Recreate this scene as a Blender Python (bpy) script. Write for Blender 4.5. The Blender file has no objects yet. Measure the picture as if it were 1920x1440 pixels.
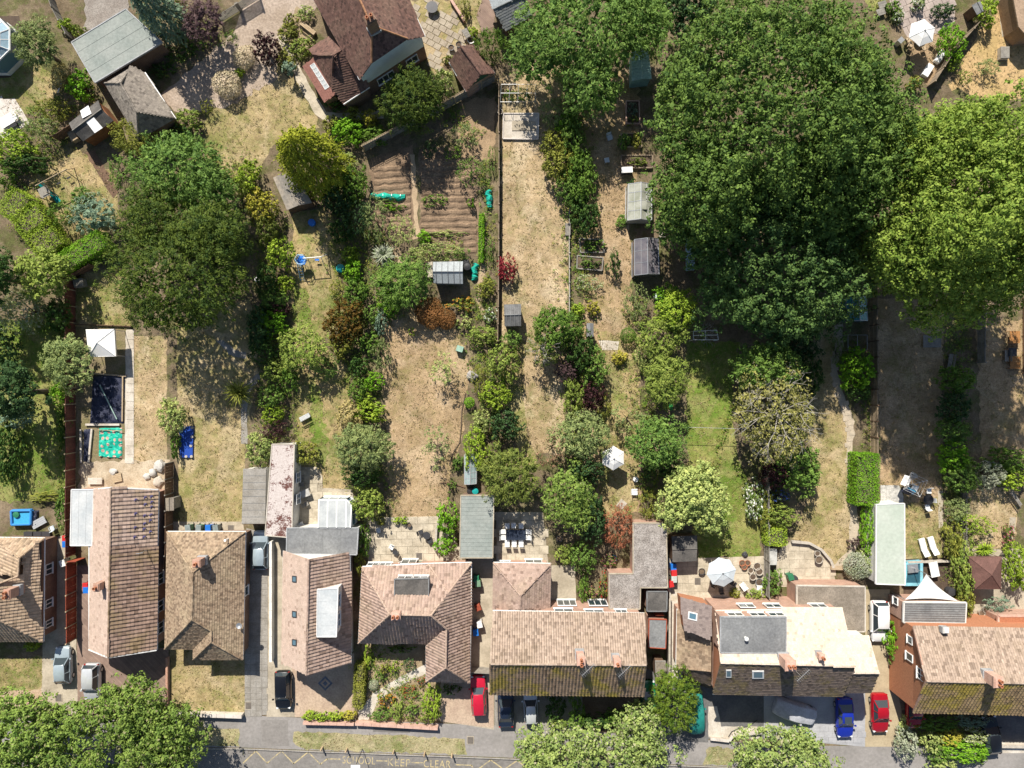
import bpy, math, random
import numpy as np
from mathutils import Vector, Matrix
R = math.radians
rnd = random.Random(7)
scene = bpy.context.scene
C = scene.collection

# ------------------------------------------------------------------ camera, sky, sun, exposure
H = 76.0            # flying height of the camera above the gardens, metres
S = 17.5            # photograph pixels per metre on the ground
cam_d = bpy.data.cameras.new('camera'); cam = bpy.data.objects.new('camera', cam_d); C.objects.link(cam)
cam.location = (0, 0, H); cam.rotation_euler = (0, 0, 0)
cam_d.sensor_fit = 'HORIZONTAL'; cam_d.sensor_width = 36.0; cam_d.lens = 36.0 * H * S / 1920.0
cam_d.clip_start = 1.0; cam_d.clip_end = 2000.0
scene.camera = cam

SUN_EL, SHADOW_AZ = 43.0, 17.0
world = bpy.data.worlds.new('World'); scene.world = world; world.use_nodes = True
wn = world.node_tree; wn.nodes.clear()
sky = wn.nodes.new('ShaderNodeTexSky'); sky.sky_type = 'NISHITA'; sky.sun_disc = False
sky.sun_elevation = R(SUN_EL); sky.sun_rotation = R(-SHADOW_AZ)
bg = wn.nodes.new('ShaderNodeBackground'); bg.inputs['Strength'].default_value = 0.068
wo = wn.nodes.new('ShaderNodeOutputWorld')
wn.links.new(sky.outputs[0], bg.inputs[0]); wn.links.new(bg.outputs[0], wo.inputs[0])
sd = bpy.data.lights.new('sun', 'SUN'); sd.energy = 5.0; sd.angle = R(0.5); sd.color = (1.0, 0.94, 0.84)
sun = bpy.data.objects.new('sun', sd); C.objects.link(sun); sun.location = (-20, 60, 90)
_d = Vector((math.sin(R(SHADOW_AZ)) * math.cos(R(SUN_EL)), -math.cos(R(SHADOW_AZ)) * math.cos(R(SUN_EL)), -math.sin(R(SUN_EL))))
sun.rotation_euler = _d.to_track_quat('-Z', 'Y').to_euler()
vs = scene.view_settings
scene.display_settings.display_device = 'sRGB'
vs.view_transform = 'Standard'; vs.look = 'None'; vs.gamma = 1.0; vs.use_curve_mapping = False
vs.exposure = 0.56
cy = scene.cycles
cy.max_bounces = 5; cy.diffuse_bounces = 2; cy.glossy_bounces = 2; cy.transmission_bounces = 3; cy.transparent_max_bounces = 6
cy.caustics_reflective = False; cy.caustics_refractive = False

# ------------------------------------------------------------------ measuring: photograph pixel at height h -> metres
def W(px, py, h=0.0):
    k = (H - h) / H / S
    return Vector(((px - 960) * k, (720 - py) * k, h))
def WL(pts, h=0.0): return [W(p[0], p[1], p[2] if len(p) > 2 else h) for p in pts]

# ------------------------------------------------------------------ objects
KIDS = {}
def tag(o, label=None, cat=None, group=None, kind=None):
    if label: o['label'] = label
    if cat: o['category'] = cat
    if group: o['group'] = group
    if kind: o['kind'] = kind
    return o
def thing(name, label, cat, loc=(0, 0, 0), rotz=0.0, group=None):
    o = bpy.data.objects.new(name, None); C.objects.link(o)
    o.empty_display_size = 0.3
    o.location = loc; o.rotation_euler = (0, 0, rotz); KIDS[o] = []
    return tag(o, label, cat, group)
def base_of(o):
    p = Vector((0, 0, 0))
    while o is not None: p += o.location; o = o.parent
    return p
def link(name, me, mats, parent=None, loc=(0, 0, 0), rot=(0, 0, 0)):
    o = bpy.data.objects.new(name, me); C.objects.link(o)
    if mats is not None:
        for m in (mats if isinstance(mats, (list, tuple)) else [mats]):
            if len(me.materials) == 0 or isinstance(mats, (list, tuple)): me.materials.append(m)
    o.location = loc; o.rotation_euler = rot; KIDS[o] = []
    if parent is not None: o.parent = parent; KIDS[parent].append(o)
    return o
def dup(o, loc=None, rotz=None, label=None, parent=None, group=None, scale=None, mat=None):
    c = o.copy(); C.objects.link(c); KIDS[c] = []
    if parent is not None: c.parent = parent; KIDS[parent].append(c)
    if loc is not None: c.location = loc
    if rotz is not None: c.rotation_euler = (0, 0, rotz)
    if scale is not None: c.scale = scale
    if label: c['label'] = label
    if group: c['group'] = group
    for k in list(KIDS.get(o, [])): dup(k, parent=c)
    return c
def repaint(root, old, new):
    """give a copied thing another material on the object (mesh data stays shared)"""
    for k in KIDS[root]:
        for sl in k.material_slots:
            if sl.material == old: sl.link = 'OBJECT'; sl.material = new
        repaint(k, old, new)

class Geo:
    def __init__(s): s.v = []; s.f = []; s.smooth = False
    def poly(s, pts):
        b = len(s.v); s.v += [tuple(p) for p in pts]; s.f.append(tuple(range(b, b + len(pts)))); return s
    def box(s, cx, cy, cz, sx, sy, sz, rz=0.0):
        b = len(s.v); c, n = math.cos(rz), math.sin(rz)
        for dz in (-.5, .5):
            for dx, dy in ((-.5, -.5), (.5, -.5), (.5, .5), (-.5, .5)):
                x, y = dx * sx, dy * sy
                s.v.append((cx + x * c - y * n, cy + x * n + y * c, cz + dz * sz))
        for q in ((0, 3, 2, 1), (4, 5, 6, 7), (0, 1, 5, 4), (1, 2, 6, 5), (2, 3, 7, 6), (3, 0, 4, 7)):
            s.f.append(tuple(b + i for i in q))
        return s
    def bar(s, p, q, w, z0, z1):
        p, q = Vector(p[:2]), Vector(q[:2]); d = q - p
        return s.box((p.x + q.x) / 2, (p.y + q.y) / 2, (z0 + z1) / 2, d.length, w, z1 - z0, math.atan2(d.y, d.x))
    def prism(s, pts, z0, z1):
        n = len(pts); b = len(s.v)
        a = sum(pts[i][0] * pts[(i + 1) % n][1] - pts[(i + 1) % n][0] * pts[i][1] for i in range(n))
        if a < 0: pts = list(reversed(pts))
        s.v += [(p[0], p[1], z0) for p in pts] + [(p[0], p[1], z1) for p in pts]
        s.f.append(tuple(b + n - 1 - i for i in range(n))); s.f.append(tuple(b + n + i for i in range(n)))
        for i in range(n):
            j = (i + 1) % n; s.f.append((b + i, b + j, b + n + j, b + n + i))
        return s
    def tube(s, p, q, r, n=6, r2=None):
        p, q = Vector(p), Vector(q); d = (q - p)
        if d.length < 1e-6: return s
        d.normalize(); a = d.orthogonal().normalized(); c = d.cross(a); b = len(s.v); r2 = r if r2 is None else r2
        for o, rr in ((p, r), (q, r2)):
            for i in range(n):
                t = 2 * math.pi * i / n; s.v.append(tuple(o + a * (rr * math.cos(t)) + c * (rr * math.sin(t))))
        for i in range(n):
            j = (i + 1) % n; s.f.append((b + i, b + j, b + n + j, b + n + i))
        s.f.append(tuple(b + n - 1 - i for i in range(n))); s.f.append(tuple(b + n + i for i in range(n)))
        return s
    def path(s, pts, r, n=5, r2=None):
        m = len(pts) - 1
        for i in range(m):
            ra = r if r2 is None else r + (r2 - r) * i / m; rb = r if r2 is None else r + (r2 - r) * (i + 1) / m
            s.tube(pts[i], pts[i + 1], ra, n, rb)
        return s
    def loft(s, rings, caps=True):
        n = len(rings[0]); b = len(s.v)
        for r in rings: s.v += [tuple(p) for p in r]
        for k in range(len(rings) - 1):
            for i in range(n):
                j = (i + 1) % n; s.f.append((b + k * n + i, b + k * n + j, b + (k + 1) * n + j, b + (k + 1) * n + i))
        if caps:
            s.f.append(tuple(b + n - 1 - i for i in range(n))); e = b + (len(rings) - 1) * n
            s.f.append(tuple(e + i for i in range(n)))
        return s
    def lathe(s, prof, n=12, cx=0, cy=0, cz=0):
        return s.loft([[(cx + r * math.cos(2 * math.pi * i / n), cy + r * math.sin(2 * math.pi * i / n), cz + z) for i in range(n)] for r, z in prof])
    def slab(s, pts, t, up=None):
        """a flat plate under four or more 3-D corner points"""
        n = newell(pts)
        if n.z < 0: pts = list(reversed(pts)); n = -n
        m = len(pts); b = len(s.v)
        s.v += [tuple(Vector(p)) for p in pts] + [tuple(Vector(p) - n * t) for p in pts]
        s.f.append(tuple(range(b, b + m))); s.f.append(tuple(b + 2 * m - 1 - i for i in range(m)))
        for i in range(m):
            j = (i + 1) % m; s.f.append((b + j, b + i, b + m + i, b + m + j))
        return s
    def mesh(s, name, off=None):
        me = bpy.data.meshes.new(name)
        v = s.v if off is None else [(a - off[0], b - off[1], c - off[2]) for a, b, c in s.v]
        me.from_pydata(v, [], s.f)
        if s.smooth: me.shade_smooth(); me.set_sharp_from_angle(angle=R(38))
        me.update(); return me
def newell(p):
    n = Vector((0, 0, 0)); m = len(p)
    for i in range(m):
        a, b = p[i], p[(i + 1) % m]
        n.x += (a[1] - b[1]) * (a[2] + b[2]); n.y += (a[2] - b[2]) * (a[0] + b[0]); n.z += (a[0] - b[0]) * (a[1] + b[1])
    return n.normalized() if n.length > 0 else Vector((0, 0, 1))
def part(name, geo, m, parent, label=None, kind=None, world=True):
    me = geo.mesh(name, base_of(parent) if world else None)
    o = link(name, me, m, parent)
    return tag(o, label, None, None, kind)
def lone(name, geo, m, label=None, cat=None, group=None, kind=None):
    """a thing or piece of setting that is one mesh, its origin at its base"""
    xs = [p[0] for p in geo.v]; ys = [p[1] for p in geo.v]; zs = [p[2] for p in geo.v]
    c = Vector(((min(xs) + max(xs)) / 2, (min(ys) + max(ys)) / 2, min(zs)))
    o = link(name, geo.mesh(name, c), m, None, c)
    return tag(o, label, cat, group, kind)
def inset(pts, d):
    n = len(pts); pts = [Vector(p[:2]) for p in pts]
    a = sum(pts[i].x * pts[(i + 1) % n].y - pts[(i + 1) % n].x * pts[i].y for i in range(n))
    if a < 0: pts.reverse()
    out = []
    for i in range(n):
        p0, p1, p2 = pts[i - 1], pts[i], pts[(i + 1) % n]
        e0 = (p1 - p0).normalized(); e1 = (p2 - p1).normalized()
        n0 = Vector((-e0.y, e0.x)); n1 = Vector((-e1.y, e1.x)); k = 1 + n0.dot(n1)
        out.append(p1 + (n0 + n1) * (d / max(k, 0.35)))
    return out
def inside(p, poly):
    x, y = p[0], p[1]; r = False; n = len(poly); j = n - 1
    for i in range(n):
        xi, yi, xj, yj = poly[i][0], poly[i][1], poly[j][0], poly[j][1]
        if (yi > y) != (yj > y) and x < (xj - xi) * (y - yi) / (yj - yi) + xi: r = not r
        j = i
    return r

# ------------------------------------------------------------------ materials
class NT:
    def __init__(s, name):
        s.m = bpy.data.materials.new(name); s.m.use_nodes = True; s.t = s.m.node_tree; s.t.nodes.clear()
        s.out = s.n('ShaderNodeOutputMaterial'); s.geo = s.n('ShaderNodeNewGeometry')
    def n(s, t, **kw):
        x = s.t.nodes.new(t)
        for k, v in kw.items(): setattr(x, k, v)
        return x
    def l(s, a, b): s.t.links.new(a, b)
    def noise(s, scale, detail=4, rough=0.55, vec=None, dist=0.0):
        x = s.n('ShaderNodeTexNoise'); x.inputs['Scale'].default_value = scale; x.inputs['Detail'].default_value = detail
        x.inputs['Roughness'].default_value = rough; x.inputs['Distortion'].default_value = dist
        s.l(vec or s.geo.outputs['Position'], x.inputs['Vector']); return x.outputs[0]
    def ramp(s, f, a, b, lo=0.0, hi=1.0):
        x = s.n('ShaderNodeMapRange'); s.l(f, x.inputs[0])
        for i, v in enumerate((a, b, lo, hi)): x.inputs[i + 1].default_value = v
        return x.outputs[0]
    def mix(s, f, a, b, mode='MIX'):
        x = s.n('ShaderNodeMix', data_type='RGBA', blend_type=mode)
        for sock, v in ((x.inputs[0], f), (x.inputs[6], a), (x.inputs[7], b)):
            if isinstance(v, (int, float)): sock.default_value = v
            elif isinstance(v, (tuple, list)): sock.default_value = (*v[:3], 1)
            else: s.l(v, sock)
        return x.outputs[2]
    def math(s, op, a, b=0.0):
        x = s.n('ShaderNodeMath', operation=op)
        for i, v in enumerate((a, b)):
            if isinstance(v, (int, float)): x.inputs[i].default_value = v
            else: s.l(v, x.inputs[i])
        return x.outputs[0]
    def mul(s, col, f):
        x = s.n('ShaderNodeVectorMath', operation='SCALE'); s.l(col, x.inputs[0]); s.l(f, x.inputs['Scale']); return x.outputs[0]
    def bsdf(s, col, rough=0.8, spec=0.25, metal=0.0, bump=None, bstr=0.3, bdist=0.05, **kw):
        b = s.n('ShaderNodeBsdfPrincipled')
        if isinstance(col, (tuple, list)): b.inputs['Base Color'].default_value = (*col[:3], 1)
        else: s.l(col, b.inputs['Base Color'])
        b.inputs['Roughness'].default_value = rough; b.inputs['Specular IOR Level'].default_value = spec; b.inputs['Metallic'].default_value = metal
        for k, v in kw.items(): b.inputs[k].default_value = v
        if bump is not None:
            u = s.n('ShaderNodeBump'); u.inputs['Strength'].default_value = bstr; u.inputs['Distance'].default_value = bdist
            s.l(bump, u.inputs['Height']); s.l(u.outputs[0], b.inputs['Normal'])
        return b.outputs[0]
    def done(s, sh): s.l(sh, s.out.inputs[0]); return s.m
MATS = {}
def M(name, col, rough=0.8, var=0.25, scale=2.0, col2=None, bump=0.2, island=0.0, metal=0.0, spec=0.25, fine=0.25, mask=(0.4, 0.62)):
    """plain worn surface: blotches of a second colour, fine grain, optional change from piece to piece"""
    if name in MATS: return MATS[name]
    t = NT(name); big = t.noise(scale, 5, 0.6); fin = t.noise(scale * 9, 3, 0.6)
    c2 = col2 or tuple(x * (1 - var) for x in col)
    c = t.mix(t.ramp(big, mask[0], mask[1]), col, c2)
    k = t.ramp(fin, 0.28, 0.72, 1 - fine, 1 + fine)
    if island:
        k = t.math('MULTIPLY', k, t.ramp(t.geo.outputs['Random Per Island'], 0, 1, 1 - island, 1 + island))
    c = t.mul(c, k)
    MATS[name] = t.done(t.bsdf(c, rough, spec, metal, fin if bump else None, bump, 0.03)); return MATS[name]
def plain(name, col, rough=0.5, metal=0.0, spec=0.4, **kw):
    if name in MATS: return MATS[name]
    t = NT(name); k = t.ramp(t.noise(6, 3), 0.3, 0.7, 0.9, 1.08); c = t.n('ShaderNodeRGB'); c.outputs[0].default_value = (*col, 1)
    MATS[name] = t.done(t.bsdf(t.mul(c.outputs[0], k), rough, spec, metal, **kw)); return MATS[name]
def tilemat(name, a, b, dark, moss=(0.09, 0.075, 0.02), mossamt=0.3, island=0.3, darkp=0.12, stains=0.25):
    """clay or concrete roof tiles: every tile its own tone, a few dark ones, lichen and moss in patches"""
    t = NT(name); r = t.geo.outputs['Random Per Island']; big = t.noise(0.45, 5, 0.65); mid = t.noise(4.5, 5, 0.8); fin = t.noise(9, 4, 0.8)
    c = t.mix(r, a, b)
    r2 = t.math('FRACT', t.math('MULTIPLY', r, 37.7))
    c = t.mix(t.math('MULTIPLY', t.math('LESS_THAN', r2, darkp), 0.42), c, dark)
    c = t.mix(t.math('MULTIPLY', t.ramp(mid, 0.48, 0.68), stains), c, dark)
    c = t.mix(t.math('MULTIPLY', t.ramp(t.math('ADD', big, t.math('MULTIPLY', t.math('SUBTRACT', fin, 0.5), 0.5)), 0.49, 0.62), mossamt), c, moss)
    k = t.math('MULTIPLY', t.ramp(fin, 0.3, 0.7, 0.68, 1.3), t.ramp(r2, 0, 1, 1 - island, 1 + island))
    MATS[name] = t.done(t.bsdf(t.mul(c, k), 0.85, 0.2, 0, fin, 0.25, 0.02)); return MATS[name]
def brickmat(name, a, b, mortar, bw=0.225, bh=0.075):
    t = NT(name); sp = t.n('ShaderNodeSeparateXYZ'); t.l(t.geo.outputs['Position'], sp.inputs[0])
    cb = t.n('ShaderNodeCombineXYZ'); t.l(t.math('ADD', sp.outputs[0], sp.outputs[1]), cb.inputs[0]); t.l(sp.outputs[2], cb.inputs[1])
    k = t.n('ShaderNodeTexBrick'); t.l(cb.outputs[0], k.inputs[0])
    k.inputs['Color1'].default_value = (*a, 1); k.inputs['Color2'].default_value = (*b, 1); k.inputs['Mortar'].default_value = (*mortar, 1)
    k.inputs['Scale'].default_value = 1.0; k.inputs['Mortar Size'].default_value = 0.008; k.inputs['Brick Width'].default_value = bw; k.inputs['Row Height'].default_value = bh
    c = t.mul(k.outputs[0], t.ramp(t.noise(1.2, 5), 0.3, 0.7, 0.8, 1.15))
    MATS[name] = t.done(t.bsdf(c, 0.9, 0.15)); return MATS[name]
def grassmat(name, straw, green, bare, lo, hi, bare_amt=0.35, scale=0.16):
    """dry turf: straw, green and worn bare blotches at several sizes, browner dead tufts, mower-length grain"""
    t = NT(name); big = t.noise(scale, 4, 0.6); mid = t.noise(0.75, 5, 0.7, None, 0.4); fin = t.noise(2.6, 5, 0.8); tiny = t.noise(6.5, 4, 0.85)
    f = t.math('ADD', big, t.math('MULTIPLY', t.math('SUBTRACT', mid, 0.5), 1.0))
    f = t.math('ADD', f, t.math('MULTIPLY', t.math('SUBTRACT', fin, 0.5), 0.55))
    c = t.mix(t.ramp(f, lo, hi), straw, green)
    brown = tuple(x * k for x, k in zip(straw, (0.62, 0.58, 0.52)))
    c = t.mix(t.math('MULTIPLY', t.ramp(t.math('ADD', t.noise(1.5, 4, 0.7, None, 0.8), t.math('MULTIPLY', t.math('SUBTRACT', tiny, 0.5), 0.5)), 0.50, 0.66), 0.6), c, brown)
    c = t.mix(t.math('MULTIPLY', t.ramp(t.math('ADD', t.noise(0.32, 4, 0.6, None, 0.6), t.math('MULTIPLY', t.math('SUBTRACT', fin, 0.5), 0.3)), 0.50, 0.64), bare_amt), c, bare)
    k = t.math('MULTIPLY', t.ramp(tiny, 0.3, 0.7, 0.60, 1.40), t.ramp(fin, 0.3, 0.7, 0.74, 1.26)); k = t.math('MULTIPLY', k, t.ramp(t.noise(0.28, 5, 0.7, None, 0.5), 0.34, 0.66, 0.80, 1.16))
    MATS[name] = t.done(t.bsdf(t.mul(c, k), 0.95, 0.1, 0, tiny, 0.9, 0.08)); return MATS[name]
def leafmat(name, a, b, c=None, trans=0.3, cfrac=0.0):
    """foliage: every leaf its own tone between a and b, some of colour c; some light passes through"""
    t = NT(name); r = t.geo.outputs['Random Per Island']; big = t.noise(1.15, 3, 0.6)
    f = t.math('ADD', t.math('MULTIPLY', r, 0.35), t.ramp(big, 0.36, 0.64, 0.0, 0.72))
    col = t.mix(f, a, b)
    if c: col = t.mix(t.math('LESS_THAN', t.math('FRACT', t.math('MULTIPLY', r, 17.3)), cfrac), col, c)
    oi = t.n('ShaderNodeObjectInfo'); col = t.mul(col, t.ramp(oi.outputs['Random'], 0, 1, 0.9, 1.12))
    p = t.bsdf(col, 0.6, 0.12); tr = t.n('ShaderNodeBsdfTranslucent')
    t.l(t.mix(1.0, col, (1.0, 1.1, 0.55), 'MULTIPLY'), tr.inputs[0])
    mx = t.n('ShaderNodeMixShader'); mx.inputs[0].default_value = trans; t.l(p, mx.inputs[1]); t.l(tr.outputs[0], mx.inputs[2])
    MATS[name] = t.done(mx.outputs[0]); return MATS[name]
def paint(name, col, metal=0.0, rough=0.22):
    if name in MATS: return MATS[name]
    t = NT(name); k = t.ramp(t.noise(2.5, 4), 0.3, 0.7, 0.93, 1.05); c = t.n('ShaderNodeRGB'); c.outputs[0].default_value = (*col, 1)
    MATS[name] = t.done(t.bsdf(t.mul(c.outputs[0], k), rough, 0.5, metal, **{'Coat Weight': 0.6, 'Coat Roughness': 0.06})); return MATS[name]
def glassmat(name, col=(0.03, 0.05, 0.06), rough=0.06):
    if name in MATS: return MATS[name]
    t = NT(name); MATS[name] = t.done(t.bsdf(col, rough, 0.8)); return MATS[name]
def clear(name, col, alpha, rough=0.1):
    """greenhouse glazing: grimy glass that lets part of the light through"""
    if name in MATS: return MATS[name]
    t = NT(name); tr = t.n('ShaderNodeBsdfTransparent'); tr.inputs[0].default_value = (0.85, 0.93, 0.93, 1)
    mx = t.n('ShaderNodeMixShader'); k = t.ramp(t.noise(2.2, 4), 0.3, 0.7, alpha - 0.12, alpha + 0.12); t.l(k, mx.inputs[0])
    t.l(tr.outputs[0], mx.inputs[1]); t.l(t.bsdf(col, rough, 0.8), mx.inputs[2]); MATS[name] = t.done(mx.outputs[0]); return MATS[name]

# grounds
G_DRY = grassmat('dry_grass', (0.46, 0.345, 0.205), (0.225, 0.21, 0.085), (0.58, 0.465, 0.32), 0.45, 0.72, 0.65)
G_BROWN = grassmat('brown_grass', (0.41, 0.295, 0.175), (0.24, 0.20, 0.085), (0.50, 0.385, 0.26), 0.48, 0.76, 0.5, 0.2)
G_OLIVE = grassmat('olive_dry_grass', (0.42, 0.325, 0.175), (0.22, 0.215, 0.075), (0.52, 0.41, 0.27), 0.40, 0.66, 0.5, 0.13)
G_MIX = grassmat('half_dry_grass', (0.42, 0.32, 0.165), (0.17, 0.20, 0.052), (0.50, 0.385, 0.24), 0.38, 0.62, 0.5)
G_GREEN = grassmat('green_grass', (0.33, 0.31, 0.11), (0.125, 0.20, 0.030), (0.45, 0.355, 0.19), 0.24, 0.58, 0.3)
G_VERGE = grassmat('verge_grass', (0.40, 0.35, 0.20), (0.19, 0.22, 0.075), (0.44, 0.36, 0.24), 0.42, 0.66, 0.5)
EARTH = grassmat('garden_earth', (0.195, 0.150, 0.098), (0.115, 0.120, 0.045), (0.29, 0.225, 0.15), 0.44, 0.62, 0.5, 0.3)
SOIL = M('tilled_soil', (0.25, 0.175, 0.115), 0.95, 0.3, 0.7, (0.17, 0.118, 0.078), 0.9, fine=0.35)
SOILD = M('dark_soil', (0.10, 0.072, 0.052), 0.95, 0.3, 0.9, (0.15, 0.11, 0.075), 0.8, fine=0.35)
GRAVEL = M('pink_gravel', (0.41, 0.33, 0.265), 0.95, 0.2, 0.5, (0.33, 0.26, 0.20), 0.7, fine=0.3)
GRAVELG = M('grey_gravel', (0.30, 0.27, 0.24), 0.95, 0.2, 0.8, (0.23, 0.2, 0.175), 0.7, fine=0.35)
SHINGLE = M('white_shingle', (0.55, 0.53, 0.49), 0.9, 0.2, 3.0, (0.38, 0.37, 0.34), 0.8, fine=0.4)
CONC = M('concrete', (0.46, 0.40, 0.31), 0.9, 0.2, 0.5, (0.33, 0.285, 0.215), 0.3, fine=0.15)
CONCW = M('pale_concrete', (0.58, 0.53, 0.46), 0.9, 0.2, 0.8, (0.45, 0.40, 0.33), 0.3, fine=0.15)
DIRTC = M('dusty_builders_ground', (0.50, 0.42, 0.31), 0.95, 0.2, 0.8, (0.36, 0.28, 0.19), 0.5, fine=0.25)
ASPH = M('footway_asphalt', (0.29, 0.27, 0.255), 0.9, 0.2, 0.35, (0.24, 0.225, 0.21), 0.3, fine=0.14)
ASPHD = M('road_asphalt', (0.225, 0.21, 0.195), 0.9, 0.2, 0.4, (0.185, 0.173, 0.16), 0.4, fine=0.18)
ASPHB = M('dark_tarmac', (0.12, 0.118, 0.12), 0.9, 0.2, 0.5, (0.17, 0.163, 0.155), 0.3, fine=0.18)
BLOCK = brickmat('block_paving_red', (0.30, 0.215, 0.17), (0.235, 0.165, 0.135), (0.17, 0.125, 0.1), 0.21, 0.105)
BLOCKT = M('block_paving_tan', (0.47, 0.36, 0.265), 0.9, 0.2, 0.6, (0.38, 0.28, 0.21), 0.3, fine=0.2)
DECK = M('brown_decking', (0.10, 0.07, 0.05), 0.8, 0.3, 2.0)
SLAB = M('patio_slab', (0.40, 0.345, 0.265), 0.9, 0.3, 0.9, (0.30, 0.25, 0.19), 0.3, 0.16, fine=0.2)
SLABP = M('pale_slab', (0.53, 0.465, 0.36), 0.9, 0.3, 0.9, (0.37, 0.32, 0.24), 0.3, 0.12, fine=0.15)
SLABG = M('grey_slab', (0.31, 0.29, 0.26), 0.9, 0.3, 0.9, (0.24, 0.22, 0.19), 0.3, 0.16, fine=0.2)
SLABGH = M('ghost_slab', (0.62, 0.57, 0.52), 0.9, 0.3, 0.9, (0.5, 0.45, 0.4), 0.3, 0.1, fine=0.12)
YELLOW = M('worn_yellow_paint', (0.50, 0.41, 0.22), 0.8, 0.2, 3.0, (0.27, 0.24, 0.18), 0.1, fine=0.2, mask=(0.44, 0.62))
KERBM = M('kerb_concrete', (0.36, 0.335, 0.30), 0.9, 0.2, 1.0, (0.28, 0.26, 0.235), 0.2, fine=0.12)
# built things
TILE_PINK = tilemat('pink_tiles', (0.395, 0.29, 0.24), (0.335, 0.24, 0.195), (0.15, 0.095, 0.07), (0.30, 0.245, 0.16), 0.25, 0.16)
TILE_F = tilemat('pale_mottled_tiles', (0.445, 0.35, 0.28), (0.37, 0.285, 0.225), (0.14, 0.095, 0.07), (0.27, 0.21, 0.14), 0.3, 0.12, 0.16, 0.7)
TILE_MOSS = tilemat('mossy_tiles', (0.31, 0.22, 0.15), (0.25, 0.175, 0.12), (0.1, 0.07, 0.05), (0.29, 0.225, 0.035), 0.85, 0.15)
TILE_BROWN = tilemat('brown_tiles', (0.39, 0.295, 0.205), (0.28, 0.20, 0.135), (0.115, 0.08, 0.055), (0.45, 0.37, 0.235), 0.3, 0.16, 0.25, 0.85)
TILE_BOLD = tilemat('ribbed_brown_tiles', (0.385, 0.29, 0.24), (0.325, 0.24, 0.195), (0.14, 0.085, 0.07), (0.19, 0.14, 0.03), 0.3, 0.16)
TILE_BOLDM = tilemat('ribbed_mossy_tiles', (0.28, 0.195, 0.155), (0.225, 0.155, 0.12), (0.12, 0.075, 0.055), (0.19, 0.145, 0.05), 0.45, 0.16)
TILE_A = tilemat('tan_tiles', (0.47, 0.355, 0.255), (0.38, 0.275, 0.19), (0.15, 0.105, 0.075), (0.28, 0.22, 0.13), 0.25, 0.15)
TILE_D = tilemat('rosy_tiles', (0.55, 0.425, 0.35), (0.49, 0.37, 0.30), (0.26, 0.17, 0.13), (0.4, 0.31, 0.23), 0.2, 0.08, 0.05, 0.2)
TILE_RED = tilemat('weathered_red_tiles', (0.175, 0.098, 0.077), (0.12, 0.07, 0.058), (0.05, 0.034, 0.03), (0.23, 0.16, 0.115), 0.28, 0.22, 0.12, 0.4)
TILE_CREAM = tilemat('cream_tiles', (0.62, 0.525, 0.435), (0.56, 0.47, 0.385), (0.45, 0.30, 0.21), (0.5, 0.38, 0.28), 0.25, 0.08, 0.05, 0.25)
TILE_GREY = tilemat('grey_stone_tiles', (0.27, 0.235, 0.20), (0.20, 0.175, 0.15), (0.10, 0.085, 0.075), (0.35, 0.31, 0.25), 0.4, 0.2)
TILE_ROSE = tilemat('tile_hung_grey', (0.29, 0.235, 0.215), (0.23, 0.185, 0.17), (0.13, 0.1, 0.1), (0.3, 0.25, 0.2), 0.15, 0.1)
HUNG = tilemat('tile_hung_orange', (0.44, 0.20, 0.11), (0.36, 0.155, 0.085), (0.2, 0.09, 0.055), (0.3, 0.2, 0.12), 0.1, 0.15)
BRICK = brickmat('brown_brick', (0.21, 0.125, 0.085), (0.16, 0.09, 0.065), (0.28, 0.23, 0.18))
BRICKR = brickmat('orange_brick', (0.46, 0.265, 0.195), (0.39, 0.215, 0.15), (0.46, 0.39, 0.33))
COPING = M('pink_coping_brick', (0.56, 0.375, 0.30), 0.9, 0.2, 1.5, (0.48, 0.30, 0.235), 0.2, 0.1)
RENDER = M('white_render', (0.74, 0.72, 0.68), 0.85, 0.15, 0.8, (0.62, 0.6, 0.55), 0.15, fine=0.06)
BLUEWALL = M('pale_blue_render', (0.70, 0.80, 0.87), 0.8, 0.1, 0.6, None, 0.1, fine=0.05)
UPVC = plain('white_frame', (0.80, 0.80, 0.78), 0.4)
LEAD = M('grey_lead', (0.38, 0.39, 0.40), 0.6, 0.2, 1.2)
FELT = M('grey_felt', (0.165, 0.17, 0.175), 0.9, 0.15, 0.5, (0.24, 0.245, 0.245), 0.3, fine=0.22, mask=(0.36, 0.68))
FELTB = M('black_felt', (0.085, 0.08, 0.075), 0.9, 0.2, 0.9, (0.14, 0.13, 0.12), 0.3, fine=0.25)
FELTG = M('green_grey_felt', (0.235, 0.265, 0.245), 0.9, 0.15, 0.4, (0.315, 0.335, 0.31), 0.2, fine=0.14, mask=(0.36, 0.66))
FELTM = M('mottled_felt', (0.33, 0.30, 0.275), 0.95, 0.3, 1.1, (0.22, 0.195, 0.175), 0.4, fine=0.6)
FELTT = M('tan_felt', (0.27, 0.23, 0.185), 0.95, 0.3, 0.9, (0.20, 0.17, 0.135), 0.4, fine=0.3)
FELTP = M('pale_green_felt', (0.40, 0.455, 0.385), 0.85, 0.1, 0.35, (0.475, 0.515, 0.45), 0.1, fine=0.09, mask=(0.36, 0.66))
ZINC = M('pale_metal_roof', (0.43, 0.46, 0.475), 0.5, 0.15, 0.6, (0.55, 0.565, 0.565), 0.1, fine=0.1, mask=(0.36, 0.68))
GLASSROOF = M('grey_ribbed_sheet', (0.33, 0.35, 0.36), 0.5, 0.2, 0.7, (0.41, 0.43, 0.43), 0.1, fine=0.08)
LICHEN = M('lichened_asbestos', (0.56, 0.50, 0.47), 0.95, 0.2, 0.9, (0.40, 0.34, 0.31), 0.4, fine=0.25)
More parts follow.
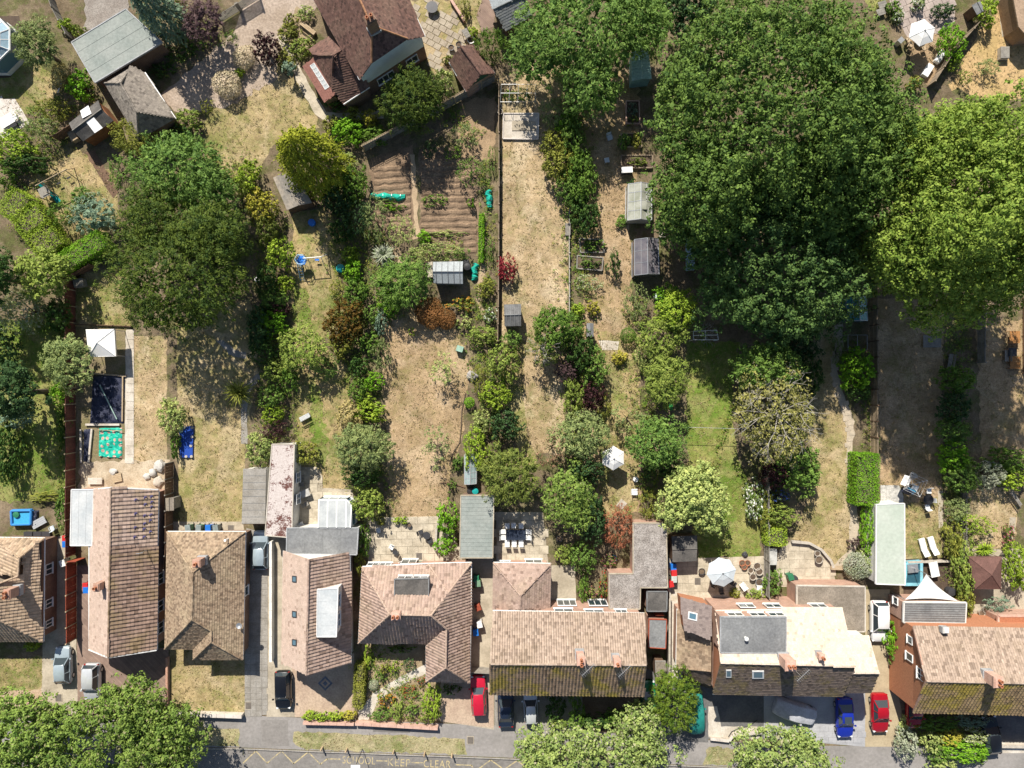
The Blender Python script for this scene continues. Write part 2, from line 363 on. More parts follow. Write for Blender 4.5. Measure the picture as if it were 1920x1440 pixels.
def _stain():
    t = NT('moss_stained_sheet'); a = t.noise(0.55, 6, 0.7); f = t.noise(8, 4, 0.75)
    c = t.mix(t.ramp(f, 0.35, 0.7), (0.60, 0.54, 0.51), (0.42, 0.36, 0.33))
    m = t.math('ADD', a, t.math('MULTIPLY', t.math('SUBTRACT', f, 0.5), 0.5))
    c = t.mix(t.ramp(m, 0.475, 0.54), c, (0.13, 0.06, 0.05)); return t.done(t.bsdf(c, 0.95, 0.1, 0, f, 0.3, 0.03))
STAINED = _stain()
WOOD = M('weathered_timber', (0.30, 0.235, 0.165), 0.9, 0.3, 2.0, (0.21, 0.165, 0.12), 0.3, 0.12)
WOODG = M('grey_timber', (0.285, 0.265, 0.23), 0.9, 0.3, 2.0, (0.2, 0.185, 0.165), 0.3, 0.12)
WOODB = M('brown_timber', (0.17, 0.105, 0.068), 0.85, 0.3, 2.0, (0.12, 0.075, 0.05), 0.3, 0.15)
WOODR = M('red_stained_timber', (0.165, 0.06, 0.045), 0.85, 0.3, 1.0, (0.11, 0.05, 0.038), 0.3, 0.2)
WOODO = M('orange_stained_timber', (0.36, 0.085, 0.045), 0.85, 0.2, 1.0, (0.26, 0.06, 0.035), 0.3, 0.15)
WOODL = M('light_timber', (0.46, 0.36, 0.24), 0.85, 0.3, 2.0, (0.36, 0.27, 0.17), 0.3, 0.12)
BARK = M('bark', (0.15, 0.115, 0.085), 0.95, 0.3, 4.0, (0.10, 0.08, 0.06), 0.5)
BAREW = M('bare_pale_branch', (0.42, 0.39, 0.35), 0.9, 0.3, 4.0)
METAL = plain('grey_metal', (0.45, 0.46, 0.47), 0.4, 0.6)
STEEL = plain('galvanised_steel', (0.55, 0.56, 0.57), 0.45, 0.4)
BLACK = plain('black_plastic', (0.022, 0.022, 0.024), 0.5)
DARKM = plain('dark_metal', (0.06, 0.06, 0.065), 0.5, 0.3)
WHITE = plain('white_plastic', (0.82, 0.82, 0.80), 0.45)
WHITEC = M('white_canvas', (0.84, 0.83, 0.81), 0.8, 0.05, 1.0, None, 0.1, fine=0.04)
BLUEC = M('pale_blue_canvas', (0.56, 0.62, 0.66), 0.8, 0.08, 1.0, None, 0.1, fine=0.05)
TEAL = plain('teal_plastic', (0.01, 0.30, 0.29), 0.4)
NETG = M('teal_netting', (0.015, 0.42, 0.31), 0.8, 0.3, 3.0, (0.01, 0.28, 0.22), 0.6, fine=0.35)
BLUEP = plain('bright_blue_plastic', (0.02, 0.17, 0.60), 0.4)
BLUEPALE = plain('pale_blue_steel', (0.32, 0.52, 0.68), 0.4)
POOLB = plain('pool_blue', (0.06, 0.36, 0.60), 0.15, 0, 0.6)
NAVY = M('navy_sheet', (0.022, 0.027, 0.055), 0.45, 0.3, 1.6, (0.05, 0.055, 0.085), 0.9, fine=0.6)
REDP = plain('red_plastic', (0.55, 0.03, 0.03), 0.45)
GREENP = plain('green_plastic', (0.03, 0.18, 0.09), 0.45)
TERRA = M('terracotta', (0.42, 0.17, 0.09), 0.85, 0.2, 5.0)
STONE = M('pale_stone', (0.50, 0.45, 0.38), 0.9, 0.2, 2.5, None, 0.3, fine=0.2)
GLASS = glassmat('window_glass')
GLASSB = glassmat('blue_window_glass', (0.10, 0.19, 0.25))
CARGLASS = glassmat('car_glass', (0.045, 0.06, 0.07), 0.05)
GHGLASS = clear('greenhouse_glass', (0.30, 0.42, 0.44), 0.5)
GHTEAL = clear('teal_greenhouse_glass', (0.10, 0.42, 0.46), 0.62)
GHDARK = clear('dusty_dark_glass', (0.14, 0.14, 0.17), 0.6)
GHBLUE = clear('pale_blue_glass', (0.40, 0.56, 0.66), 0.75)
# ------------------------------------------------------------------ the ground: one sheet with the kerb step to the road
KERB = [(-4000, 1385), (-300, 1399), (455, 1403), (480, 1404), (955, 1422), (1440, 1441), (2200, 1470), (6000, 1620)]
def strip(front, y1, z):
    g = Geo(); k = WL(front)
    for a, b in zip(k[:-1], k[1:]): g.poly([(a.x, a.y, z), (a.x, y1, z), (b.x, y1, z), (b.x, b.y, z)][::(1 if y1 < a.y else -1)])
    return g
g = strip(KERB, 260, 0.0); k = WL(KERB)
for a, b in zip(k[:-1], k[1:]):
    g.poly([(a.x, a.y, 0), (a.x, a.y, -.125), (b.x, b.y, -.125), (b.x, b.y, 0)])
g2 = strip(KERB, -260, -.125)
g.poly([]) if False else None
b0 = len(g.v); g.v += g2.v; g.f += [tuple(i + b0 for i in f) for f in g2.f]
lone('ground', g, EARTH, kind='structure')
rg = strip(KERB, -70, -.121)
road = lone('road', rg, ASPHD, kind='structure')
# kerb stones
kg = Geo(); kk = WL(KERB)
stone = None
for a, b in zip(kk[1:-2], kk[2:-1]):
    d = (b - a); n = max(1, int(d.length / 0.914)); ang = math.atan2(d.y, d.x)
    for i in range(n):
        p = a + d * ((i + .5) / n); kg.box(p.x, p.y - .065, -.05, d.length / n - .015, .125, .16, ang)
lone('kerb', kg, KERBM, kind='structure')

LAYER = {'lawn': .004, 'soil_bed': .008, 'gravel': .006, 'pavement': .010, 'driveway': .014, 'verge': .018, 'path': .018, 'patio': .012, 'court': .016}
def ragged(pts, jit, step=0.5, seed=0):
    r = random.Random(seed); out = []; n = len(pts)
    for i in range(n):
        a, b = pts[i], pts[(i + 1) % n]; m = max(1, int((b - a).length / step)); d = (b - a)
        nn = Vector((-d.y, d.x, 0)).normalized() if d.length > 0 else Vector((0, 0, 0))
        for j in range(m):
            p = a + d * (j / m); out.append(p + nn * (r.gauss(0, jit) if jit else 0))
    return out
_seed = [0]
LAWNS = []
def patch(name, pts, m, jit=0.0, z=None):
    _seed[0] += 1
    w = WL(pts)
    if name in ('lawn', 'verge'): LAWNS.append((w, m))
    w = ragged(w, jit, 0.45, _seed[0]) if jit else w
    zz = (LAYER.get(name, .012) if z is None else z) + .0002 * (_seed[0] % 9)
    n = newell(w)
    if n.z < 0: w = w[::-1]
    return lone(name, Geo().poly([(p.x, p.y, zz) for p in w]), m, kind='structure')

# road side
patch('pavement', [(-300, 1352), (300, 1345), (480, 1342), (960, 1362), (1300, 1385), (1460, 1398), (2100, 1400), (2100, 1466), (1440, 1440), (955, 1420.5), (480, 1402.5), (455, 1401.5), (-300, 1397)], ASPH)
patch('verge', [(352, 1364), (449, 1366), (450, 1399), (340, 1398)], G_VERGE, .07)
patch('verge', [(551, 1372), (640, 1375), (760, 1378), (870, 1386), (876, 1416), (720, 1410), (560, 1404), (549, 1390)], G_VERGE, .07)
patch('verge', [(980, 1400), (1250, 1412), (1250, 1432), (975, 1422)], G_VERGE, .07)
patch('verge', [(1330, 1398), (1380, 1402), (1372, 1436), (1318, 1434)], G_VERGE, .1)
patch('road_patch', [(690, 1432), (792, 1437), (790, 1460), (688, 1455)], M('patched_asphalt', (0.17, 0.16, 0.15), 0.9, 0.2, 0.6, (0.14, 0.132, 0.125), 0.4, fine=0.16), .02, z=-.119)
patch('pavement_patch', [(700, 1364), (770, 1366), (769, 1374), (699, 1372)], MATS['patched_asphalt'], .01, z=.015)
patch('pavement_patch', [(490, 1350), (540, 1350), (541, 1398), (492, 1399)], M('worn_asphalt', (0.25, 0.232, 0.215), 0.9, 0.2, 0.4, (0.21, 0.195, 0.18), 0.3, fine=0.14), .02, z=.015)
# zigzag and lettering painted on the road
def line_mark(pts, w, name='road_marking'):
    g = Geo(); P = WL(pts)
    for a, b in zip(P[:-1], P[1:]):
        d = (b - a).normalized(); n = Vector((-d.y, d.x, 0)) * (w / 2); a2, b2 = a - d * w * .3, b + d * w * .3
        g.poly([(q.x, q.y, -.116) for q in (a2 - n, b2 - n, b2 + n, a2 + n)])
    return lone(name, g, YELLOW, kind='structure')
line_mark([(380, 1405.5), (456, 1406.5), (455, 1416)], .13)
line_mark([(455, 1432), (479, 1409), (500, 1432), (527, 1409), (550, 1433), (577, 1411), (600, 1434), (613, 1424), (637, 1424.5)], .13)
line_mark([(706, 1427.5), (725, 1428)], .12); line_mark([(772, 1431), (792, 1431.5)], .12)
line_mark([(855, 1435), (884, 1436), (886, 1440)], .13); line_mark([(897, 1443), (920, 1426), (945, 1444), (970, 1427), (996, 1448), (1022, 1432), (1050, 1452)], .13)
def letters(txt, px0, px1, py, hpx, ang):
    cu = bpy.data.curves.new('text', 'FONT'); cu.body = txt; cu.size = 1.0; cu.fill_mode = 'FRONT'; cu.space_character = 1.12
    o = bpy.data.objects.new('text', cu); C.objects.link(o); bpy.context.view_layer.update()
    me = bpy.data.meshes.new_from_object(o.evaluated_get(bpy.context.evaluated_depsgraph_get())); bpy.data.objects.remove(o)
    xs = [v.co.x for v in me.vertices]; ys = [v.co.y for v in me.vertices]
    a, b = W(px0, py), W(px1, py); sx = (b.x - a.x) / (max(xs) - min(xs)); sy = (hpx / S) / (max(ys) - min(ys))
    x0, y0 = min(xs), min(ys)
    for v in me.vertices: v.co = ((v.co.x - x0) * sx, (v.co.y - y0) * sy - hpx / S / 2, 0)
    me.name = 'road_lettering'
    o = link('road_lettering', me, YELLOW, None, (a.x, a.y, -.115), (0, 0, R(ang))); tag(o, None, None, None, 'structure'); return o
letters('SCHOOL', 642, 703, 1425.5, 14, -2.2)
letters('KEEP', 727, 769, 1430, 14, -2.2)
letters('CLEAR', 794, 845, 1432.5, 14, -2.2)

# drives and fronts along the road, left to right
patch('driveway', [(80, 1204), (100, 1010), (126, 1000), (143, 1200), (150, 1345), (98, 1348), (78, 1300)], CONC, .03)
patch('lawn', [(-20, 1235), (80, 1232), (80, 1296), (-20, 1296)], G_MIX, .1)
patch('soil_bed', [(-20, 1296), (98, 1293), (98, 1330), (-20, 1326)], M('pink_shingle', (0.48, 0.36, 0.25), 0.95, 0.2, 1.0, (0.38, 0.27, 0.18), 0.6, fine=0.3), .1)
patch('driveway', [(143, 1060), (166, 1060), (166, 1215), (316, 1215), (316, 1346), (146, 1346)], BLOCK)
patch('lawn', [(319, 1216), (461, 1216), (460, 1336), (318, 1335)], G_OLIVE, .05)
patch('driveway', [(462, 990), (500, 1000), (500, 1340), (462, 1342)], SLABG)
patch('driveway', [(474, 1000), (486, 1000), (492, 1340), (476, 1340)], GRAVELG, .05, z=.02)
patch('driveway', [(500, 1005), (540, 1005), (545, 1230), (556, 1260), (553, 1344), (500, 1344)], CONC)
patch('driveway', [(545, 1225), (664, 1225), (665, 1345), (553, 1344)], BLOCKT)
patch('soil_bed', [(680, 1205), (815, 1205), (815, 1290), (826, 1352), (672, 1352)], M('straw_soil', (0.36, 0.28, 0.175), 0.95, 0.2, 1.0, (0.25, 0.185, 0.11), 0.7, fine=0.35), .1)
patch('path', [(672, 1332), (700, 1300), (745, 1272), (798, 1245), (800, 1262), (760, 1280), (715, 1310), (690, 1350), (672, 1350)], CONCW, .04)
patch('driveway', [(826, 1285), (880, 1040), (925, 1040), (926, 1368), (826, 1352)], CONC, .02)
patch('driveway', [(826, 1290), (926, 1290), (926, 1365), (828, 1353)], BLOCKT, 0, z=.02)
patch('driveway', [(927, 1290), (1092, 1292), (1092, 1372), (927, 1366)], SLABG)
patch('soil_bed', [(1092, 1292), (1200, 1295), (1200, 1385), (1092, 1375)], SOILD, .1)
patch('driveway', [(1200, 1250), (1328, 1290), (1328, 1392), (1200, 1388)], ASPHB)
patch('path', [(1252, 1095), (1276, 1095), (1275, 1270), (1252, 1270)], CONCW)
patch('driveway', [(1328, 1290), (1432, 1290), (1432, 1385), (1328, 1385)], ASPHB, z=.016)
patch('court', [(1328, 1324), (1344, 1324), (1352, 1362), (1420, 1362), (1430, 1385), (1328, 1382)], CONCW, .03, z=.022)
patch('driveway', [(1432, 1290), (1622, 1290), (1622, 1400), (1432, 1384)], M('grey_block', (0.40, 0.40, 0.41), 0.9, 0.15, 0.6, (0.33, 0.33, 0.34), 0.2, fine=0.1))
patch('driveway', [(1622, 1105), (1668, 1105), (1672, 1250), (1690, 1330), (1690, 1400), (1622, 1400)], M('buff_concrete', (0.43, 0.355, 0.235), 0.9, 0.2, 0.6, (0.36, 0.29, 0.19), 0.2, fine=0.12))
patch('soil_bed', [(1690, 1330), (1860, 1330), (1862, 1440), (1700, 1420)], SOILD, .15)
patch('driveway', [(1842, 1320), (1990, 1320), (1990, 1400), (1850, 1400)], ASPHB, z=.017)
patch('path', [(1860, 1392), (1990, 1392), (1990, 1412), (1862, 1412)], CONCW)

# back gardens
patch('lawn', [(-30, 600), (125, 600), (124, 930), (60, 940), (-30, 940)], G_GREEN, .15)
patch('lawn', [(-40, 120), (70, 115), (108, 150), (100, 190), (60, 215), (-40, 215)], G_MIX, .12)
patch('lawn', [(60, 320), (150, 280), (215, 330), (225, 420), (150, 470), (90, 480), (40, 400)], G_MIX, .15)
patch('lawn', [(143, 515), (235, 500), (245, 620), (143, 612)], G_MIX, .1)
patch('soil_bed', [(143, 612), (235, 618), (240, 905), (143, 905)], M('trodden_soil', (0.24, 0.19, 0.12), 0.95, 0.2, 0.8, (0.17, 0.15, 0.07), 0.8, fine=0.35), .06)
patch('lawn', [(250, 630), (313, 630), (313, 868), (250, 868)], G_DRY, .05)
patch('path', [(236, 618), (251, 618), (250, 868), (234, 868)], CONCW, .02)
patch('patio', [(150, 868), (320, 862), (318, 920), (150, 920)], DIRTC, .12)
patch('lawn', [(330, 600), (470, 560), (484, 700), (462, 800), (456, 980), (337, 980), (332, 800)], G_OLIVE, .06)
patch('path', [(316, 978), (456, 978), (458, 998), (316, 998)], CONC)
patch('path', [(405, 640), (418, 638), (440, 655), (462, 660), (462, 672), (435, 668)], SLABG, .06)
patch('path', [(452, 832), (452, 760), (462, 720), (484, 700), (490, 708), (470, 732), (464, 770), (464, 832)], SLABG, .03)
patch('lawn', [(550, 400), (610, 390), (650, 460), (640, 540), (650, 600), (600, 640), (655, 700), (662, 900), (640, 918), (600, 915), (558, 870), (552, 640), (545, 540)], G_MIX, .15)
patch('lawn', [(550, 530), (575, 540), (585, 600), (560, 620), (552, 600)], G_GREEN, .15, z=.008)
patch('lawn', [(580, 720), (602, 725), (605, 800), (618, 850), (605, 880), (590, 850), (580, 800)], G_GREEN, .2, z=.008)
patch('patio', [(560, 880), (602, 880), (605, 915), (660, 918), (662, 990), (560, 990)], CONC, .03)
patch('lawn', [(716, 560), (735, 568), (800, 575), (858, 620), (885, 690), (872, 760), (868, 820), (848, 870), (836, 960), (815, 972), (735, 972), (722, 800), (716, 690)], G_BROWN, .1)
patch('patio', [(690, 972), (822, 972), (850, 1000), (870, 1060), (690, 1060)], CONC, .03)
patch('soil_bed', [(692, 300), (775, 270), (780, 420), (770, 450), (700, 430)], SOIL, .1)
patch('soil_bed', [(786, 280), (895, 270), (900, 470), (790, 470)], SOIL, .1)
patch('soil_bed', [(860, 190), (928, 180), (928, 300), (860, 300)], M('dry_earth', (0.36, 0.255, 0.155), 0.95, 0.2, 0.8, (0.27, 0.19, 0.115), 0.6, fine=0.3), .15)
patch('path', [(768, 290), (778, 290), (783, 400), (789, 445), (776, 450), (776, 400)], M('dusty_path', (0.46, 0.35, 0.23), 0.95, 0.15, 1.0, (0.38, 0.28, 0.18), 0.4, fine=0.2), .06)
patch('path', [(735, 465), (745, 460), (760, 500), (748, 505)], MATS['dusty_path'], .06)
patch('path', [(905, 400), (914, 400), (910, 500), (900, 560), (912, 590), (904, 592), (893, 560), (900, 500)], MATS['dusty_path'], .08)
patch('lawn', [(936, 150), (1000, 120), (1068, 120), (1066, 400), (1064, 590), (1058, 850), (1000, 850), (960, 700), (940, 640), (942, 400)], G_DRY, .1)
patch('lawn', [(945, 640), (985, 640), (980, 760), (1005, 870), (975, 870), (950, 760)], G_MIX, .15, z=.008)
patch('patio', [(930, 960), (1018, 960), (1028, 1055), (930, 1055)], CONC, .02)
patch('path', [(1030, 1060), (1078, 1060), (1080, 1125), (1032, 1125)], CONC, .02)
patch('lawn', [(1085, 170), (1195, 120), (1200, 300), (1180, 400), (1185, 560), (1195, 700), (1200, 960), (1130, 970), (1090, 880), (1085, 640), (1100, 500)], G_BROWN, .12)
patch('lawn', [(1120, 620), (1200, 630), (1195, 960), (1125, 975)], G_MIX, .15, z=.008)
patch('path', [(1122, 638), (1160, 640), (1158, 656), (1130, 656)], CONCW, .04)
patch('lawn', [(1285, 640), (1385, 640), (1370, 760), (1385, 870), (1422, 930), (1425, 1046), (1310, 1046), (1300, 1000), (1290, 900)], G_GREEN, .12)
patch('soil_bed', [(1182, 730), (1200, 735), (1205, 960), (1192, 960)], MATS['dry_earth'], .06)
patch('patio', [(1252, 1046), (1432, 1046), (1440, 1130), (1252, 1130)], CONC, .02)
patch('lawn', [(1485, 560), (1568, 560), (1560, 700), (1590, 800), (1598, 960), (1590, 1055), (1552, 1060), (1500, 1016), (1484, 1010), (1530, 900), (1500, 700)], G_OLIVE, .1)
patch('path', [(1562, 612), (1576, 600), (1582, 650), (1568, 690), (1580, 735), (1602, 790), (1598, 860), (1606, 940), (1612, 1010), (1598, 1050), (1572, 1070), (1560, 1062), (1592, 1030), (1594, 960), (1586, 860), (1588, 800), (1568, 740), (1556, 690), (1566, 650)], M('stone_path', (0.50, 0.42, 0.32), 0.95, 0.2, 1.4, (0.40, 0.34, 0.26), 0.3, fine=0.2), .06)
patch('patio', [(1462, 1030), (1482, 1015), (1515, 1018), (1545, 1036), (1562, 1062), (1568, 1100), (1452, 1100), (1455, 1060)], CONC, .02)
patch('lawn', [(1645, 560), (1768, 560), (1765, 1050), (1696, 1050), (1694, 910), (1650, 910)], G_BROWN, .08)
patch('lawn', [(1696, 950), (1765, 930), (1765, 1048), (1697, 1048)], G_MIX, .1, z=.008)
patch('court', [(1651, 910), (1686, 910), (1694, 930), (1694, 948), (1651, 948)], SHINGLE, .02)
patch('path', [(1758, 920), (1768, 920), (1768, 990), (1760, 990)], CONC, .02)
patch('patio', [(1694, 1048), (1775, 1046), (1790, 1130), (1694, 1130)], DECK, .02)
patch('lawn', [(1828, 600), (1990, 600), (1990, 862), (1840, 862)], G_BROWN, .1)
patch('lawn', [(1808, 920), (1912, 910), (1905, 1000), (1880, 1030), (1812, 1030)], G_DRY, .1)
patch('path', [(1893, 970), (1905, 970), (1900, 1010), (1880, 1040), (1872, 1060), (1862, 1055), (1890, 1010)], CONC, .03)
patch('patio', [(1806, 1030), (1925, 1028), (1990, 1170), (1800, 1170)], CONC, .05, z=.009)
# the plots at the top
patch('driveway', [(300, 180), (440, 60), (480, -60), (620, -60), (590, 20), (520, 60), (520, 150), (430, 200), (330, 215)], GRAVEL, .15)
patch('driveway', [(158, 60), (160, -40), (240, -40), (240, 20), (190, 50)], GRAVELG, .1)
patch('lawn', [(385, 200), (440, 190), (520, 130), (560, 150), (590, 215), (600, 240), (520, 260), (480, 330), (430, 330), (380, 280)], G_OLIVE, .2)
patch('path', [(518, 70), (532, 62), (552, 105), (580, 160), (612, 210), (640, 212), (720, 208), (720, 222), (610, 226), (590, 215), (560, 160)], SLABP, .04)
patch('path', [(560, 10), (590, 60), (580, 90), (552, 100), (535, 62)], MATS['straw_soil'], .1)
patch('patio', [(770, 0), (845, 0), (880, 70), (862, 120), (840, 100), (820, 150), (770, 60)], G_OLIVE, .1)
patch('lawn', [(850, 0), (905, 0), (900, 60), (885, 70)], G_MIX, .1)
patch('patio', [(893, 30), (910, -20), (935, 0), (925, 50), (905, 60)], BLOCK, .05)
patch('patio', [(-60, 260), (-60, 190), (28, 185), (57, 232), (0, 262)], SLABGH, .02)
patch('path', [(160, 286), (178, 282), (222, 360), (212, 372)], WOODB, .05)
patch('patio', [(-40, 30), (35, 30), (52, 100), (20, 145), (-40, 150)], DECK, .02)
patch('patio', [(1650, -40), (1790, -40), (1790, 40), (1765, 60), (1700, 70), (1680, 30)], M('mauve_slabs', (0.42, 0.35, 0.31), 0.9, 0.2, 0.7, (0.33, 0.27, 0.24), 0.3, fine=0.15), .05)
patch('lawn', [(1700, 70), (1765, 60), (1800, 70), (1745, 160), (1715, 150)], MATS['dry_earth'], .12)
patch('lawn', [(1610, -30), (1650, -40), (1665, 15), (1630, 20)], G_GREEN, .1)
patch('lawn', [(1780, 160), (1835, 60), (1875, 0), (1990, -40), (1990, 180), (1850, 190)], M('dead_grass', (0.50, 0.345, 0.175), 0.95, 0.2, 0.4, (0.42, 0.30, 0.135), 0.6, fine=0.3), .15)
patch('path', [(1878, 70), (1874, 0), (1895, -40), (1925, -40), (1905, 10), (1895, 60)], CONC, .06)
# cultivation ridges on the vegetable plot
rg = Geo(); rr = random.Random(3)
def ridge(p0, p1, h=.13, w=.34):
    a, b = W(*p0), W(*p1); n = max(3, int((b - a).length / .5)); rings = []
    for i in range(n + 1):
        c = a.lerp(b, i / n); hh = h * rr.uniform(.5, 1.15); ww = w * rr.uniform(.8, 1.15); y = c.y + rr.gauss(0, .04)
        rings.append([(c.x, y - ww, 0), (c.x, y - ww * .4, hh * .8), (c.x, y + ww * .35, hh), (c.x, y + ww, 0)])
    rg.loft(rings, True)
for i in range(11): ridge((700 + i * .6, 318 + i * 12.0), (768 + i * .4, 314 + i * 12.0))
for i in range(15): ridge((790, 302 + i * 12.2), (893, 300 + i * 12.2))
tag(lone('soil_ridges', rg, SOIL), kind='stuff')
# lay paving slabs one by one on the patios where the joints show
SLABM = {}
def lay(host, poly, dx, dy, m, ang=0.0, gap=.03, z=.035, stagger=True, limit=290, seed=1, skip=.03):
    r = random.Random(seed); P = WL(poly); xs = [p.x for p in P]; ys = [p.y for p in P]; cx, cy = sum(xs) / len(xs), sum(ys) / len(ys)
    ca, sa = math.cos(ang), math.sin(ang); n = 0; ext = max(max(xs) - min(xs), max(ys) - min(ys)) * .75
    hb = base_of(host); key = (round(dx, 2), round(dy, 2), m.name)
    if key not in SLABM:
        SLABM[key] = []
        for v in range(3):
            g = Geo(); e = .012
            a = [(-dx / 2 + gap / 2, -dy / 2 + gap / 2), (dx / 2 - gap / 2, -dy / 2 + gap / 2), (dx / 2 - gap / 2, dy / 2 - gap / 2), (-dx / 2 + gap / 2, dy / 2 - gap / 2)]
            g.loft([[(x, y, 0) for x, y in a], [(x, y, z - .01) for x, y in a], [(x * (1 - e), y * (1 - e), z) for x, y in a]], True)
            me = g.mesh('paving_slab'); me.materials.append(m); SLABM[key].append(me)
    j = 0; y = -ext
    while y < ext:
        x = -ext + (dx / 2 if (stagger and j % 2) else 0)
        while x < ext:
            wx, wy = cx + x * ca - y * sa, cy + x * sa + y * ca
            if inside((wx, wy), P) and r.random() > skip and n < limit:
                link('paving_slab', r.choice(SLABM[key]), None, host, (wx - hb.x, wy - hb.y, .014 - hb.z + r.uniform(0, .012)), (r.gauss(0, .006), r.gauss(0, .006), ang + r.gauss(0, .008))); n += 1
            x += dx
        y += dy; j += 1
def host(name, near):
    p = W(*near); best = None
    for o in list(C.objects):
        if o.name.split('.')[0] == name and o.get('kind') == 'structure':
            d = (o.location.xy - p.xy).length
            if best is None or d < best[0]: best = (d, o)
    return best[1]
lay(host('patio', (770, 1015)), [(692, 974), (820, 974), (848, 1000), (866, 1058), (692, 1058)], 1.15, .8, SLABP, .02, .03, seed=2)
lay(host('patio', (980, 1005)), [(932, 962), (1016, 962), (1026, 1053), (932, 1053)], 1.0, .9, SLABP, .0, .03, seed=3)
lay(host('patio', (1342, 1088)), [(1254, 1048), (1430, 1048), (1438, 1128), (1254, 1128)], 1.2, .9, SLABP, .03, .03, seed=4)
lay(host('patio', (1510, 1060)), [(1464, 1032), (1483, 1018), (1514, 1021), (1542, 1038), (1558, 1062), (1564, 1098), (1454, 1098), (1458, 1060)], 1.1, .9, SLABP, .02, .025, seed=5)
lay(host('patio', (610, 935)), [(562, 882), (600, 882), (603, 917), (658, 920), (660, 988), (562, 988)], 1.1, .9, SLABP, 0, .03, seed=6)
lay(host('patio', (820, 65)), [(772, 0), (843, 0), (876, 70), (860, 116), (840, 98), (820, 146), (775, 60)], .8, .65, SLAB, -.5, .05, seed=7, skip=.2)
lay(host('patio', (1725, 20)), [(1660, -30), (1785, -30), (1785, 36), (1762, 58), (1702, 66), (1684, 28)], .9, .7, MATS['mauve_slabs'], .4, .03, seed=8)
lay(host('path', (245, 740)), [(236, 620), (250, 620), (249, 866), (235, 866)], .82, .95, CONCW, 0, .03, stagger=False, seed=9)
lay(host('driveway', (480, 1170)), [(463, 1000), (498, 1002), (498, 1338), (463, 1340)], .62, .62, SLABG, 0, .025, z=.03, stagger=False, limit=280, seed=10)
lay(host('path', (1264, 1180)), [(1254, 1097), (1274, 1097), (1273, 1268), (1254, 1268)], 1.1, 1.3, CONCW, 0, .04, stagger=False, seed=11)
lay(host('patio', (0, 225)), [(-50, 258), (-50, 192), (26, 187), (54, 231), (0, 259)], 1.2, 1.2, SLABGH, .45, .03, seed=12)
lay(host('driveway', (1520, 1345)), [(1434, 1356), (1620, 1360), (1620, 1398), (1434, 1382)], .9, .6, MATS['grey_block'], 0, .02, seed=13)
lay(host('path', (1580, 850)), [(1563, 612), (1576, 603), (1581, 650), (1567, 690), (1579, 735), (1600, 790), (1597, 860), (1605, 940), (1594, 940), (1587, 860), (1589, 800), (1569, 740), (1557, 690), (1567, 650)], .7, .55, MATS['stone_path'], .2, .08, seed=14, skip=.05)
# ------------------------------------------------------------------ buildings
WINM = {}
def window(root, p, ang, w, h, cols=1, rows=1, frame=None, glass=None, depth=.1, wall=None):
    """a window whose outside faces direction ang: frame with its pane(s) as sub-parts"""
    frame = frame or UPVC; glass = glass or GLASS
    key = (round(w, 2), round(h, 2), cols, rows, frame.name, glass.name)
    if key not in WINM:
        g = Geo(); b = .07
        for y in (-h / 2 + b / 2, h / 2 - b / 2): g.box(depth / 2, 0, y, depth, w, b)
        g.box(depth * .8, 0, -h / 2 - .03, depth * 1.6, w + .14, .05)
        for i in range(cols + 1):
            x = -w / 2 + b / 2 + (w - b) * i / cols; g.box(depth / 2, x, 0, depth, b, h - 2 * b)
        for j in range(1, rows): g.box(depth / 2, 0, -h / 2 + h * j / rows, depth * .8, w - 2 * b, b * .7)
        me = g.mesh('window'); me.materials.append(frame)
        pm = []
        for i in range(cols):
            q = Geo(); ww = (w - b) / cols; q.box(depth * .35, -w / 2 + b / 2 + ww * (i + .5), 0, depth * .3, ww - b, h - 2 * b)
            m2 = q.mesh('pane'); m2.materials.append(glass); pm.append(m2)
        WINM[key] = (me, pm)
    me, pm = WINM[key]; b = base_of(root)
    o = link('window', me, None, root, Vector(p) - b, (0, 0, ang))
    for m2 in pm: link('pane', m2, None, o)
    return o
def on_x(px, py, xw):
    k = (px - 960) / (xw - 960); z = H * (1 - 1 / k); return W(xw, 720 + (py - 720) / k, 0) + Vector((0, 0, z))
def on_y(px, py, yw):
    k = (py - 720) / (yw - 720); z = H * (1 - 1 / k); return W(960 + (px - 960) / k, yw, 0) + Vector((0, 0, z))
def lsq_plane(P):
    A = np.array([[p[0], p[1], 1] for p in P]); c, *_ = np.linalg.lstsq(A, np.array([p[2] for p in P]), rcond=None); return c
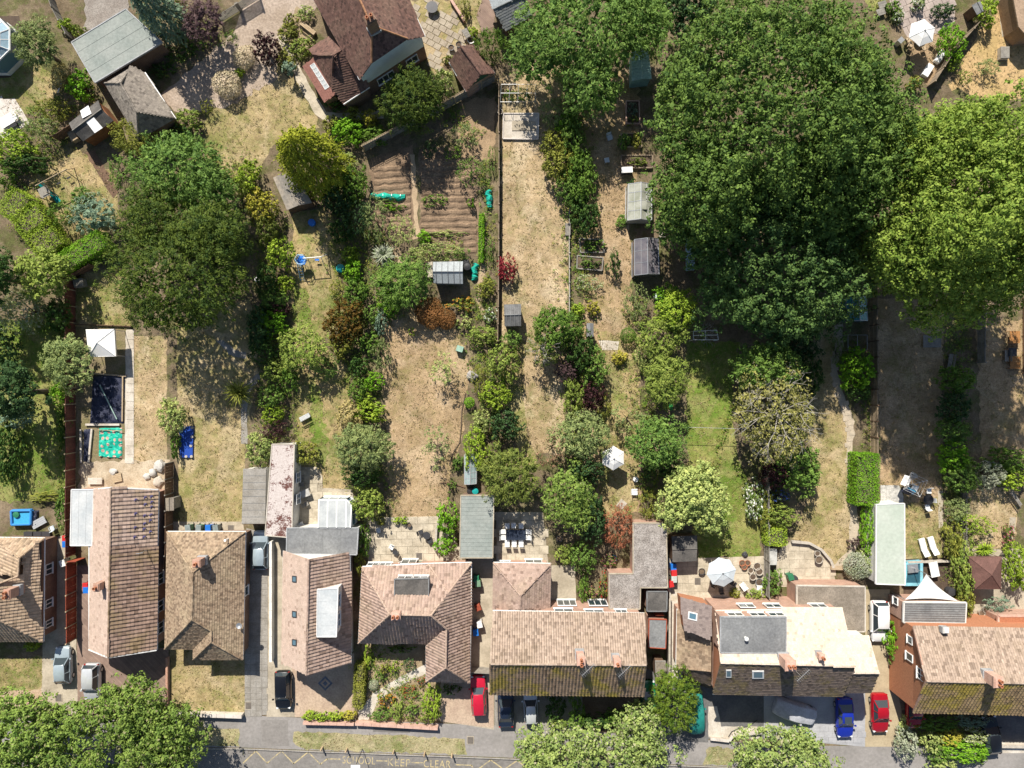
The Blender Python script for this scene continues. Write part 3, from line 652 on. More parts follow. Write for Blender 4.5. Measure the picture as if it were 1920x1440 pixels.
def tile_face(g, P, tw, tl, prof, rise=.05):
    """courses of single tiles over one roof slope P (3-D corner points)"""
    c = lsq_plane(P); P2 = [(p[0], p[1]) for p in P]
    grad = Vector((c[0], c[1], 0)); sl = grad.length
    if sl < 1e-3: return
    up = grad.normalized(); u = Vector((up.y, -up.x, 0)); cs = 1 / math.sqrt(1 + sl * sl)
    n = Vector((-c[0], -c[1], 1)).normalized()
    us = [u.dot(Vector((*p, 0))) for p in P2]; vs_ = [up.dot(Vector((*p, 0))) for p in P2]
    dl = tl * cs; z = lambda q: c[0] * q.x + c[1] * q.y + c[2]
    u0, u1, v0, v1 = min(us), max(us), min(vs_), max(vs_)
    nv = int((v1 - v0) / dl) + 1; nu = int((u1 - u0) / tw) + 1
    for j in range(nv):
        off = (tw / 2 if (j % 2 and not prof) else 0)
        for i in range(-1, nu + 1):
            uu = u0 + (i + .5) * tw + off; vv = v0 + (j + .5) * dl
            q = u * uu + up * vv
            if not inside((q.x, q.y), P2): continue
            e = rnd.uniform(.75, 1.3) * rise; hw = tw * .485; a = up * (vv - dl * .5); bq = up * (vv + dl * .52)
            def pt(du, base, k): p = u * (uu + du) + base; return (p.x + n.x * k, p.y + n.y * k, z(p) + n.z * k)
            b = len(g.v)
            if prof:
                g.v += [pt(-hw, a, e * .35), pt(-hw * .2, a, e * 1.25), pt(hw, a, e * .3), pt(-hw, bq, .008), pt(-hw * .2, bq, e * .8), pt(hw, bq, .006), pt(-hw, a, 0), pt(hw, a, 0)]
                g.f += [(b, b + 1, b + 4, b + 3), (b + 1, b + 2, b + 5, b + 4), (b + 6, b + 7, b + 2, b + 1, b)]
            else:
                g.v += [pt(-hw, a, e), pt(hw, a, e), pt(hw, bq, .006), pt(-hw, bq, .006), pt(-hw, a, 0), pt(hw, a, 0)]
                g.f += [(b, b + 1, b + 2, b + 3), (b + 4, b + 5, b + 1, b)]
    return
def roof(root, V, faces, tmat, ridges=(), eaves=(), tile=(.3, .34), prof=False, rise=.05, capm=None, gutm=None, name='roof', cap_r=.13, only=None):
    K = {k: W(*v) for k, v in V.items()}
    g = Geo(); tg = Geo()
    for f in faces:
        P = [K[c] for c in f.split()]
        if newell(P).z < 0: P = P[::-1]
        c = lsq_plane(P); P = [Vector((p.x, p.y, c[0] * p.x + c[1] * p.y + c[2])) for p in P]
        g.slab(P, .12); tile_face(tg, P, tile[0], tile[1], prof, rise)
    r = part(name, g, tmat, root); 
    tt = part('roof_tiles', tg, tmat, r, kind='stuff')
    if ridges:
        cg = Geo()
        for e in ridges:
            a, b = [K[c] for c in e.split()]; d = b - a; n = max(1, int(d.length / .42))
            for i in range(n):
                p, q = a + d * (i / n), a + d * ((i + .96) / n); lift = Vector((0, 0, .02 + .025 * (i % 2)))
                cg.tube(p + lift, q + lift, cap_r * .8, 6)
        part('ridge_tiles', cg, capm or tmat, r, kind='stuff')
    for e in eaves:
        a, b = [K[c] for c in e.split()]; gg = Geo(); dn = Vector((0, 0, -.10)); gg.tube(a + dn, b + dn, .065, 6)
        part('gutter', gg, gutm or UPVC, root)
    return r, K
def walls(root, pts, h, m, over=.35, name='wall', z0=-.02):
    g = Geo(); p = inset(pts, over); g.prism(p, z0, h); return part(name, g, m, root), p
def gable(root, a, r, b, m, into, z0=2.0, name='gable_wall', t=.2):
    """triangular wall under a gable; into = direction to the inside of the house"""
    into = Vector(into).normalized(); g = Geo(); s = into * .25
    drop = Vector((0, 0, -.14)); d = (b - a).normalized() * .3
    T = [a + s + d + drop, b + s - d + drop, Vector((b.x, b.y, z0)) + s - d, Vector((a.x, a.y, z0)) + s + d]
    top = r + s + drop; poly = [T[3], T[2], T[1], top, T[0]]
    g.loft([poly, [q + into * t for q in poly]], True); return part(name, g, m, root)
def chimney(root, px, py, z0, z1, w, l, m=None, pots=2, ang=0.0, aerial=False, potm=None, flash=True):
    """stack whose top shows at pixel (px,py)"""
    p = W(px, py, z1); g = Geo(); g.box(p.x, p.y, (z0 + z1) / 2, w, l, z1 - z0, ang); g.box(p.x, p.y, z1 - .12, w + .1, l + .1, .14, ang); g.box(p.x, p.y, z1 + .03, w - .06, l - .06, .06, ang)
    c = part('chimney', g, m or BRICKR, root)
    if flash:
        f = Geo(); f.box(p.x, p.y, z0 + .55, w + .16, l + .16, .5, ang); part('lead_flashing', f, LEAD, c)
    for i in range(pots):
        o = (i - (pots - 1) / 2) * .42; q = Geo()
        cx, cy = p.x + (-math.sin(ang) * o if l >= w else math.cos(ang) * o), p.y + (math.cos(ang) * o if l >= w else math.sin(ang) * o)
        q.loft([[(cx + rr * math.cos(t * math.pi / 5), cy + rr * math.sin(t * math.pi / 5), z1 + zz) for t in range(10)] for rr, zz in ((.15, .05), (.13, .35), (.16, .4), (.16, .46), (.10, .46), (.10, .2))], True)
        part('chimney_pot', q, potm or TERRA, c)
    if aerial:
        q = Geo(); a = Vector((p.x + w / 2, p.y - l / 2, z1 - .6)); q.tube(a, a + Vector((0, 0, 2.0)), .02, 5); b = a + Vector((0, 0, 1.9)); d = Vector((-.8, -.75, 0))
        q.tube(b + d * .5, b - d * .9, .022, 5)
        for i in range(9):
            e = b + d * .5 - d * (1.35 * i / 8); pp = Vector((.75, -.8, 0)) * .28; q.tube(e - pp, e + pp, .012, 4)
        part('tv_aerial', q, METAL, root)
    return c
def flatroof(root, px, h, m, wallm, over=.18, trim=None, tw=.09, name='roof', wname='wall', wh=None, t=.16):
    P = WL(px, h); g = Geo(); g.prism(P, h - t, h); r = part(name, g, m, root)
    if trim:
        e = Geo(); n = len(P)
        for i in range(n):
            a, b = P[i], P[(i + 1) % n]; e.bar(a, b, tw, h - t - .03, h + .045)
        part('roof_edge', e, trim, r)
    if wallm:
        w = Geo(); w.prism(inset(P, over), -.02, h - t); part(wname, w, wallm, root)
    return r, P
def seams(root, P, n, m, z, along=True, w=.04, name='roof_seam'):
    """raised laps across a flat roof given as four corners; one part"""
    g = Geo(); a, b, c, d = P[:4]
    for i in range(1, n):
        t = i / n; p, q = (a.lerp(b, t), d.lerp(c, t)) if along else (a.lerp(d, t), b.lerp(c, t))
        g = Geo(); g.bar(p, q, w, z, z + .018); part(name, g, m, root)
def roof_window(root, pts, frame=None, glass=None, lift=.1):
    """roof light set in a slope, corners as (px,py,h)"""
    P = [Vector(p) if isinstance(p, Vector) else W(*p) for p in pts]
    if newell(P).z < 0: P = P[::-1]
    n = newell(P); c = sum(P, Vector()) / len(P); g = Geo(); m = len(P)
    O = [p + n * lift for p in P]; I = [c + (p - c) * .74 + n * lift for p in P]
    for i in range(m):
        j = (i + 1) % m; b = len(g.v); g.v += [tuple(x) for x in (P[i], P[j], O[j], O[i], I[j], I[i])]; g.f += [(b, b + 1, b + 2, b + 3), (b + 3, b + 2, b + 4, b + 5)]
    o = part('roof_window', g, frame or DARKM, root); q = Geo(); q.poly([c + (p - c) * .76 + n * (lift - .02) for p in P]); part('pane', q, glass or GLASSB, o); return o
def house(label, near, cat='house', name='house'):
    p = W(*near); return thing(name, label, cat, (p.x, p.y, 0))

# --- bungalow cut by the left edge
A = house('tan tiled bungalow cut off by the left edge beside the grey-blue car', (20, 1100))
V = dict(a=(83, 1009, 2.7), b=(36, 1046, 5.0), c=(34, 1080, 5.0), d=(-22, 1102, 6.0), e=(-22, 1152, 6.0), f=(81, 1203, 2.7), g=(-120, 1203, 2.7), h=(-14, 1008, 2.7), i=(-120, 1060, 2.7), j=(-14, 1075, 3.2))
roof(A, V, ['a b c d e f', 'f e g', 'a h b', 'h j c b', 'e d i g'], TILE_A, ['a b', 'b c', 'c d', 'd e', 'e f', 'h b', 'e g'], ['a f', 'f g', 'h a'], (.33, .34), True, .06)
_, fp = walls(A, WL([(83, 1009), (81, 1203), (-120, 1203), (-120, 1060), (-14, 1060), (-14, 1008)], 2.7), 2.62, BRICK)
xw = 960 + (fp[0].x * S if fp[0].x > -50 else -49 * S)
xe = max(q.x for q in fp)
for yy, ww in ((1060, 1.1), (1123, .9), (1160, .8)):
    y = W(0, yy).y; window(A, (xe, y, 1.5), 0, ww, 1.1, 2)
chimney(A, 12, 1115, 4.2, 6.4, .6, .9, BRICKR, 2)

# --- long gabled chalet bungalow with the grey flat side roof
B = house('long brown ribbed tile bungalow with pale side roof and blue clips on its rear slope', (250, 1100))
V = dict(a=(176, 917, 2.6), b=(208, 914, 4.9), c=(297, 918, 2.6), d=(294, 1219, 2.5), e=(203, 1233, 4.9), f=(166, 1218, 2.5), g=(166, 1024, 2.5), h=(176, 1024, 2.6))
r, K = roof(B, V, ['a b e f g h'], TILE_D, [], ['f g'], (.3, .33), False, .04)
V['m'] = (207, 1024, 4.9); V['n'] = (295, 1024, 2.56)
r, K = roof(B, V, ['b c n m'], TILE_BOLD, ['b m'], ['c n'], (.4, .36), True, .085)
r, K = roof(B, V, ['m n d e'], TILE_BOLDM, ['m e'], ['n d'], (.4, .36), True, .085)
walls(B, [K['a'], K['c'], K['d'], K['f']], 2.42, BRICKR)
gable(B, K['d'], K['e'], K['f'], BRICKR, (0, 1, 0)); gable(B, K['a'], K['b'], K['c'], RENDER, (0, -1, 0))
g = Geo()
for a, b in (('f', 'e'), ('e', 'd'), ('a', 'b'), ('b', 'c')): g = Geo(); g.slab([K[a] + Vector((0, .06, .05)), K[b] + Vector((0, .06, .05)), K[b] + Vector((0, -.06, .05)), K[a] + Vector((0, -.06, .05))], .2); part('barge_board', g, UPVC, B)
P = WL([(134, 918), (176, 918), (173, 1023), (132, 1023)], 2.55); g = Geo(); g.prism(P, 2.4, 2.55); fr = part('flat_roof', g, ZINC, B)
seams(fr, P, 3, ZINC, 2.55, True); w = Geo(); w.prism(inset(P, .15), -.02, 2.4); part('side_wall', w, BRICKR, B)
e = Geo()
for i in range(4): e.bar(P[i], P[(i + 1) % 4], .08, 2.42, 2.6)
part('roof_edge', e, UPVC, fr)
tx = W(294, 1140, 0); xe = max(q.x for q in inset([K['a'], K['c'], K['d'], K['f']], .35))
for yy in (1145, 1185, 1095): window(B, (xe, W(0, yy).y + 1.0, 1.5), 0, 1.2, 1.1, 2)
clips = [(254, 936), (274, 931), (287, 929), (274, 944), (288, 939), (254, 962), (273, 965), (286, 963), (285, 974), (273, 980), (253, 988), (272, 990), (285, 995), (252, 1006), (272, 1005), (287, 948)]
c = lsq_plane([K['b'], K['c'], K['d'], K['e']])
for i, (x, y) in enumerate(clips):
    p = W(x, y, 3.2); z = c[0] * p.x + c[1] * p.y + c[2]; p = W(x, y, z); g = Geo(); s = .17
    z = c[0] * p.x + c[1] * p.y + c[2] + .13
    dz = lambda dx: c[0] * dx
    g.box(p.x, p.y, z, .24, .1, .06); g.box(p.x - .09, p.y - .12, z + dz(-.09), .08, .16, .06)
    part('roof_clip', g, plain('blue_clip', (.09, .08, .20)), B)
chimney(B, 180, 1102, 3.2, 5.4, .55, .75, BRICKR, 1)
g = Geo(); p = W(272, 1033, 3.5); g.tube(p + Vector((0, 0, -.6)), p + Vector((0, 0, 1.3)), .03, 5); g.tube(p + Vector((-.3, 0, 1.2)), p + Vector((.4, .1, 1.2)), .03, 5); part('tv_aerial', g, METAL, B)

# --- brown hipped bungalow
D = house('brown speckled hipped bungalow with two dark front gablets above a dry front lawn', (390, 1120))
V = dict(a=(313, 997, 2.6), b=(460, 997, 2.6), c=(455, 1237, 2.6), d=(362, 1237, 2.6), e=(362, 1217, 2.6), f=(309, 1217, 2.6), r=(362, 1073, 5.4), s=(360, 1162, 5.4), p=(396, 1183, 4.4), q=(396, 1204, 4.4))
roof(D, V, ['a f s r', 'a r b', 'b r s p q c', 'f e p s', 'e d q p', 'd c q'], TILE_BROWN, ['a r', 'r b', 'r s', 's f', 's p', 'p q', 'q d', 'q c'], ['a f', 'b c', 'a b', 'd c', 'e f'], (.19, .24), False, .04, gutm=UPVC)
_, fp = walls(D, WL([V[k][:2] for k in 'abcdef'], 2.6), 2.5, BRICK)
xe = max(q.x for q in fp); window(D, (xe, W(0, 1100).y, 1.5), 0, 1.0, 1.0); 
chimney(D, 368, 1057, 4.3, 6.3, .75, .75, BRICKR, 1)
g = Geo(); p = W(426, 1011, 3.4); g.tube(p + Vector((0, 0, -.3)), p + Vector((0, 0, .55)), .06, 8); g.tube(p + Vector((0, 0, .5)), p + Vector((0, 0, .6)), .13, 8); part('flue', g, UPVC, D)
g = Geo(); p = W(452, 1170, 2.9); g.tube(p, p + Vector((0, 0, .5)), .02, 5); g.lathe([(.02, .42), (.3, .55), (.31, .57), (.02, .46)], 12, p.x, p.y, p.z); part('satellite_dish', g, METAL, D)

# --- rosy gabled house with the long side dormer
E = house('rosy tiled gabled bungalow with three roof windows and a long grey-topped dormer', (606, 1150))
V = dict(a=(531, 1033, 2.7), b=(579, 1049, 5.9), c=(656, 1036, 2.7), d=(658, 1244, 2.7), e=(575, 1266, 5.9), f=(528, 1243, 2.7))
r, K = roof(E, V, ['a b e f'], TILE_D, [], ['a f'], (.3, .3), False, .03)
r, K = roof(E, V, ['b c d e'], TILE_PINK, ['b e'], ['c d'], (.34, .36), True, .07)
walls(E, [K['a'], K['c'], K['d'], K['f']], 2.5, RENDER)
gable(E, K['d'], K['e'], K['f'], RENDER, (0, 1, 0)); gable(E, K['a'], K['b'], K['c'], RENDER, (0, -1, 0))
cw = lsq_plane([K['a'], K['b'], K['e'], K['f']])
def on_plane(c, px, py):
    z = 3.5
    for _ in range(8): p = W(px, py, z); z = c[0] * p.x + c[1] * p.y + c[2]
    return W(px, py, z)
for y in (1085, 1151, 1204): roof_window(E, [on_plane(cw, x, yy) for x, yy in ((549, y - 6), (557, y - 5), (557, y + 7), (549, y + 6))])
P = WL([(595, 1105), (634, 1103), (631, 1194), (594, 1194)], 5.5); g = Geo(); g.prism(P, 5.36, 5.5); dr = part('dormer_roof', g, ZINC, E)
g = Geo(); g.prism(inset(P, .1), 3.0, 5.36); dw = part('dormer', g, RENDER, E)
g = Geo(); 
for i in range(4): g.bar(P[i], P[(i + 1) % 4], .07, 5.38, 5.55)
part('dormer_edge', g, UPVC, dr)
seams(dr, P, 4, ZINC, 5.5, False, .03)
xe = (P[1].x + P[2].x) / 2 - .08
for t in (.3, .7): window(E, (xe, P[1].y + (P[2].y - P[1].y) * t, 4.7), 0, 1.4, .8, 2)
flatroof(E, [(538, 990), (672, 990), (669, 1040), (537, 1038)], 2.8, FELT, RENDER, .15, LEAD, .1, 'flat_roof', 'extension_wall')
g = Geo(); P = WL([(538, 990), (672, 990), (669, 1040), (537, 1038)], 2.81); seams(E, P, 4, FELT, 2.80, True, .06)

# conservatory behind it
CV = house('white framed conservatory with grey glazed roof behind the rosy bungalow', (628, 962), 'conservatory', 'conservatory')
V = [(598, 937, 2.3), (649, 937, 2.3), (659, 945, 2.3), (657, 989, 2.9), (597, 989, 2.9)]
P = WL(V); g = Geo(); base = [Vector((p.x, p.y, 0)) for p in P]
for i in range(4): g.bar(base[i], base[i + 1], .22, -.02, .6)
part('dwarf_wall', g, RENDER, CV)
g = Geo(); g.poly(P); part('glass_roof', g, GLASSROOF, CV)
bars = [(P[3], P[2]), (P[4], P[0])] + [(P[0].lerp(P[1], t), P[4].lerp(P[3], t * .86)) for t in (.33, .66, 1.0)]
for a, b in bars:
    g = Geo(); d = (b - a).cross(Vector((0, 0, 1))).normalized() * .06; u = Vector((0, 0, .05)); g.loft([[a - d, a + d, a + d + u, a - d + u], [b - d, b + d, b + d + u, b - d + u]]); part('glazing_bar', g, UPVC, CV)
for i in range(3):
    a, b = P[i - 1], P[i] if i else P[0]
for a, b in ((P[4], P[0]), (P[0], P[1]), (P[1], P[2]), (P[2], P[3])):
    g = Geo(); g.bar(a, b, .14, min(a.z, b.z) - .12, min(a.z, b.z) + .03); part('eaves_beam', g, UPVC, CV)
    n = max(2, int((b - a).length / .9)); q = Geo()
    for i in range(n + 1): p = a.lerp(b, i / n); q.box(p.x, p.y, 1.4, .09, .09, 1.7)
    q.bar(a, b, .1, .6, .68); f = part('window_frame', q, UPVC, CV); q = Geo(); q.bar(a, b, .02, .6, min(a.z, b.z) - .1); part('pane', q, GLASSB, f)
g = Geo(); p, q = W(585, 984, 1.0), W(596, 978, 1.0)

# long garage with moss stained roof
GA = house('long white garage with a lichen white roof stained by red moss', (525, 920), 'garage', 'garage')
flatroof(GA, [(510, 833), (552, 833), (547, 1008), (497, 1004)], 2.7, STAINED, RENDER, .05, CONCW, .1)
xe = W(552, 0, 2.7).x; xw2 = 560.5
P = WL([(552, 872), (547, 985)], 2.7)
for y0 in (895, 935):
    p = on_x(554, y0, 562.5); window(GA, (P[0].x + .0, p.y, 1.6), 0, 1.1, 1.2, 2, 2)
SG = house('low lean-to roofed in grey slabs beside the moss stained garage', (476, 935), 'shed', 'lean_to')
r, P = flatroof(SG, [(456, 879), (499, 879), (497, 982), (453, 982)], 2.4, SLABG, RENDER, .1, None)
seams(SG, P, 8, FELT, 2.4, False, .03)
g = Geo(); g.bar(P[2], P[3], .12, 2.2, 2.34); part('fascia', g, WOODO, SG)

# --- many-hipped pink house
Fh = house('pink tiled many-hipped bungalow with a black flat-topped rear dormer', (780, 1160))
V = dict(a=(679, 1063, 2.6), b=(803, 1057, 2.6), c=(884, 1055, 2.6), d=(840, 1112, 4.5), e=(808, 1154, 6.6), f=(731, 1152, 6.6), g=(672, 1206, 2.6), h=(837, 1179, 5.3), i=(799, 1207, 2.6), j=(836, 1252, 5.2), k=(799, 1278, 2.6), l=(881, 1280, 2.6))
r, K = roof(Fh, V, ['a b d e f', 'b c d', 'c d e h j l', 'a f g', 'g f e h i', 'i h j k', 'k j l'], TILE_PINK, ['a f', 'f e', 'f g', 'e h', 'h j', 'j k', 'j l', 'c d', 'b d', 'd e'], ['a g', 'g i', 'i k', 'k l', 'c l', 'a b', 'b c'], (.31, .36), True, .06, capm=M('pale_ridge', (.50, .37, .29), .9, .3, 3.0))
_, fp = walls(Fh, [K[k] for k in 'abclkig'], 2.5, BRICKR)
P = WL([(740, 1086), (804, 1084), (803, 1142), (739, 1142)], 5.0); g = Geo(); g.prism(P, 4.85, 5.0); dr = part('dormer_roof', g, FELTB, Fh)
g = Geo(); g.prism(inset(P, .12), 2.9, 4.85); part('dormer', g, LEAD, Fh)
g = Geo()
for i in range(4): g.bar(P[i], P[(i + 1) % 4], .1, 4.87, 5.06)
part('dormer_edge', g, FELT, dr); yn = P[0].y - .1
for t in (.27, .73): window(Fh, (P[0].x + (P[1].x - P[0].x) * t, yn, 4.1), R(90), 1.5, 1.1, 2)
yn = max(q.y for q in fp)
for x in (705, 728): window(Fh, (W(x, 0).x, W(0, 1052).y, 1.5), R(90), 1.2, 1.2, 2)
window(Fh, (W(770, 0).x, W(0, 1049).y, 1.1), R(90), 1.6, 2.0, 2)
chimney(Fh, 742, 1156, 4.9, 7.0, .8, .7, COPING, 2)

# --- pair of pale mottled semi-detached houses (the middle)
G1 = house('pair of two-storey houses under one pale mottled roof with dark mossy front', (1060, 1220))
V = dict(a=(924, 1146, 5), b=(1209, 1151, 5), c=(1212, 1247, 7.8), d=(920, 1245, 7.8), e=(1207, 1306, 5), f=(918, 1301, 5))
r, K = roof(G1, V, ['a b c d'], TILE_F, ['d c'], [], (.24, .33), True, .11, cap_r=.16)
roof(G1, V, ['d c e f'], TILE_MOSS, [], ['f e'], (.33, .36), True, .085)
_, fp = walls(G1, [K[k] for k in 'abef'], 4.85, BRICKR, .3)
gable(G1, K['b'], K['c'], K['e'], BRICKR, (-1, 0, 0), 4.0); gable(G1, K['f'], K['d'], K['a'], BRICKR, (1, 0, 0), 4.0)
g = Geo(); g.bar(K['a'] + Vector((0, .03, 0)), K['b'] + Vector((0, .03, 0)), .1, 4.8, 4.95); part('fascia', g, UPVC, G1)
yn = max(q.y for q in fp)
for x in (1057, 1114, 1165): window(G1, (W(x, 0, 4).x, yn - (.12 if x > 1080 else 0.02), 3.9), R(90), 1.9 if x < 1150 else 1.2, 1.2, 2)
for x in (1062, 1120): window(G1, (W(x, 0, 1).x, yn - .06, 1.2), R(90), 2.0, 2.0, 3)
chimney(G1, 1090, 1241, 6.8, 9.3, .7, .75, COPING, 2, 0, True); chimney(G1, 1158, 1245, 6.8, 9.0, .6, .6, COPING, 1, 0, True)
AN = house('hip-roofed single storey wing behind the middle pair of houses', (978, 1100), 'house wing', 'house_wing')
V = dict(a=(925, 1055, 2.7), b=(1033, 1057, 2.7), c=(1031, 1143, 2.7), d=(924, 1143, 2.7), e=(976, 1117, 4.9), f=(975, 1143, 4.9))
r, K = roof(AN, V, ['a b e', 'b c f e', 'a e f d'], TILE_PINK, ['a e', 'b e', 'e f'], ['a b', 'b c'], (.3, .3), False, .05)
_, fp = walls(AN, [K[k] for k in 'abcd'], 2.55, BRICKR); yn = max(q.y for q in fp)
window(AN, (W(1000, 0).x, yn, 1.1), R(90), 1.8, 2.0, 2); window(AN, (W(945, 0).x, yn, 1.4), R(90), 1.3, 1.2, 2)
EX = house('L-shaped grey mottled felt flat roof extension behind the right half of the middle houses', (1200, 1060), 'extension', 'extension')
flatroof(EX, [(1187, 981), (1249, 981), (1252, 1102), (1201, 1102), (1200, 1142), (1142, 1142), (1142, 1076), (1187, 1076)], 2.8, FELTM, BRICKR, .12, CONC, .1)
SB = house('small black felt outhouse roof with a red door beside the middle houses', (1231, 1130), 'outhouse', 'outhouse')
flatroof(SB, [(1213, 1109), (1251, 1109), (1250, 1146), (1213, 1146)], 2.5, FELTB, BRICKR, .1, FELT, .1)
g = Geo(); g.box(W(1230, 0).x, W(0, 1142).y - .02, 1.0, .9, .06, 2.0); part('door', g, WOODO, SB)
SB2 = house('dark green-grey flat outhouse roof with red trim in the side passage', (1234, 1188), 'outhouse', 'outhouse')
flatroof(SB2, [(1217, 1161), (1250, 1162), (1248, 1216), (1216, 1214)], 2.5, FELT, BRICKR, .1, WOODO, .08)
SB3 = house('narrow grey lean-to store at the front end of the side passage', (1238, 1255), 'store', 'outhouse')
flatroof(SB3, [(1229, 1240), (1248, 1240), (1247, 1274), (1230, 1274)], 2.2, FELTT, WOODB, .1, WOODG, .06)

# --- pair with flat dormer and cream slope
Gr = house('pair of two-storey houses with a black flat dormer and a cream rear roof slope', (1440, 1220))
V = dict(a=(1341, 1143, 5), b=(1580, 1139, 5), c=(1604, 1249, 7.8), d=(1351, 1243, 7.8), e=(1581, 1305, 5), f=(1337, 1302, 5))
r, K = roof(Gr, V, ['a b c d'], TILE_CREAM, ['d c'], [], (.28, .3), False, .03)
roof(Gr, V, ['d c e f'], tilemat('dark_slates', (.21, .16, .13), (.155, .12, .10), (.08, .06, .05), (.20, .155, .04), .5, .2), [], ['f e'], (.28, .26), False, .04)
_, fp = walls(Gr, [K[k] for k in 'abef'], 4.85, BRICKR, .3)
gable(Gr, K['b'], K['c'], K['e'], BRICKR, (-1, 0, 0), 4.0); gable(Gr, K['f'], K['d'], K['a'], HUNG, (1, 0, 0), 4.0)
P = WL([(1351, 1157), (1474, 1157), (1474, 1225), (1351, 1224)], 7.3); g = Geo(); g.prism(P, 7.1, 7.3); dr = part('dormer_roof', g, FELT, Gr); seams(dr, P, 6, FELT, 7.3, True, .03)
g = Geo(); g.prism(inset(P, .1), 4.6, 7.1); part('dormer', g, BRICKR, Gr)
g = Geo()
for i in range(4): g.bar(P[i], P[(i + 1) % 4], .1, 7.12, 7.35)
part('dormer_edge', g, LEAD, dr)
g = Geo(); p = W(1398, 1196, 7.4); g.lathe([(.12, -.1), (.12, .25), (.2, .27), (.2, .36), (.05, .4)], 10, p.x, p.y, p.z); part('roof_vent', g, UPVC, dr)
for x in (1378, 1420, 1455): window(Gr, (W(x, 0, 6.3).x, P[0].y - .1, 6.3), R(90), 1.5, 1.1, 2)
for x in (1400, 1450, 1535): window(Gr, (W(x, 0, 3.7).x, max(q.y for q in fp), 3.6), R(90), 1.6, 1.2, 2)
cs = lsq_plane([K['d'], K['c'], K['e'], K['f']])
for x, y, w2 in ((1366, 1262, 5), (1421, 1264, 11)): roof_window(Gr, [on_plane(cs, a, b) for a, b in ((x - w2, y - 7), (x + w2, y - 7), (x + w2, y + 7), (x - w2, y + 7))], UPVC)
chimney(Gr, 1483, 1249, 6.8, 9.4, .95, .95, COPING, 2, R(90), True); chimney(Gr, 1542, 1233, 6.6, 8.2, .45, .5, COPING, 1)
# set-back side wing
V = dict(a=(1592, 1191, 5), b=(1629, 1191, 5), c=(1649, 1262, 7.0), d=(1605, 1262, 7.0), e=(1633, 1299, 5), f=(1592, 1299, 5))
SW = house('narrow side wing with white ridge joined to the cream roofed house', (1590, 1240), 'house wing', 'house_wing')
V2 = {k: ((v[0] if k not in 'adf' else {'a': 1578, 'd': 1596, 'f': 1576}[k]), v[1], v[2]) for k, v in V.items()}
r, K = roof(SW, V2, ['a b c d'], TILE_CREAM, ['d c'], [], (.28, .3), False, .03)
roof(SW, V2, ['d c e f'], MATS['dark_slates'], [], ['f e'], (.28, .26), False, .04)
walls(SW, [K[k] for k in 'abef'], 4.85, RENDER, .25); gable(SW, K['b'], K['c'], K['e'], RENDER, (-1, 0, 0), 4.0)
# low hipped part on its left
SL = house('low hipped side part with a square roof window left of the black flat dormer', (1300, 1200), 'house wing', 'house_wing')
V = dict(a=(1270, 1142, 2.7), b=(1334, 1140, 4.7), c=(1333, 1258, 4.7), d=(1302, 1274, 2.7), e=(1268, 1252, 2.7), f=(1332, 1290, 2.7))
r, K = roof(SL, V, ['a b c e'], TILE_BROWN, ['e c'], ['a e'], (.3, .3), False, .04)
roof(SL, dict(e=(1268, 1252, 2.7), c=(1333, 1258, 4.7), f=(1334, 1284, 2.7), d=(1302, 1278, 2.7)), ['e c f d'], MATS['dark_slates'], [], [], (.28, .26), False, .04)
walls(SL, WL([(1270, 1142), (1334, 1142), (1333, 1280), (1302, 1276), (1268, 1252)], 2.7), 2.6, BRICKR, .25)
V = dict(a=(1276, 1120, 4.6), b=(1335, 1137, 5.6), c=(1332, 1201, 5.6), d=(1282, 1180, 4.6))
r, K = roof(SL, V, ['a b c d'], TILE_ROSE, [], [], (.25, .3), False, .03, name='upper_roof')
g = Geo(); g.prism(inset([K[k] for k in 'abcd'], .12), 2.5, 4.45); part('upper_wall', g, HUNG, SL)
cp = lsq_plane([K[k] for k in 'abcd']); roof_window(SL, [on_plane(cp, a, b) for a, b in ((1291, 1146), (1308, 1150), (1307, 1164), (1290, 1160))], UPVC)
# rear flat roof and patio parapets
RF = house('brown-grey flat rear extension between the patio and the white car', (1560, 1130), 'extension', 'extension')
flatroof(RF, [(1494, 1098), (1622, 1100), (1622, 1184), (1580, 1186), (1566, 1140), (1494, 1136)], 2.9, FELTT, BRICKR, .08, CONCW, .12)
window(RF, (W(1528, 0).x, W(0, 1096).y - .35, 1.3), R(90), 2.4, 1.6, 3)

# --- right hand house with orange tile-hung gable
Hh = house('right hand house with orange tile-hung gable wall and mossy ribbed front slope', (1830, 1240))
V = dict(a=(1712, 1174, 5), b=(2100, 1181, 5), c=(2100, 1285, 7.8), d=(1737, 1277, 7.8), e=(2100, 1345, 5), f=(1713, 1336, 5))
r, K = roof(Hh, V, ['a b c d'], TILE_F, ['d c'], [], (.25, .34), True, .11, cap_r=.16)
roof(Hh, V, ['d c e f'], tilemat('striped_mossy_tiles', (.33, .235, .13), (.26, .18, .10), (.12, .085, .055), (.30, .235, .04), .85, .15), [], ['f e'], (.34, .36), True, .09)
_, fp = walls(Hh, [K[k] for k in 'abef'], 4.8, HUNG, .2)
gable(Hh, K['f'], K['d'], K['a'], HUNG, (1, 0, 0), 4.0)
xw = min(q.x for q in fp); xpx = 960 + xw * S
g = Geo(); off = Vector((-.03, 0, .03))
for a, b in (('a', 'd'), ('d', 'f')): g = Geo(); g.slab([K[a] + off, K[b] + off, K[b] + off + Vector((.12, 0, 0)), K[a] + off + Vector((.12, 0, 0))], .2); part('barge_board', g, BRICKR, Hh)
for x, y, w, h, c2 in ((1707, 1200, .8, .9, 1), (1706, 1232, .8, 1.2, 1), (1729, 1265, 1.1, 1.3, 2)):
    p = on_x(x, y, xpx); window(Hh, (xw - (.06 if p.z > 4.9 else 0), p.y, p.z), R(180), w, h, c2, 2 if c2 == 2 else 1)
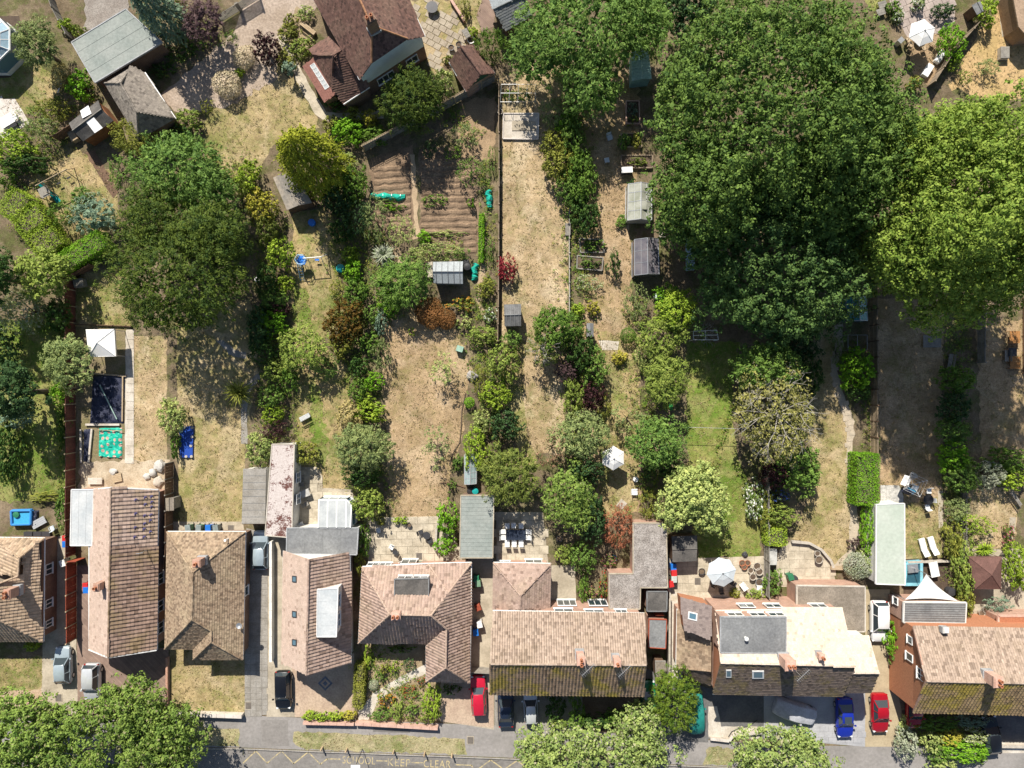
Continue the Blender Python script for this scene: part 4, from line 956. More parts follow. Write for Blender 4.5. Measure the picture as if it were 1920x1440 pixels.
chimney(Hh, 1873, 1280, 6.9, 9.2, 1.0, .8, COPING, 2, R(90)); chimney(Hh, 1775, 1183, 5.0, 6.0, .45, .45, RENDER, 0)
RH = house('grey timber-lined flat rear roof behind the tile-hung house', (1755, 1150), 'extension', 'extension')
r, P = flatroof(RH, [(1695, 1129), (1812, 1130), (1810, 1169), (1694, 1167)], 3.2, FELT, BRICKR, .1, RENDER, .12); seams(RH, P, 9, FELTB, 3.2, False, .05)
window(RH, (min(q.x for q in inset(P, .1)), W(0, 1118).y, 1.6), R(180), .8, .9)
RH2 = house('low pink parapet extension at the right edge behind the tile-hung house', (1880, 1165), 'extension', 'extension')
flatroof(RH2, [(1872, 1155), (1990, 1155), (1990, 1176), (1872, 1173)], 2.6, TERRA, BRICKR, .1, COPING, .2)

# --- the big old house at the top
T = house('big old red-brown tiled house with a pale blue rendered end wall', (680, 60))
V = dict(a=(560, -50, 5.0), b=(674, 149, 5.0), c=(697, 119, 6.6), d=(697, 48, 8.6), e=(765, 73, 6.6), f=(797, 68, 5.0), g=(740, -60, 5.0), h=(655, -45, 8.6))
r, K = roof(T, V, ['a b c d h', 'd e f g h', 'd c e'], TILE_RED, ['d c', 'd e', 'd h'], ['a b', 'f g'], (.24, .22), False, .04, capm=M('orange_ridge', (.42, .22, .12), .9, .3, 3.0))
fpts = [K['a'], K['b'], K['f'], K['g']]; _, fp = walls(T, fpts, 4.9, BRICK, .3)
sd_ = (K['f'] - K['b']); sd_.z = 0; sd_.normalize(); out = Vector((sd_.y, -sd_.x, 0))
if out.y > 0: out = -out
q = Geo(); ins = -out * .28; drop = Vector((0, 0, -.12)); pol = [Vector((K['b'].x, K['b'].y, 2.75)) + ins + sd_ * .3, Vector((K['f'].x, K['f'].y, 2.75)) + ins - sd_ * .3, K['f'] + ins - sd_ * .3 + drop, K['e'] + ins + drop, K['c'] + ins + drop, K['b'] + ins + sd_ * .3 + drop]
q.loft([pol, [p - out * .3 for p in pol]], True)
for i in range(3): pass
part('rendered_gable', q, BLUEWALL, T)
mid = Vector((K['b'].x, K['b'].y, 0)).lerp(Vector((K['f'].x, K['f'].y, 0)), .33) - out * .26; aw = math.atan2(out.y, out.x)
window(T, (mid.x, mid.y, 1.7), aw, 2.0, 1.3, 3); mid2 = Vector((K['b'].x, K['b'].y, 0)).lerp(Vector((K['f'].x, K['f'].y, 0)), .75) - out * .26; window(T, (mid2.x, mid2.y, 1.7), aw, 1.4, 1.3, 2)
chimney(T, 693, 34, 7.4, 10.2, .8, 1.0, BRICK, 2, R(-60))
# hipped front wing
TW = house('hip-roofed wing with a slanted glazed bay at the corner of the old house', (625, 130), 'house wing', 'house_wing')
V = dict(a=(579, 90, 3.2), b=(617, 66, 3.2), c=(645, 92, 4.6), d=(625, 104, 5.6), e=(587, 105, 3.2), f=(622, 166, 3.2), g=(644, 195, 3.0), h=(693, 163, 3.2), i=(655, 88, 5.2))
r, K = roof(TW, V, ['a b c d e', 'e d f', 'd i h g f'], TILE_RED, ['d e', 'd f', 'd c'], ['g h'], (.24, .22), False, .04)
walls(TW, [K[k] for k in 'abchgfe'], 2.95, BRICK, .25)
V = dict(a=(568, 124, 2.4), b=(588, 108, 3.1), c=(630, 176, 3.1), d=(608, 192, 2.4)); r, K = roof(TW, V, ['a b c d'], M('red_lead', (.30, .14, .11), .8, .2, 3.0), [], [], (.26, .25), False, .03, name='bay_roof')
cp = lsq_plane([K[k] for k in 'abcd'])
for i in range(6):
    a = Vector((583, 122)).lerp(Vector((612, 168)), i / 6); b = Vector((583, 122)).lerp(Vector((612, 168)), (i + .92) / 6); o = Vector((6.5, -4.3))
    roof_window(TW, [on_plane(cp, *p) for p in (a - o * .25, b - o * .25, b + o, a + o)], UPVC, glassmat('milky_glass', (.55, .58, .58), .15), .06)
g = Geo(); g.prism(inset([K[k] for k in 'abcd'], .15), -.02, 2.3); part('bay_wall', g, BRICK, TW)
# small gabled outbuilding east of it
TO = house('small red gabled outbuilding with a green end wall beside the diagonal fence', (870, 130), 'outbuilding', 'outbuilding')
V = dict(a=(842, 116, 2.3), b=(864, 86, 4.2), c=(902, 140, 4.2), d=(874, 171, 2.3), e=(928, 137, 2.3), f=(888, 84, 2.3))
r, K = roof(TO, V, ['a b c d', 'b f e c'], TILE_RED, ['b c'], ['a d', 'f e'], (.24, .24), False, .04)
walls(TO, [K[k] for k in 'adef'], 2.2, BRICKR, .2)
dd = (K['b'] - K['c']); dd.z = 0; gable(TO, K['d'], K['c'], K['e'], M('green_boards', (.03, .10, .065), .8, .3, 2.0), dd, 1.0, 'gable_boards')
# grey pitched roof top right of it
TG = house('grey slate shed roof cut by the top edge next to the ash tree', (950, 20), 'shed', 'shed')
V = dict(a=(918, -10, 2.6), b=(926, 20, 2.5), c=(948, 56, 2.4), d=(995, 28, 2.4), e=(975, -40, 2.6), f=(945, -45, 3.5), g=(968, 20, 3.5))
roof(TG, dict(a=(925, 18, 3.4), b=(908, -30, 2.6), c=(966, -55, 3.2), d=(984, -10, 3.4)), ['a b c d'], M('slate', (.27, .30, .31), .7, .2, 2.0), [], [], (.3, .25), False, .025)
r, K = roof(TG, dict(a=(925, 18, 3.4), d=(984, -10, 3.4), e=(998, 28, 2.4), f=(948, 57, 2.4)), ['a d e f'], tilemat('shed_slates', (.22, .23, .235), (.17, .18, .185), (.1, .1, .1), (.2, .2, .17), .3, .15), ['a d'], ['f e'], (.3, .25), False, .03)
walls(TG, WL([(916, -10), (948, 57), (998, 28), (970, -45)], 2.4), 2.3, WOODB, .3)
# --- top left garage, store, two-skylight shed, conservatory
FG = house('large grey flat roofed garage under the blue spruce', (215, 90), 'garage', 'garage')
r, P = flatroof(FG, [(134, 79), (236, 17), (304, 79), (178, 155)], 2.8, FELTG, BRICK, .15, LEAD, .1); seams(FG, P, 4, FELTG, 2.8, False, .05)
HG = house('grey stone-tiled hipped garage beside the gravel drive', (262, 180), 'garage', 'garage')
V = dict(a=(196, 156, 2.4), b=(247, 125, 2.4), c=(271, 135, 2.4), d=(329, 222, 2.4), e=(260, 262, 2.4), r=(226, 156, 4.4), s=(257, 209, 4.4))
roof(HG, V, ['a b r', 'b c d s r', 'd s e', 'a r s e'], TILE_GREY, ['a r', 'b r', 'r s', 's d', 's e'], ['c d'], (.28, .26), False, .045)
walls(HG, WL([V[k][:2] for k in 'abcde'], 2.4), 2.3, BRICK, .3)
TS = house('brown timber shed with two white roof panels', (170, 228), 'shed', 'shed')
V = dict(a=(129, 231, 2.0), b=(184, 188, 2.0), c=(213, 226, 2.0), d=(156, 265, 2.0), e=(136, 245, 2.7), f=(190, 205, 2.7))
K = {k: W(*v) for k, v in V.items()}; g = Geo(); g.slab([K[k] for k in 'abfe'], .06); g.slab([K[k] for k in 'efcd'], .06); part('roof', g, FELTB, TS)
for a in ([(151, 208), (166, 198), (172, 213), (155, 222)], [(162, 229), (176, 220), (193, 240), (178, 250)]):
    z = 2.38; q = Geo(); q.slab([W(x, y, z + (.22 if y in (213, 222, 229, 220) else -.02)) + Vector((0, 0, .05)) for x, y in a], .04); part('roof_panel', q, WHITE, TS)
walls(TS, [K[k] for k in 'abcd'], 1.9, M('orange_brown_boards', (.30, .13, .06), .85, .3, 1.5), .12)
g = Geo(); g.tube(K['e'] + Vector((0, 0, .03)), K['f'] + Vector((0, 0, .03)), .06, 5); part('ridge_board', g, WOODG, TS)
CO = house('blue-glazed octagonal conservatory at the left edge of the top corner', (-18, 75), 'conservatory', 'conservatory')
n8 = [W(-30 + 52 * math.cos(R(22.5 + 45 * i)), 74 + 52 * math.sin(R(22.5 + 45 * i)), 2.4) for i in range(8)]; top = W(-34, 74, 3.7)
for i in range(8):
    a, b = n8[i], n8[(i + 1) % 8]; g = Geo(); g.poly([a, b, top] if newell([a, b, top]).z > 0 else [b, a, top]); part('roof_pane', g, GHBLUE, CO)
    g = Geo(); g.tube(a, top, .06, 5); g.tube(a, b, .09, 5)
    for t in (.35, .68): g.tube(a.lerp(top, t), b.lerp(top, t), .035, 4)
    g.tube(a.lerp(b, .5), top, .04, 4); part('glazing_bar', g, UPVC, CO)
    g = Geo(); g.bar(a, b, .1, -.02, .6); part('dwarf_wall', g, RENDER, CO); g = Geo(); g.bar(a, b, .03, .6, 2.3); part('window_pane', g, GLASSB, CO)
# garages on the right and in the middle
GG = house('green-grey flat felt garage between the two back gardens', (895, 990), 'garage', 'garage')
r, P = flatroof(GG, [(864, 929), (926, 929), (924, 1046), (862, 1046)], 2.7, FELTG, BRICK, .12, CONC, .1); seams(GG, P, 16, FELTG, 2.7, False, .03)
PG = house('long pale green flat garage roof beside the clipped hedge', (1670, 1020), 'garage', 'garage')
flatroof(PG, [(1643, 946), (1696, 944), (1697, 1097), (1642, 1095)], 2.6, FELTP, RENDER, .1, WHITE, .08)
# right edge corner at top
TC = house('brown building corner cut by the right edge above the dead grass', (1940, 35), 'building', 'building')
flatroof(TC, [(1897, -20), (1910, 50), (1926, 68), (1990, 60), (1990, -60)], 2.4, M('buff_roof', (.36, .26, .18), .9, .2, 1.0), M('buff_boards', (.33, .22, .14), .9, .2, 1.0), .1, None)
# ------------------------------------------------------------------ fences and garden walls
PANM = {}
def fence(label, pts, h, m, panel=1.83, postm=None, name='garden_fence', trellis=False, cat='fence', gaps=(), low=False):
    P = WL(pts); t = thing(name, label, cat, P[0]); pm = postm or m; b0 = P[0]
    i0 = 0
    for a, b in zip(P[:-1], P[1:]):
        d = b - a; n = max(1, round(d.length / panel)); L = d.length / n; ang = math.atan2(d.y, d.x)
        key = (round(L, 2), h, m.name, trellis)
        if key not in PANM:
            g = Geo(); nb = max(3, int((L - .1) / .3))
            for k in range(nb): g.box(-L / 2 + .05 + (L - .1) * (k + .5) / nb, .012 * (k % 2), .05 + (h - .1) / 2, (L - .1) / nb - .012, .025, h - .1)
            for z in (.25, h * .55, h - .12): g.box(0, -.03, z, L - .1, .035, .07)
            g.box(0, 0, h - .02, L - .1, .06, .03)
            me = g.mesh('fence_panel'); me.materials.append(m)
            q = Geo(); q.box(0, 0, (h + .1) / 2, .1, .1, h + .1); q.box(0, 0, h + .11, .13, .13, .03); m2 = q.mesh('post'); m2.materials.append(pm)
            m3 = None
            if trellis:
                q = Geo()
                for k in range(7): q.box(-L / 2 + .1 + (L - .2) * k / 6, 0, h + .2, .03, .03, .42)
                for z in (h + .05, h + .2, h + .4): q.box(0, 0, z, L - .1, .035, .03)
                m3 = q.mesh('trellis'); m3.materials.append(pm)
            PANM[key] = (me, m2, m3)
        me, m2, m3 = PANM[key]
        for i in range(n):
            c = a + d * ((i + .5) / n); r = random.Random(i0); i0 += 1
            if i0 in gaps: continue
            o = link('fence_panel', me, None, t, c - b0, (r.gauss(0, .015), 0, ang)); 
            if m3: link('trellis', m3, None, t, c - b0, (0, 0, ang))
            link('post', m2, None, t, a + d * (i / n) - b0, (0, 0, ang))
        link('post', m2, None, t, b - b0, (0, 0, ang))
    return t
def lowwall(label, pts, h, w, m, cope=None, cat='garden wall', name='garden_wall', z0=-.02):
    P = WL(pts); t = thing(name, label, cat, P[0])
    for a, b in zip(P[:-1], P[1:]):
        g = Geo(); g.bar(a, b, w, z0, h); part('wall_section', g, m, t)
        d = b - a; n = max(1, round(d.length / .9)); cs = Geo()
        for i in range(n):
            g = Geo(); p, q = a + d * ((i + .012) / n), a + d * ((i + .988) / n); g.bar(p, q, w + .07, h, h + .06 + rnd.uniform(0, .012)); part('coping_stone', g, cope or m, t)
    return t
fence('red-brown stained panel fence beside the sunken pit and the long chalet bungalow', [(142, 515), (142, 1000), (142, 1038)], 1.8, WOODR, 1.75, WOODL)
fence('bright orange-red short fence beside the block paved drive', [(144, 1048), (144, 1196)], 1.8, WOODO, 1.75, WOODL)
fence('dark brown panel fence between the rubble yard and the tan lawn', [(325, 866), (325, 1010), (322, 1060)], 1.8, WOODB, 1.75, WOODG)
fence('diagonal trellis-topped fence between the old house and the vegetable plot', [(685, 284), (735, 258), (830, 208), (928, 153)], 1.7, WOODG, 1.83, WOODL, trellis=True)
fence('low weathered fence down the left side of the long central lawn', [(936, 156), (936, 420), (934, 640)], 1.1, WOOD, 1.83)
fence('pale low picket strip on the right side of the central lawn', [(1067, 395), (1067, 585)], .7, M('pale_picket', (.40, .37, .32), .8, .2, 2.0), 1.5, name='picket_fence')
fence('grey panel fence between the green lawn and the paved terrace', [(1432, 880), (1432, 1112)], 1.7, WOODG, 1.83)
fence('tall panel fence running down from the teal greenhouse to the clipped hedge', [(1630, 552), (1630, 848)], 1.8, M('greyed_panel', (.34, .26, .17), .9, .2, 1.0, (.27, .21, .15), .3, .15), 1.75, WOODB)
fence('grey post fence between the last two back gardens on the right', [(1800, 900), (1800, 1045)], 1.2, WOODG, 1.83)
fence('weathered fence beside the two loungers at the top right', [(1738, 163), (1772, 110), (1828, 45)], 1.5, WOOD, 1.83)
fence('grey fence from the grey garage down to the twin skylight shed', [(95, -20), (112, 25), (138, 75)], 1.4, WOODG, 1.83)
fence('dark slatted fence behind the orange and brown wooden furniture', [(1917, 560), (1917, 700)], 1.6, WOODB, 1.83)
fence('grey fence strip beside the shaded right hand garden', [(1832, 590), (1832, 680)], 1.4, WOODG, 1.83)
fence('brown back fence of the play lawn along the dark bushes', [(115, 265), (160, 235)], 1.6, WOODB, 1.83)
fence('short fence in the shade of the big yew above the white gazebo', [(146, 520), (182, 500)], 1.5, WOODB, 1.83)
fence('thin timber edging across the shaded lawn above the gazebo', [(143, 608), (248, 612)], .3, WOODB, 1.83, name='timber_edging', cat='edging')
lowwall('white rendered low wall beside the shared narrow drive', [(513, 1012), (513, 1235)], .9, .2, RENDER, RENDER)
lowwall('cream front wall of the dry lawn beside the pavement', [(318, 1333), (458, 1338)], .7, .3, CONCW, SLABGH)
lowwall('brick side wall between the block drive and the dry front lawn', [(317, 1230), (317, 1325)], .5, .15, BRICKR, BRICKR)
lowwall('pink planter wall holding the yellow bushes at the pavement', [(571, 1351), (666, 1353)], .6, .22, COPING, COPING)
lowwall('pink front wall of the rose garden at the pavement', [(668, 1352), (822, 1361)], .6, .25, COPING, COPING)
lowwall('left stub of brick wall under the street tree', [(55, 1313), (92, 1325)], .6, .3, BRICKR, COPING)
lowwall('red brick wall bounding the top patio', [(845, 2), (872, 44)], .5, .2, BRICKR, COPING)
lowwall('curved cream retaining wall round the paved terrace', [(1482, 1014), (1515, 1017), (1537, 1029), (1555, 1050), (1560, 1063)], .4, .2, STONE, STONE)
lowwall('rendered side wall along the concrete passage', [(1251, 1105), (1250, 1280)], 1.3, .12, STONE, STONE)
lowwall('pink parapet wall behind the black dormer house', [(1336, 1122), (1360, 1130), (1432, 1128), (1490, 1133)], .9, .25, COPING, COPING)
lowwall('white topped wall along the deck above the grey flat roof', [(1697, 1052), (1776, 1050)], .5, .15, STONE, STONE)
lowwall('pale edging wall on the right of the shrub filled patio bed', [(818, 1015), (819, 990), (828, 960)], .5, .15, STONE, STONE)
lowwall('low kerb wall at the front court with the tarmac centre', [(1330, 1382), (1365, 1386), (1372, 1376), (1425, 1370)], .4, .2, STONE, SLABGH)
lowwall('brick wall in front of the right hand house', [(1866, 1396), (1990, 1398)], .4, .2, STONE, STONE)

# ------------------------------------------------------------------ sheds, greenhouses and other small structures
def shed(label, px, hw, hr, rm, wm, cat='shed', name='shed', ribs=0, axis=0, over=.1, ribm=None):
    """gabled shed: four eaves corners in the photograph, ridge between the middles of edges axis and axis+2"""
    P = WL(px, hw); c = sum(P, Vector()) / 4; t = thing(name, label, cat, (c.x, c.y, 0))
    a, b, c2, d = [P[(axis + i) % 4] for i in range(4)]; up = Vector((0, 0, hr - hw))
    r1, r2 = (a + b) / 2 + up, (c2 + d) / 2 + up
    g = Geo(); g.slab([b, c2, r2, r1], .05); part('roof_panel', g, rm, t); g = Geo(); g.slab([d, a, r1, r2], .05); part('roof_panel', g, rm, t)
    w = Geo(); I = inset([a, b, c2, d], over); w.prism(I, -.02, hw - .03); part('wall', w, wm, t)
    for (p, q, rr, k) in ((a, b, r1, (r2 - r1)), (c2, d, r2, (r1 - r2))):
        g = Geo(); s = k.normalized() * .12; lo = Vector((0, 0, -.06)); g.loft([[p + s + lo, q + s + lo, rr + s + lo], [p + s * 1.5 + lo, q + s * 1.5 + lo, rr + s * 1.5 + lo]]); part('gable_boards', g, wm, t)
    for i in range(ribs):
        f = (i + .5) / ribs; g = Geo()
        for e0, e1, ra, rb in ((b, c2, r1, r2), (a, d, r1, r2)):
            p, q = e0.lerp(e1, f), ra.lerp(rb, f); g.tube(p + Vector((0, 0, .03)), q + Vector((0, 0, .03)), .035, 4)
        part('roof_rib', g, ribm or rm, t)
    g = Geo(); g.tube(r1 + Vector((0, 0, .02)), r2 + Vector((0, 0, .02)), .06, 5); part('ridge_cap', g, ribm or rm, t)
    return t
def glasshouse(label, px, hw, hr, gm, fm, n=5, m=2, axis=0, cat='greenhouse', name='greenhouse', open_=(), base=None):
    P = WL(px, hw); c = sum(P, Vector()) / 4; t = thing(name, label, cat, (c.x, c.y, 0))
    a, b, c2, d = [P[(axis + i) % 4] for i in range(4)]; up = Vector((0, 0, hr - hw)); r1, r2 = (a + b) / 2 + up, (c2 + d) / 2 + up
    k = 0
    for e0, e1 in ((b, c2), (a, d)):
        for i in range(n):
            for j in range(m):
                f0, f1, s0, s1 = i / n + .01, (i + 1) / n - .01, j / m + .01, (j + 1) / m - .01
                q = [e0.lerp(e1, f).lerp(r1.lerp(r2, f), s) for f, s in ((f0, s0), (f1, s0), (f1, s1), (f0, s1))]; k += 1
                if k in open_: q = [x + Vector((0, 0, .25 if s else 0)) for x, s in zip(q, (1, 1, 0, 0))]
                g = Geo(); g.slab(q, .012); part('roof_pane', g, gm, t)
        for i in range(n + 1):
            f = i / n; g = Geo(); g.tube(e0.lerp(e1, f), r1.lerp(r2, f), .035, 4); g.tube(e0.lerp(e1, f) - Vector((0, 0, hw)), e0.lerp(e1, f), .03, 4); part('glazing_bar', g, fm, t)
        g = Geo(); g.tube(e0, e1, .05, 5); g.tube(e0 - Vector((0, 0, hw - .1)), e1 - Vector((0, 0, hw - .1)), .06, 5)
        if m > 1: g.tube(e0.lerp(r1, .5), e1.lerp(r2, .5), .025, 4)
        part('side_rail', g, fm, t); g = Geo(); g.bar(e0, e1, .012, .1, hw); part('side_pane', g, gm, t)
    g = Geo(); g.tube(r1, r2, .055, 5); part('ridge_bar', g, fm, t)
    for p, q, rr in ((a, b, r1), (c2, d, r2)):
        g = Geo(); g.loft([[p * 1, q * 1, rr * 1], [p + (r2 - r1) * .004, q + (r2 - r1) * .004, rr + (r2 - r1) * .004]]); g.bar(p, q, .012, .1, hw); part('end_pane', g, gm, t)
        g = Geo(); g.tube(p, rr, .04, 4); g.tube(q, rr, .04, 4); g.tube(p, q, .035, 4); part('end_frame', g, fm, t)
    return t
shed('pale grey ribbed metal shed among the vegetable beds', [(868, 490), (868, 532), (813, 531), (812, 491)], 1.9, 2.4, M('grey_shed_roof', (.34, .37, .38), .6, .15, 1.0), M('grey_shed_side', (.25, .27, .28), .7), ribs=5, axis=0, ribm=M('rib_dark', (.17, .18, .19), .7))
shed('small black felted shed on the central lawn by the maple', [(945, 571), (977, 570), (977, 611), (946, 612)], 1.8, 2.2, M('shed_felt', (.115, .115, .115), .85, .3, 2.0, (.17, .17, .17)), WOODB, ribs=4, axis=1, ribm=MATS['grey_felt'])
shed('tan and grey roofed shed tilted behind the golden conifer', [(512, 333), (552, 322), (585, 380), (538, 394)], 2.0, 2.4, M('tan_grey_felt', (.36, .31, .25), .9, .3, .5, (.2, .19, .175)), WOODB, ribs=0, axis=0)
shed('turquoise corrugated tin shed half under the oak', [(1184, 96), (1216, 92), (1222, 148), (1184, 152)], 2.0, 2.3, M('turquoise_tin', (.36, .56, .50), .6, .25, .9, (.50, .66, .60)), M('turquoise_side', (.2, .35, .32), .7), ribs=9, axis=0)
shed('small grey hut roof beside the leafy boundary left of the clipped ball', [(1100, 606), (1113, 606), (1113, 631), (1100, 631)], 1.7, 1.9, FELT, WOODB, axis=0)
shed('dark ramshackle felt roofed shed beside the mottled extension', [(1259, 1006), (1307, 1004), (1306, 1052), (1261, 1054)], 1.9, 2.05, FELTB, WOODB, axis=1)
shed('tiny grey store on the tan boundary fence beside the long bungalow', [(310, 934), (326, 932), (326, 957), (311, 958)], 1.8, 1.95, FELTT, WOODG, axis=0, name='store', cat='store')
shed('small grey roof peeking from the top right hedge', [(1822, 10), (1838, 2), (1846, 20), (1832, 28)], 1.7, 1.95, FELT, WOODB)
glasshouse('greenhouse with an open vent and two pale panes under the oak edge', [(1178, 345), (1222, 345), (1222, 413), (1177, 413)], 1.6, 2.3, M('dusty_glass', (.38, .385, .33), .35, .25, 1.0, (.27, .28, .22), .1, fine=.1), STEEL, 4, 2, axis=0, open_=(6,))
glasshouse('dark dusty greenhouse below the first one by the oak', [(1190, 449), (1234, 447), (1236, 514), (1190, 516)], 1.7, 2.3, M('dusty_purple_glass', (.115, .11, .13), .3, .3, 1.0, (.17, .155, .165), .1, fine=.1), METAL, 3, 2, axis=0)
glasshouse('teal glazed greenhouse at the top of the tall panel fence', [(1586, 556), (1624, 556), (1627, 601), (1588, 602)], 1.7, 2.3, GHTEAL, STEEL, 3, 2, axis=0)
glasshouse('narrow glass lean-to greenhouse above the green-grey garage', [(871, 853), (893, 853), (893, 907), (871, 908)], 1.4, 1.7, M('grey_blue_glass', (.30, .38, .38), .25, .25, 1.5, (.22, .29, .29), .1, fine=.1), STEEL, 5, 2, axis=0)
def coldframe(label, px, h, m, n, fm, cat='cold frame', name='cold_frame'):
    P = WL(px, h); c = sum(P, Vector()) / 4; t = thing(name, label, cat, (c.x, c.y, 0)); a, b, c2, d = P
    for i in range(n):
        f0, f1 = i / n + .008, (i + 1) / n - .008; g = Geo(); g.slab([a.lerp(d, f0), b.lerp(c2, f0), b.lerp(c2, f1), a.lerp(d, f1)], .02); part('lid_pane', g, m, t)
    g = Geo(); w = inset([a, b, c2, d], .03)
    for i in range(4): g.bar(w[i], w[(i + 1) % 4], .06, -.01, h - .02)
    part('frame', g, fm, t); return t
coldframe('pale blue glazed cold frame strip half under the oak', [(1285, 443), (1304, 441), (1302, 507), (1286, 508)], .7, M('milky_blue_pane', (.40, .53, .60), .4, .15, 1.0), 4, WOODB)
coldframe('buff lidded cold frame against the left of the grey ribbed shed', [(800, 492), (811, 490), (811, 520), (801, 520)], .5, M('buff_board', (.47, .42, .33), .7), 2, WOOD)
# fruit cages: thin pipes
def cage(label, px, h, m, n1=3, n2=2, r=.025, name='fruit_cage', cat='cage', loc=None):
    P = WL(px, h); c = sum(P, Vector()) / 4; t = thing(name, label, cat, (c.x, c.y, 0)); a, b, c2, d = P; dn = Vector((0, 0, -h))
    for i in range(n1 + 1):
        p, q = a.lerp(b, i / n1), d.lerp(c2, i / n1); g = Geo(); g.tube(p, q, r, 5); g.tube(p + dn, p, r, 5); g.tube(q + dn, q, r, 5); part('hoop', g, m, t)
    for i in range(n2 + 1):
        g = Geo(); g.tube(a.lerp(d, i / n2), b.lerp(c2, i / n2), r, 5); part('rail', g, m, t)
    return t
cage('thin grey fruit cage over green plants at the top of the central lawn', [(940, 158), (1005, 158), (1003, 191), (938, 191)], 1.6, METAL, 4, 2, .02)
cage('white steel clothes frame jutting from the bare bush near the oak', [(1300, 621), (1344, 619), (1347, 637), (1300, 637)], 1.8, UPVC, 2, 2, .04, 'clothes_frame', 'clothes frame')
cage('pale pipe fruit cage over dark beds below the teal greenhouse', [(1590, 628), (1626, 628), (1626, 656), (1590, 656)], 1.5, METAL, 2, 1, .02)
# raised beds
def bed(label, px, h, m, soil=SOILD, cat='raised bed', name='raised_bed'):
    P = WL(px); c = sum(P, Vector()) / 4; t = thing(name, label, cat, (c.x, c.y, 0))
    for i in range(4): g = Geo(); g.bar(P[i], P[(i + 1) % 4], .12, -.01, h + .01 * (i % 2)); part('side_board', g, m, t)
    g = Geo(); g.prism(inset(P, .05), 0, h - .08); part('soil', g, soil, t); return t
bed('raised bed with blue-green leaves beside the oak at the top', [(1173, 192), (1197, 192), (1198, 234), (1173, 234)], .45, COPING)
bed('square raised bed with a tomato plant below the first bed', [(1164, 252), (1202, 252), (1202, 277), (1164, 277)], .35, WOODL)
bed('wide raised bed just above the white barbecue', [(1164, 293), (1222, 293), (1222, 316), (1164, 316)], .35, WOOD)
bed('upper dark timber bed left of the dusty greenhouse', [(1086, 448), (1130, 450), (1132, 474), (1088, 474)], .3, WOODG)
bed('lower grey timber bed left of the dusty greenhouse', [(1082, 480), (1130, 484), (1128, 508), (1081, 504)], .35, WOODG)
bed('pale timber framed pit with concrete centre on the central lawn', [(944, 214), (1010, 214), (1009, 262), (943, 261)], .25, SLABGH, CONCW)
lone('stone_slab', Geo().prism(WL([(960, 228), (1004, 228), (1004, 246), (960, 246)]), .17, .24), CONC, 'concrete slab lying inside the pale framed pit', 'slab')
# gazebos and shelters
def gazebo(label, px, h, hr, m, legm, name='gazebo', cat='gazebo', valance=.25):
    P = WL(px, h); c = sum(P, Vector()) / len(P); t = thing(name, label, cat, (c.x, c.y, 0)); top = Vector((c.x, c.y, hr)); n = len(P)
    for i in range(n):
        a, b = P[i], P[(i + 1) % n]; a, b = (a, b) if newell([a, b, top]).z > 0 else (b, a); g = Geo(); mid = (a + b) / 2 + Vector((0, 0, -.05)); g.poly([a, mid, top]); g.poly([mid, b, top])
        part('canopy_panel', g, m, t)
        if valance: g = Geo(); g.bar(a, b, .02, h - valance, h); part('valance', g, m, t)
        g = Geo(); q = a.lerp(c, .05); g.tube((q.x, q.y, 0), (q.x, q.y, h), .035, 6); part('leg', g, legm, t)
        g = Geo(); g.tube(a + Vector((0, 0, .02)), top + Vector((0, 0, .02)), .025, 5); part('seam_rib', g, m, t)
    return t
gazebo('white square canopy gazebo beside the sunken pit', [(161, 618), (214, 617), (217, 668), (166, 669)], 2.2, 2.95, WHITEC, METAL)
gazebo('brown square hipped gazebo on the far right patio', [(1816, 1044), (1878, 1044), (1877, 1105), (1828, 1104)], 2.2, 3.0, M('brown_canvas', (.16, .085, .07), .85, .2, 1.0), WOODB)
# white sail shade
def sail(label, pts, m):
    P = [W(*p) for p in pts]; c = sum(P, Vector()) / len(P); t = thing('sail_shade', label, 'sail shade', (c.x, c.y, 0)); g = Geo(); n = 8
    V = {}
    for i in range(n + 1):
        for j in range(n + 1 - i):
            u, v = i / n, j / n; w = 1 - u - v; q = P[0] * u + P[1] * v + P[2] * w; k = 1 - 1.3 * (u * v + v * w + u * w) * .55; q = c + (q - c) * k; q.z -= (u * v + v * w + w * u) * .5; V[(i, j)] = len(g.v); g.v.append(tuple(q))
    for i in range(n):
        for j in range(n - i):
            g.f.append((V[(i, j)], V[(i + 1, j)], V[(i, j + 1)]))
            if i + j < n - 1: g.f.append((V[(i + 1, j)], V[(i + 1, j + 1)], V[(i, j + 1)]))
    g.smooth = True; part('sail', g, m, t)
    for p in P: q = Geo(); q.tube((p.x, p.y, 0), p, .04, 6); part('pole', q, METAL, t)
sail('white triangular sail shade stretched over the deck', [(1737, 1076, 3.0), (1697, 1124, 2.6), (1796, 1127, 2.5)], WHITEC)

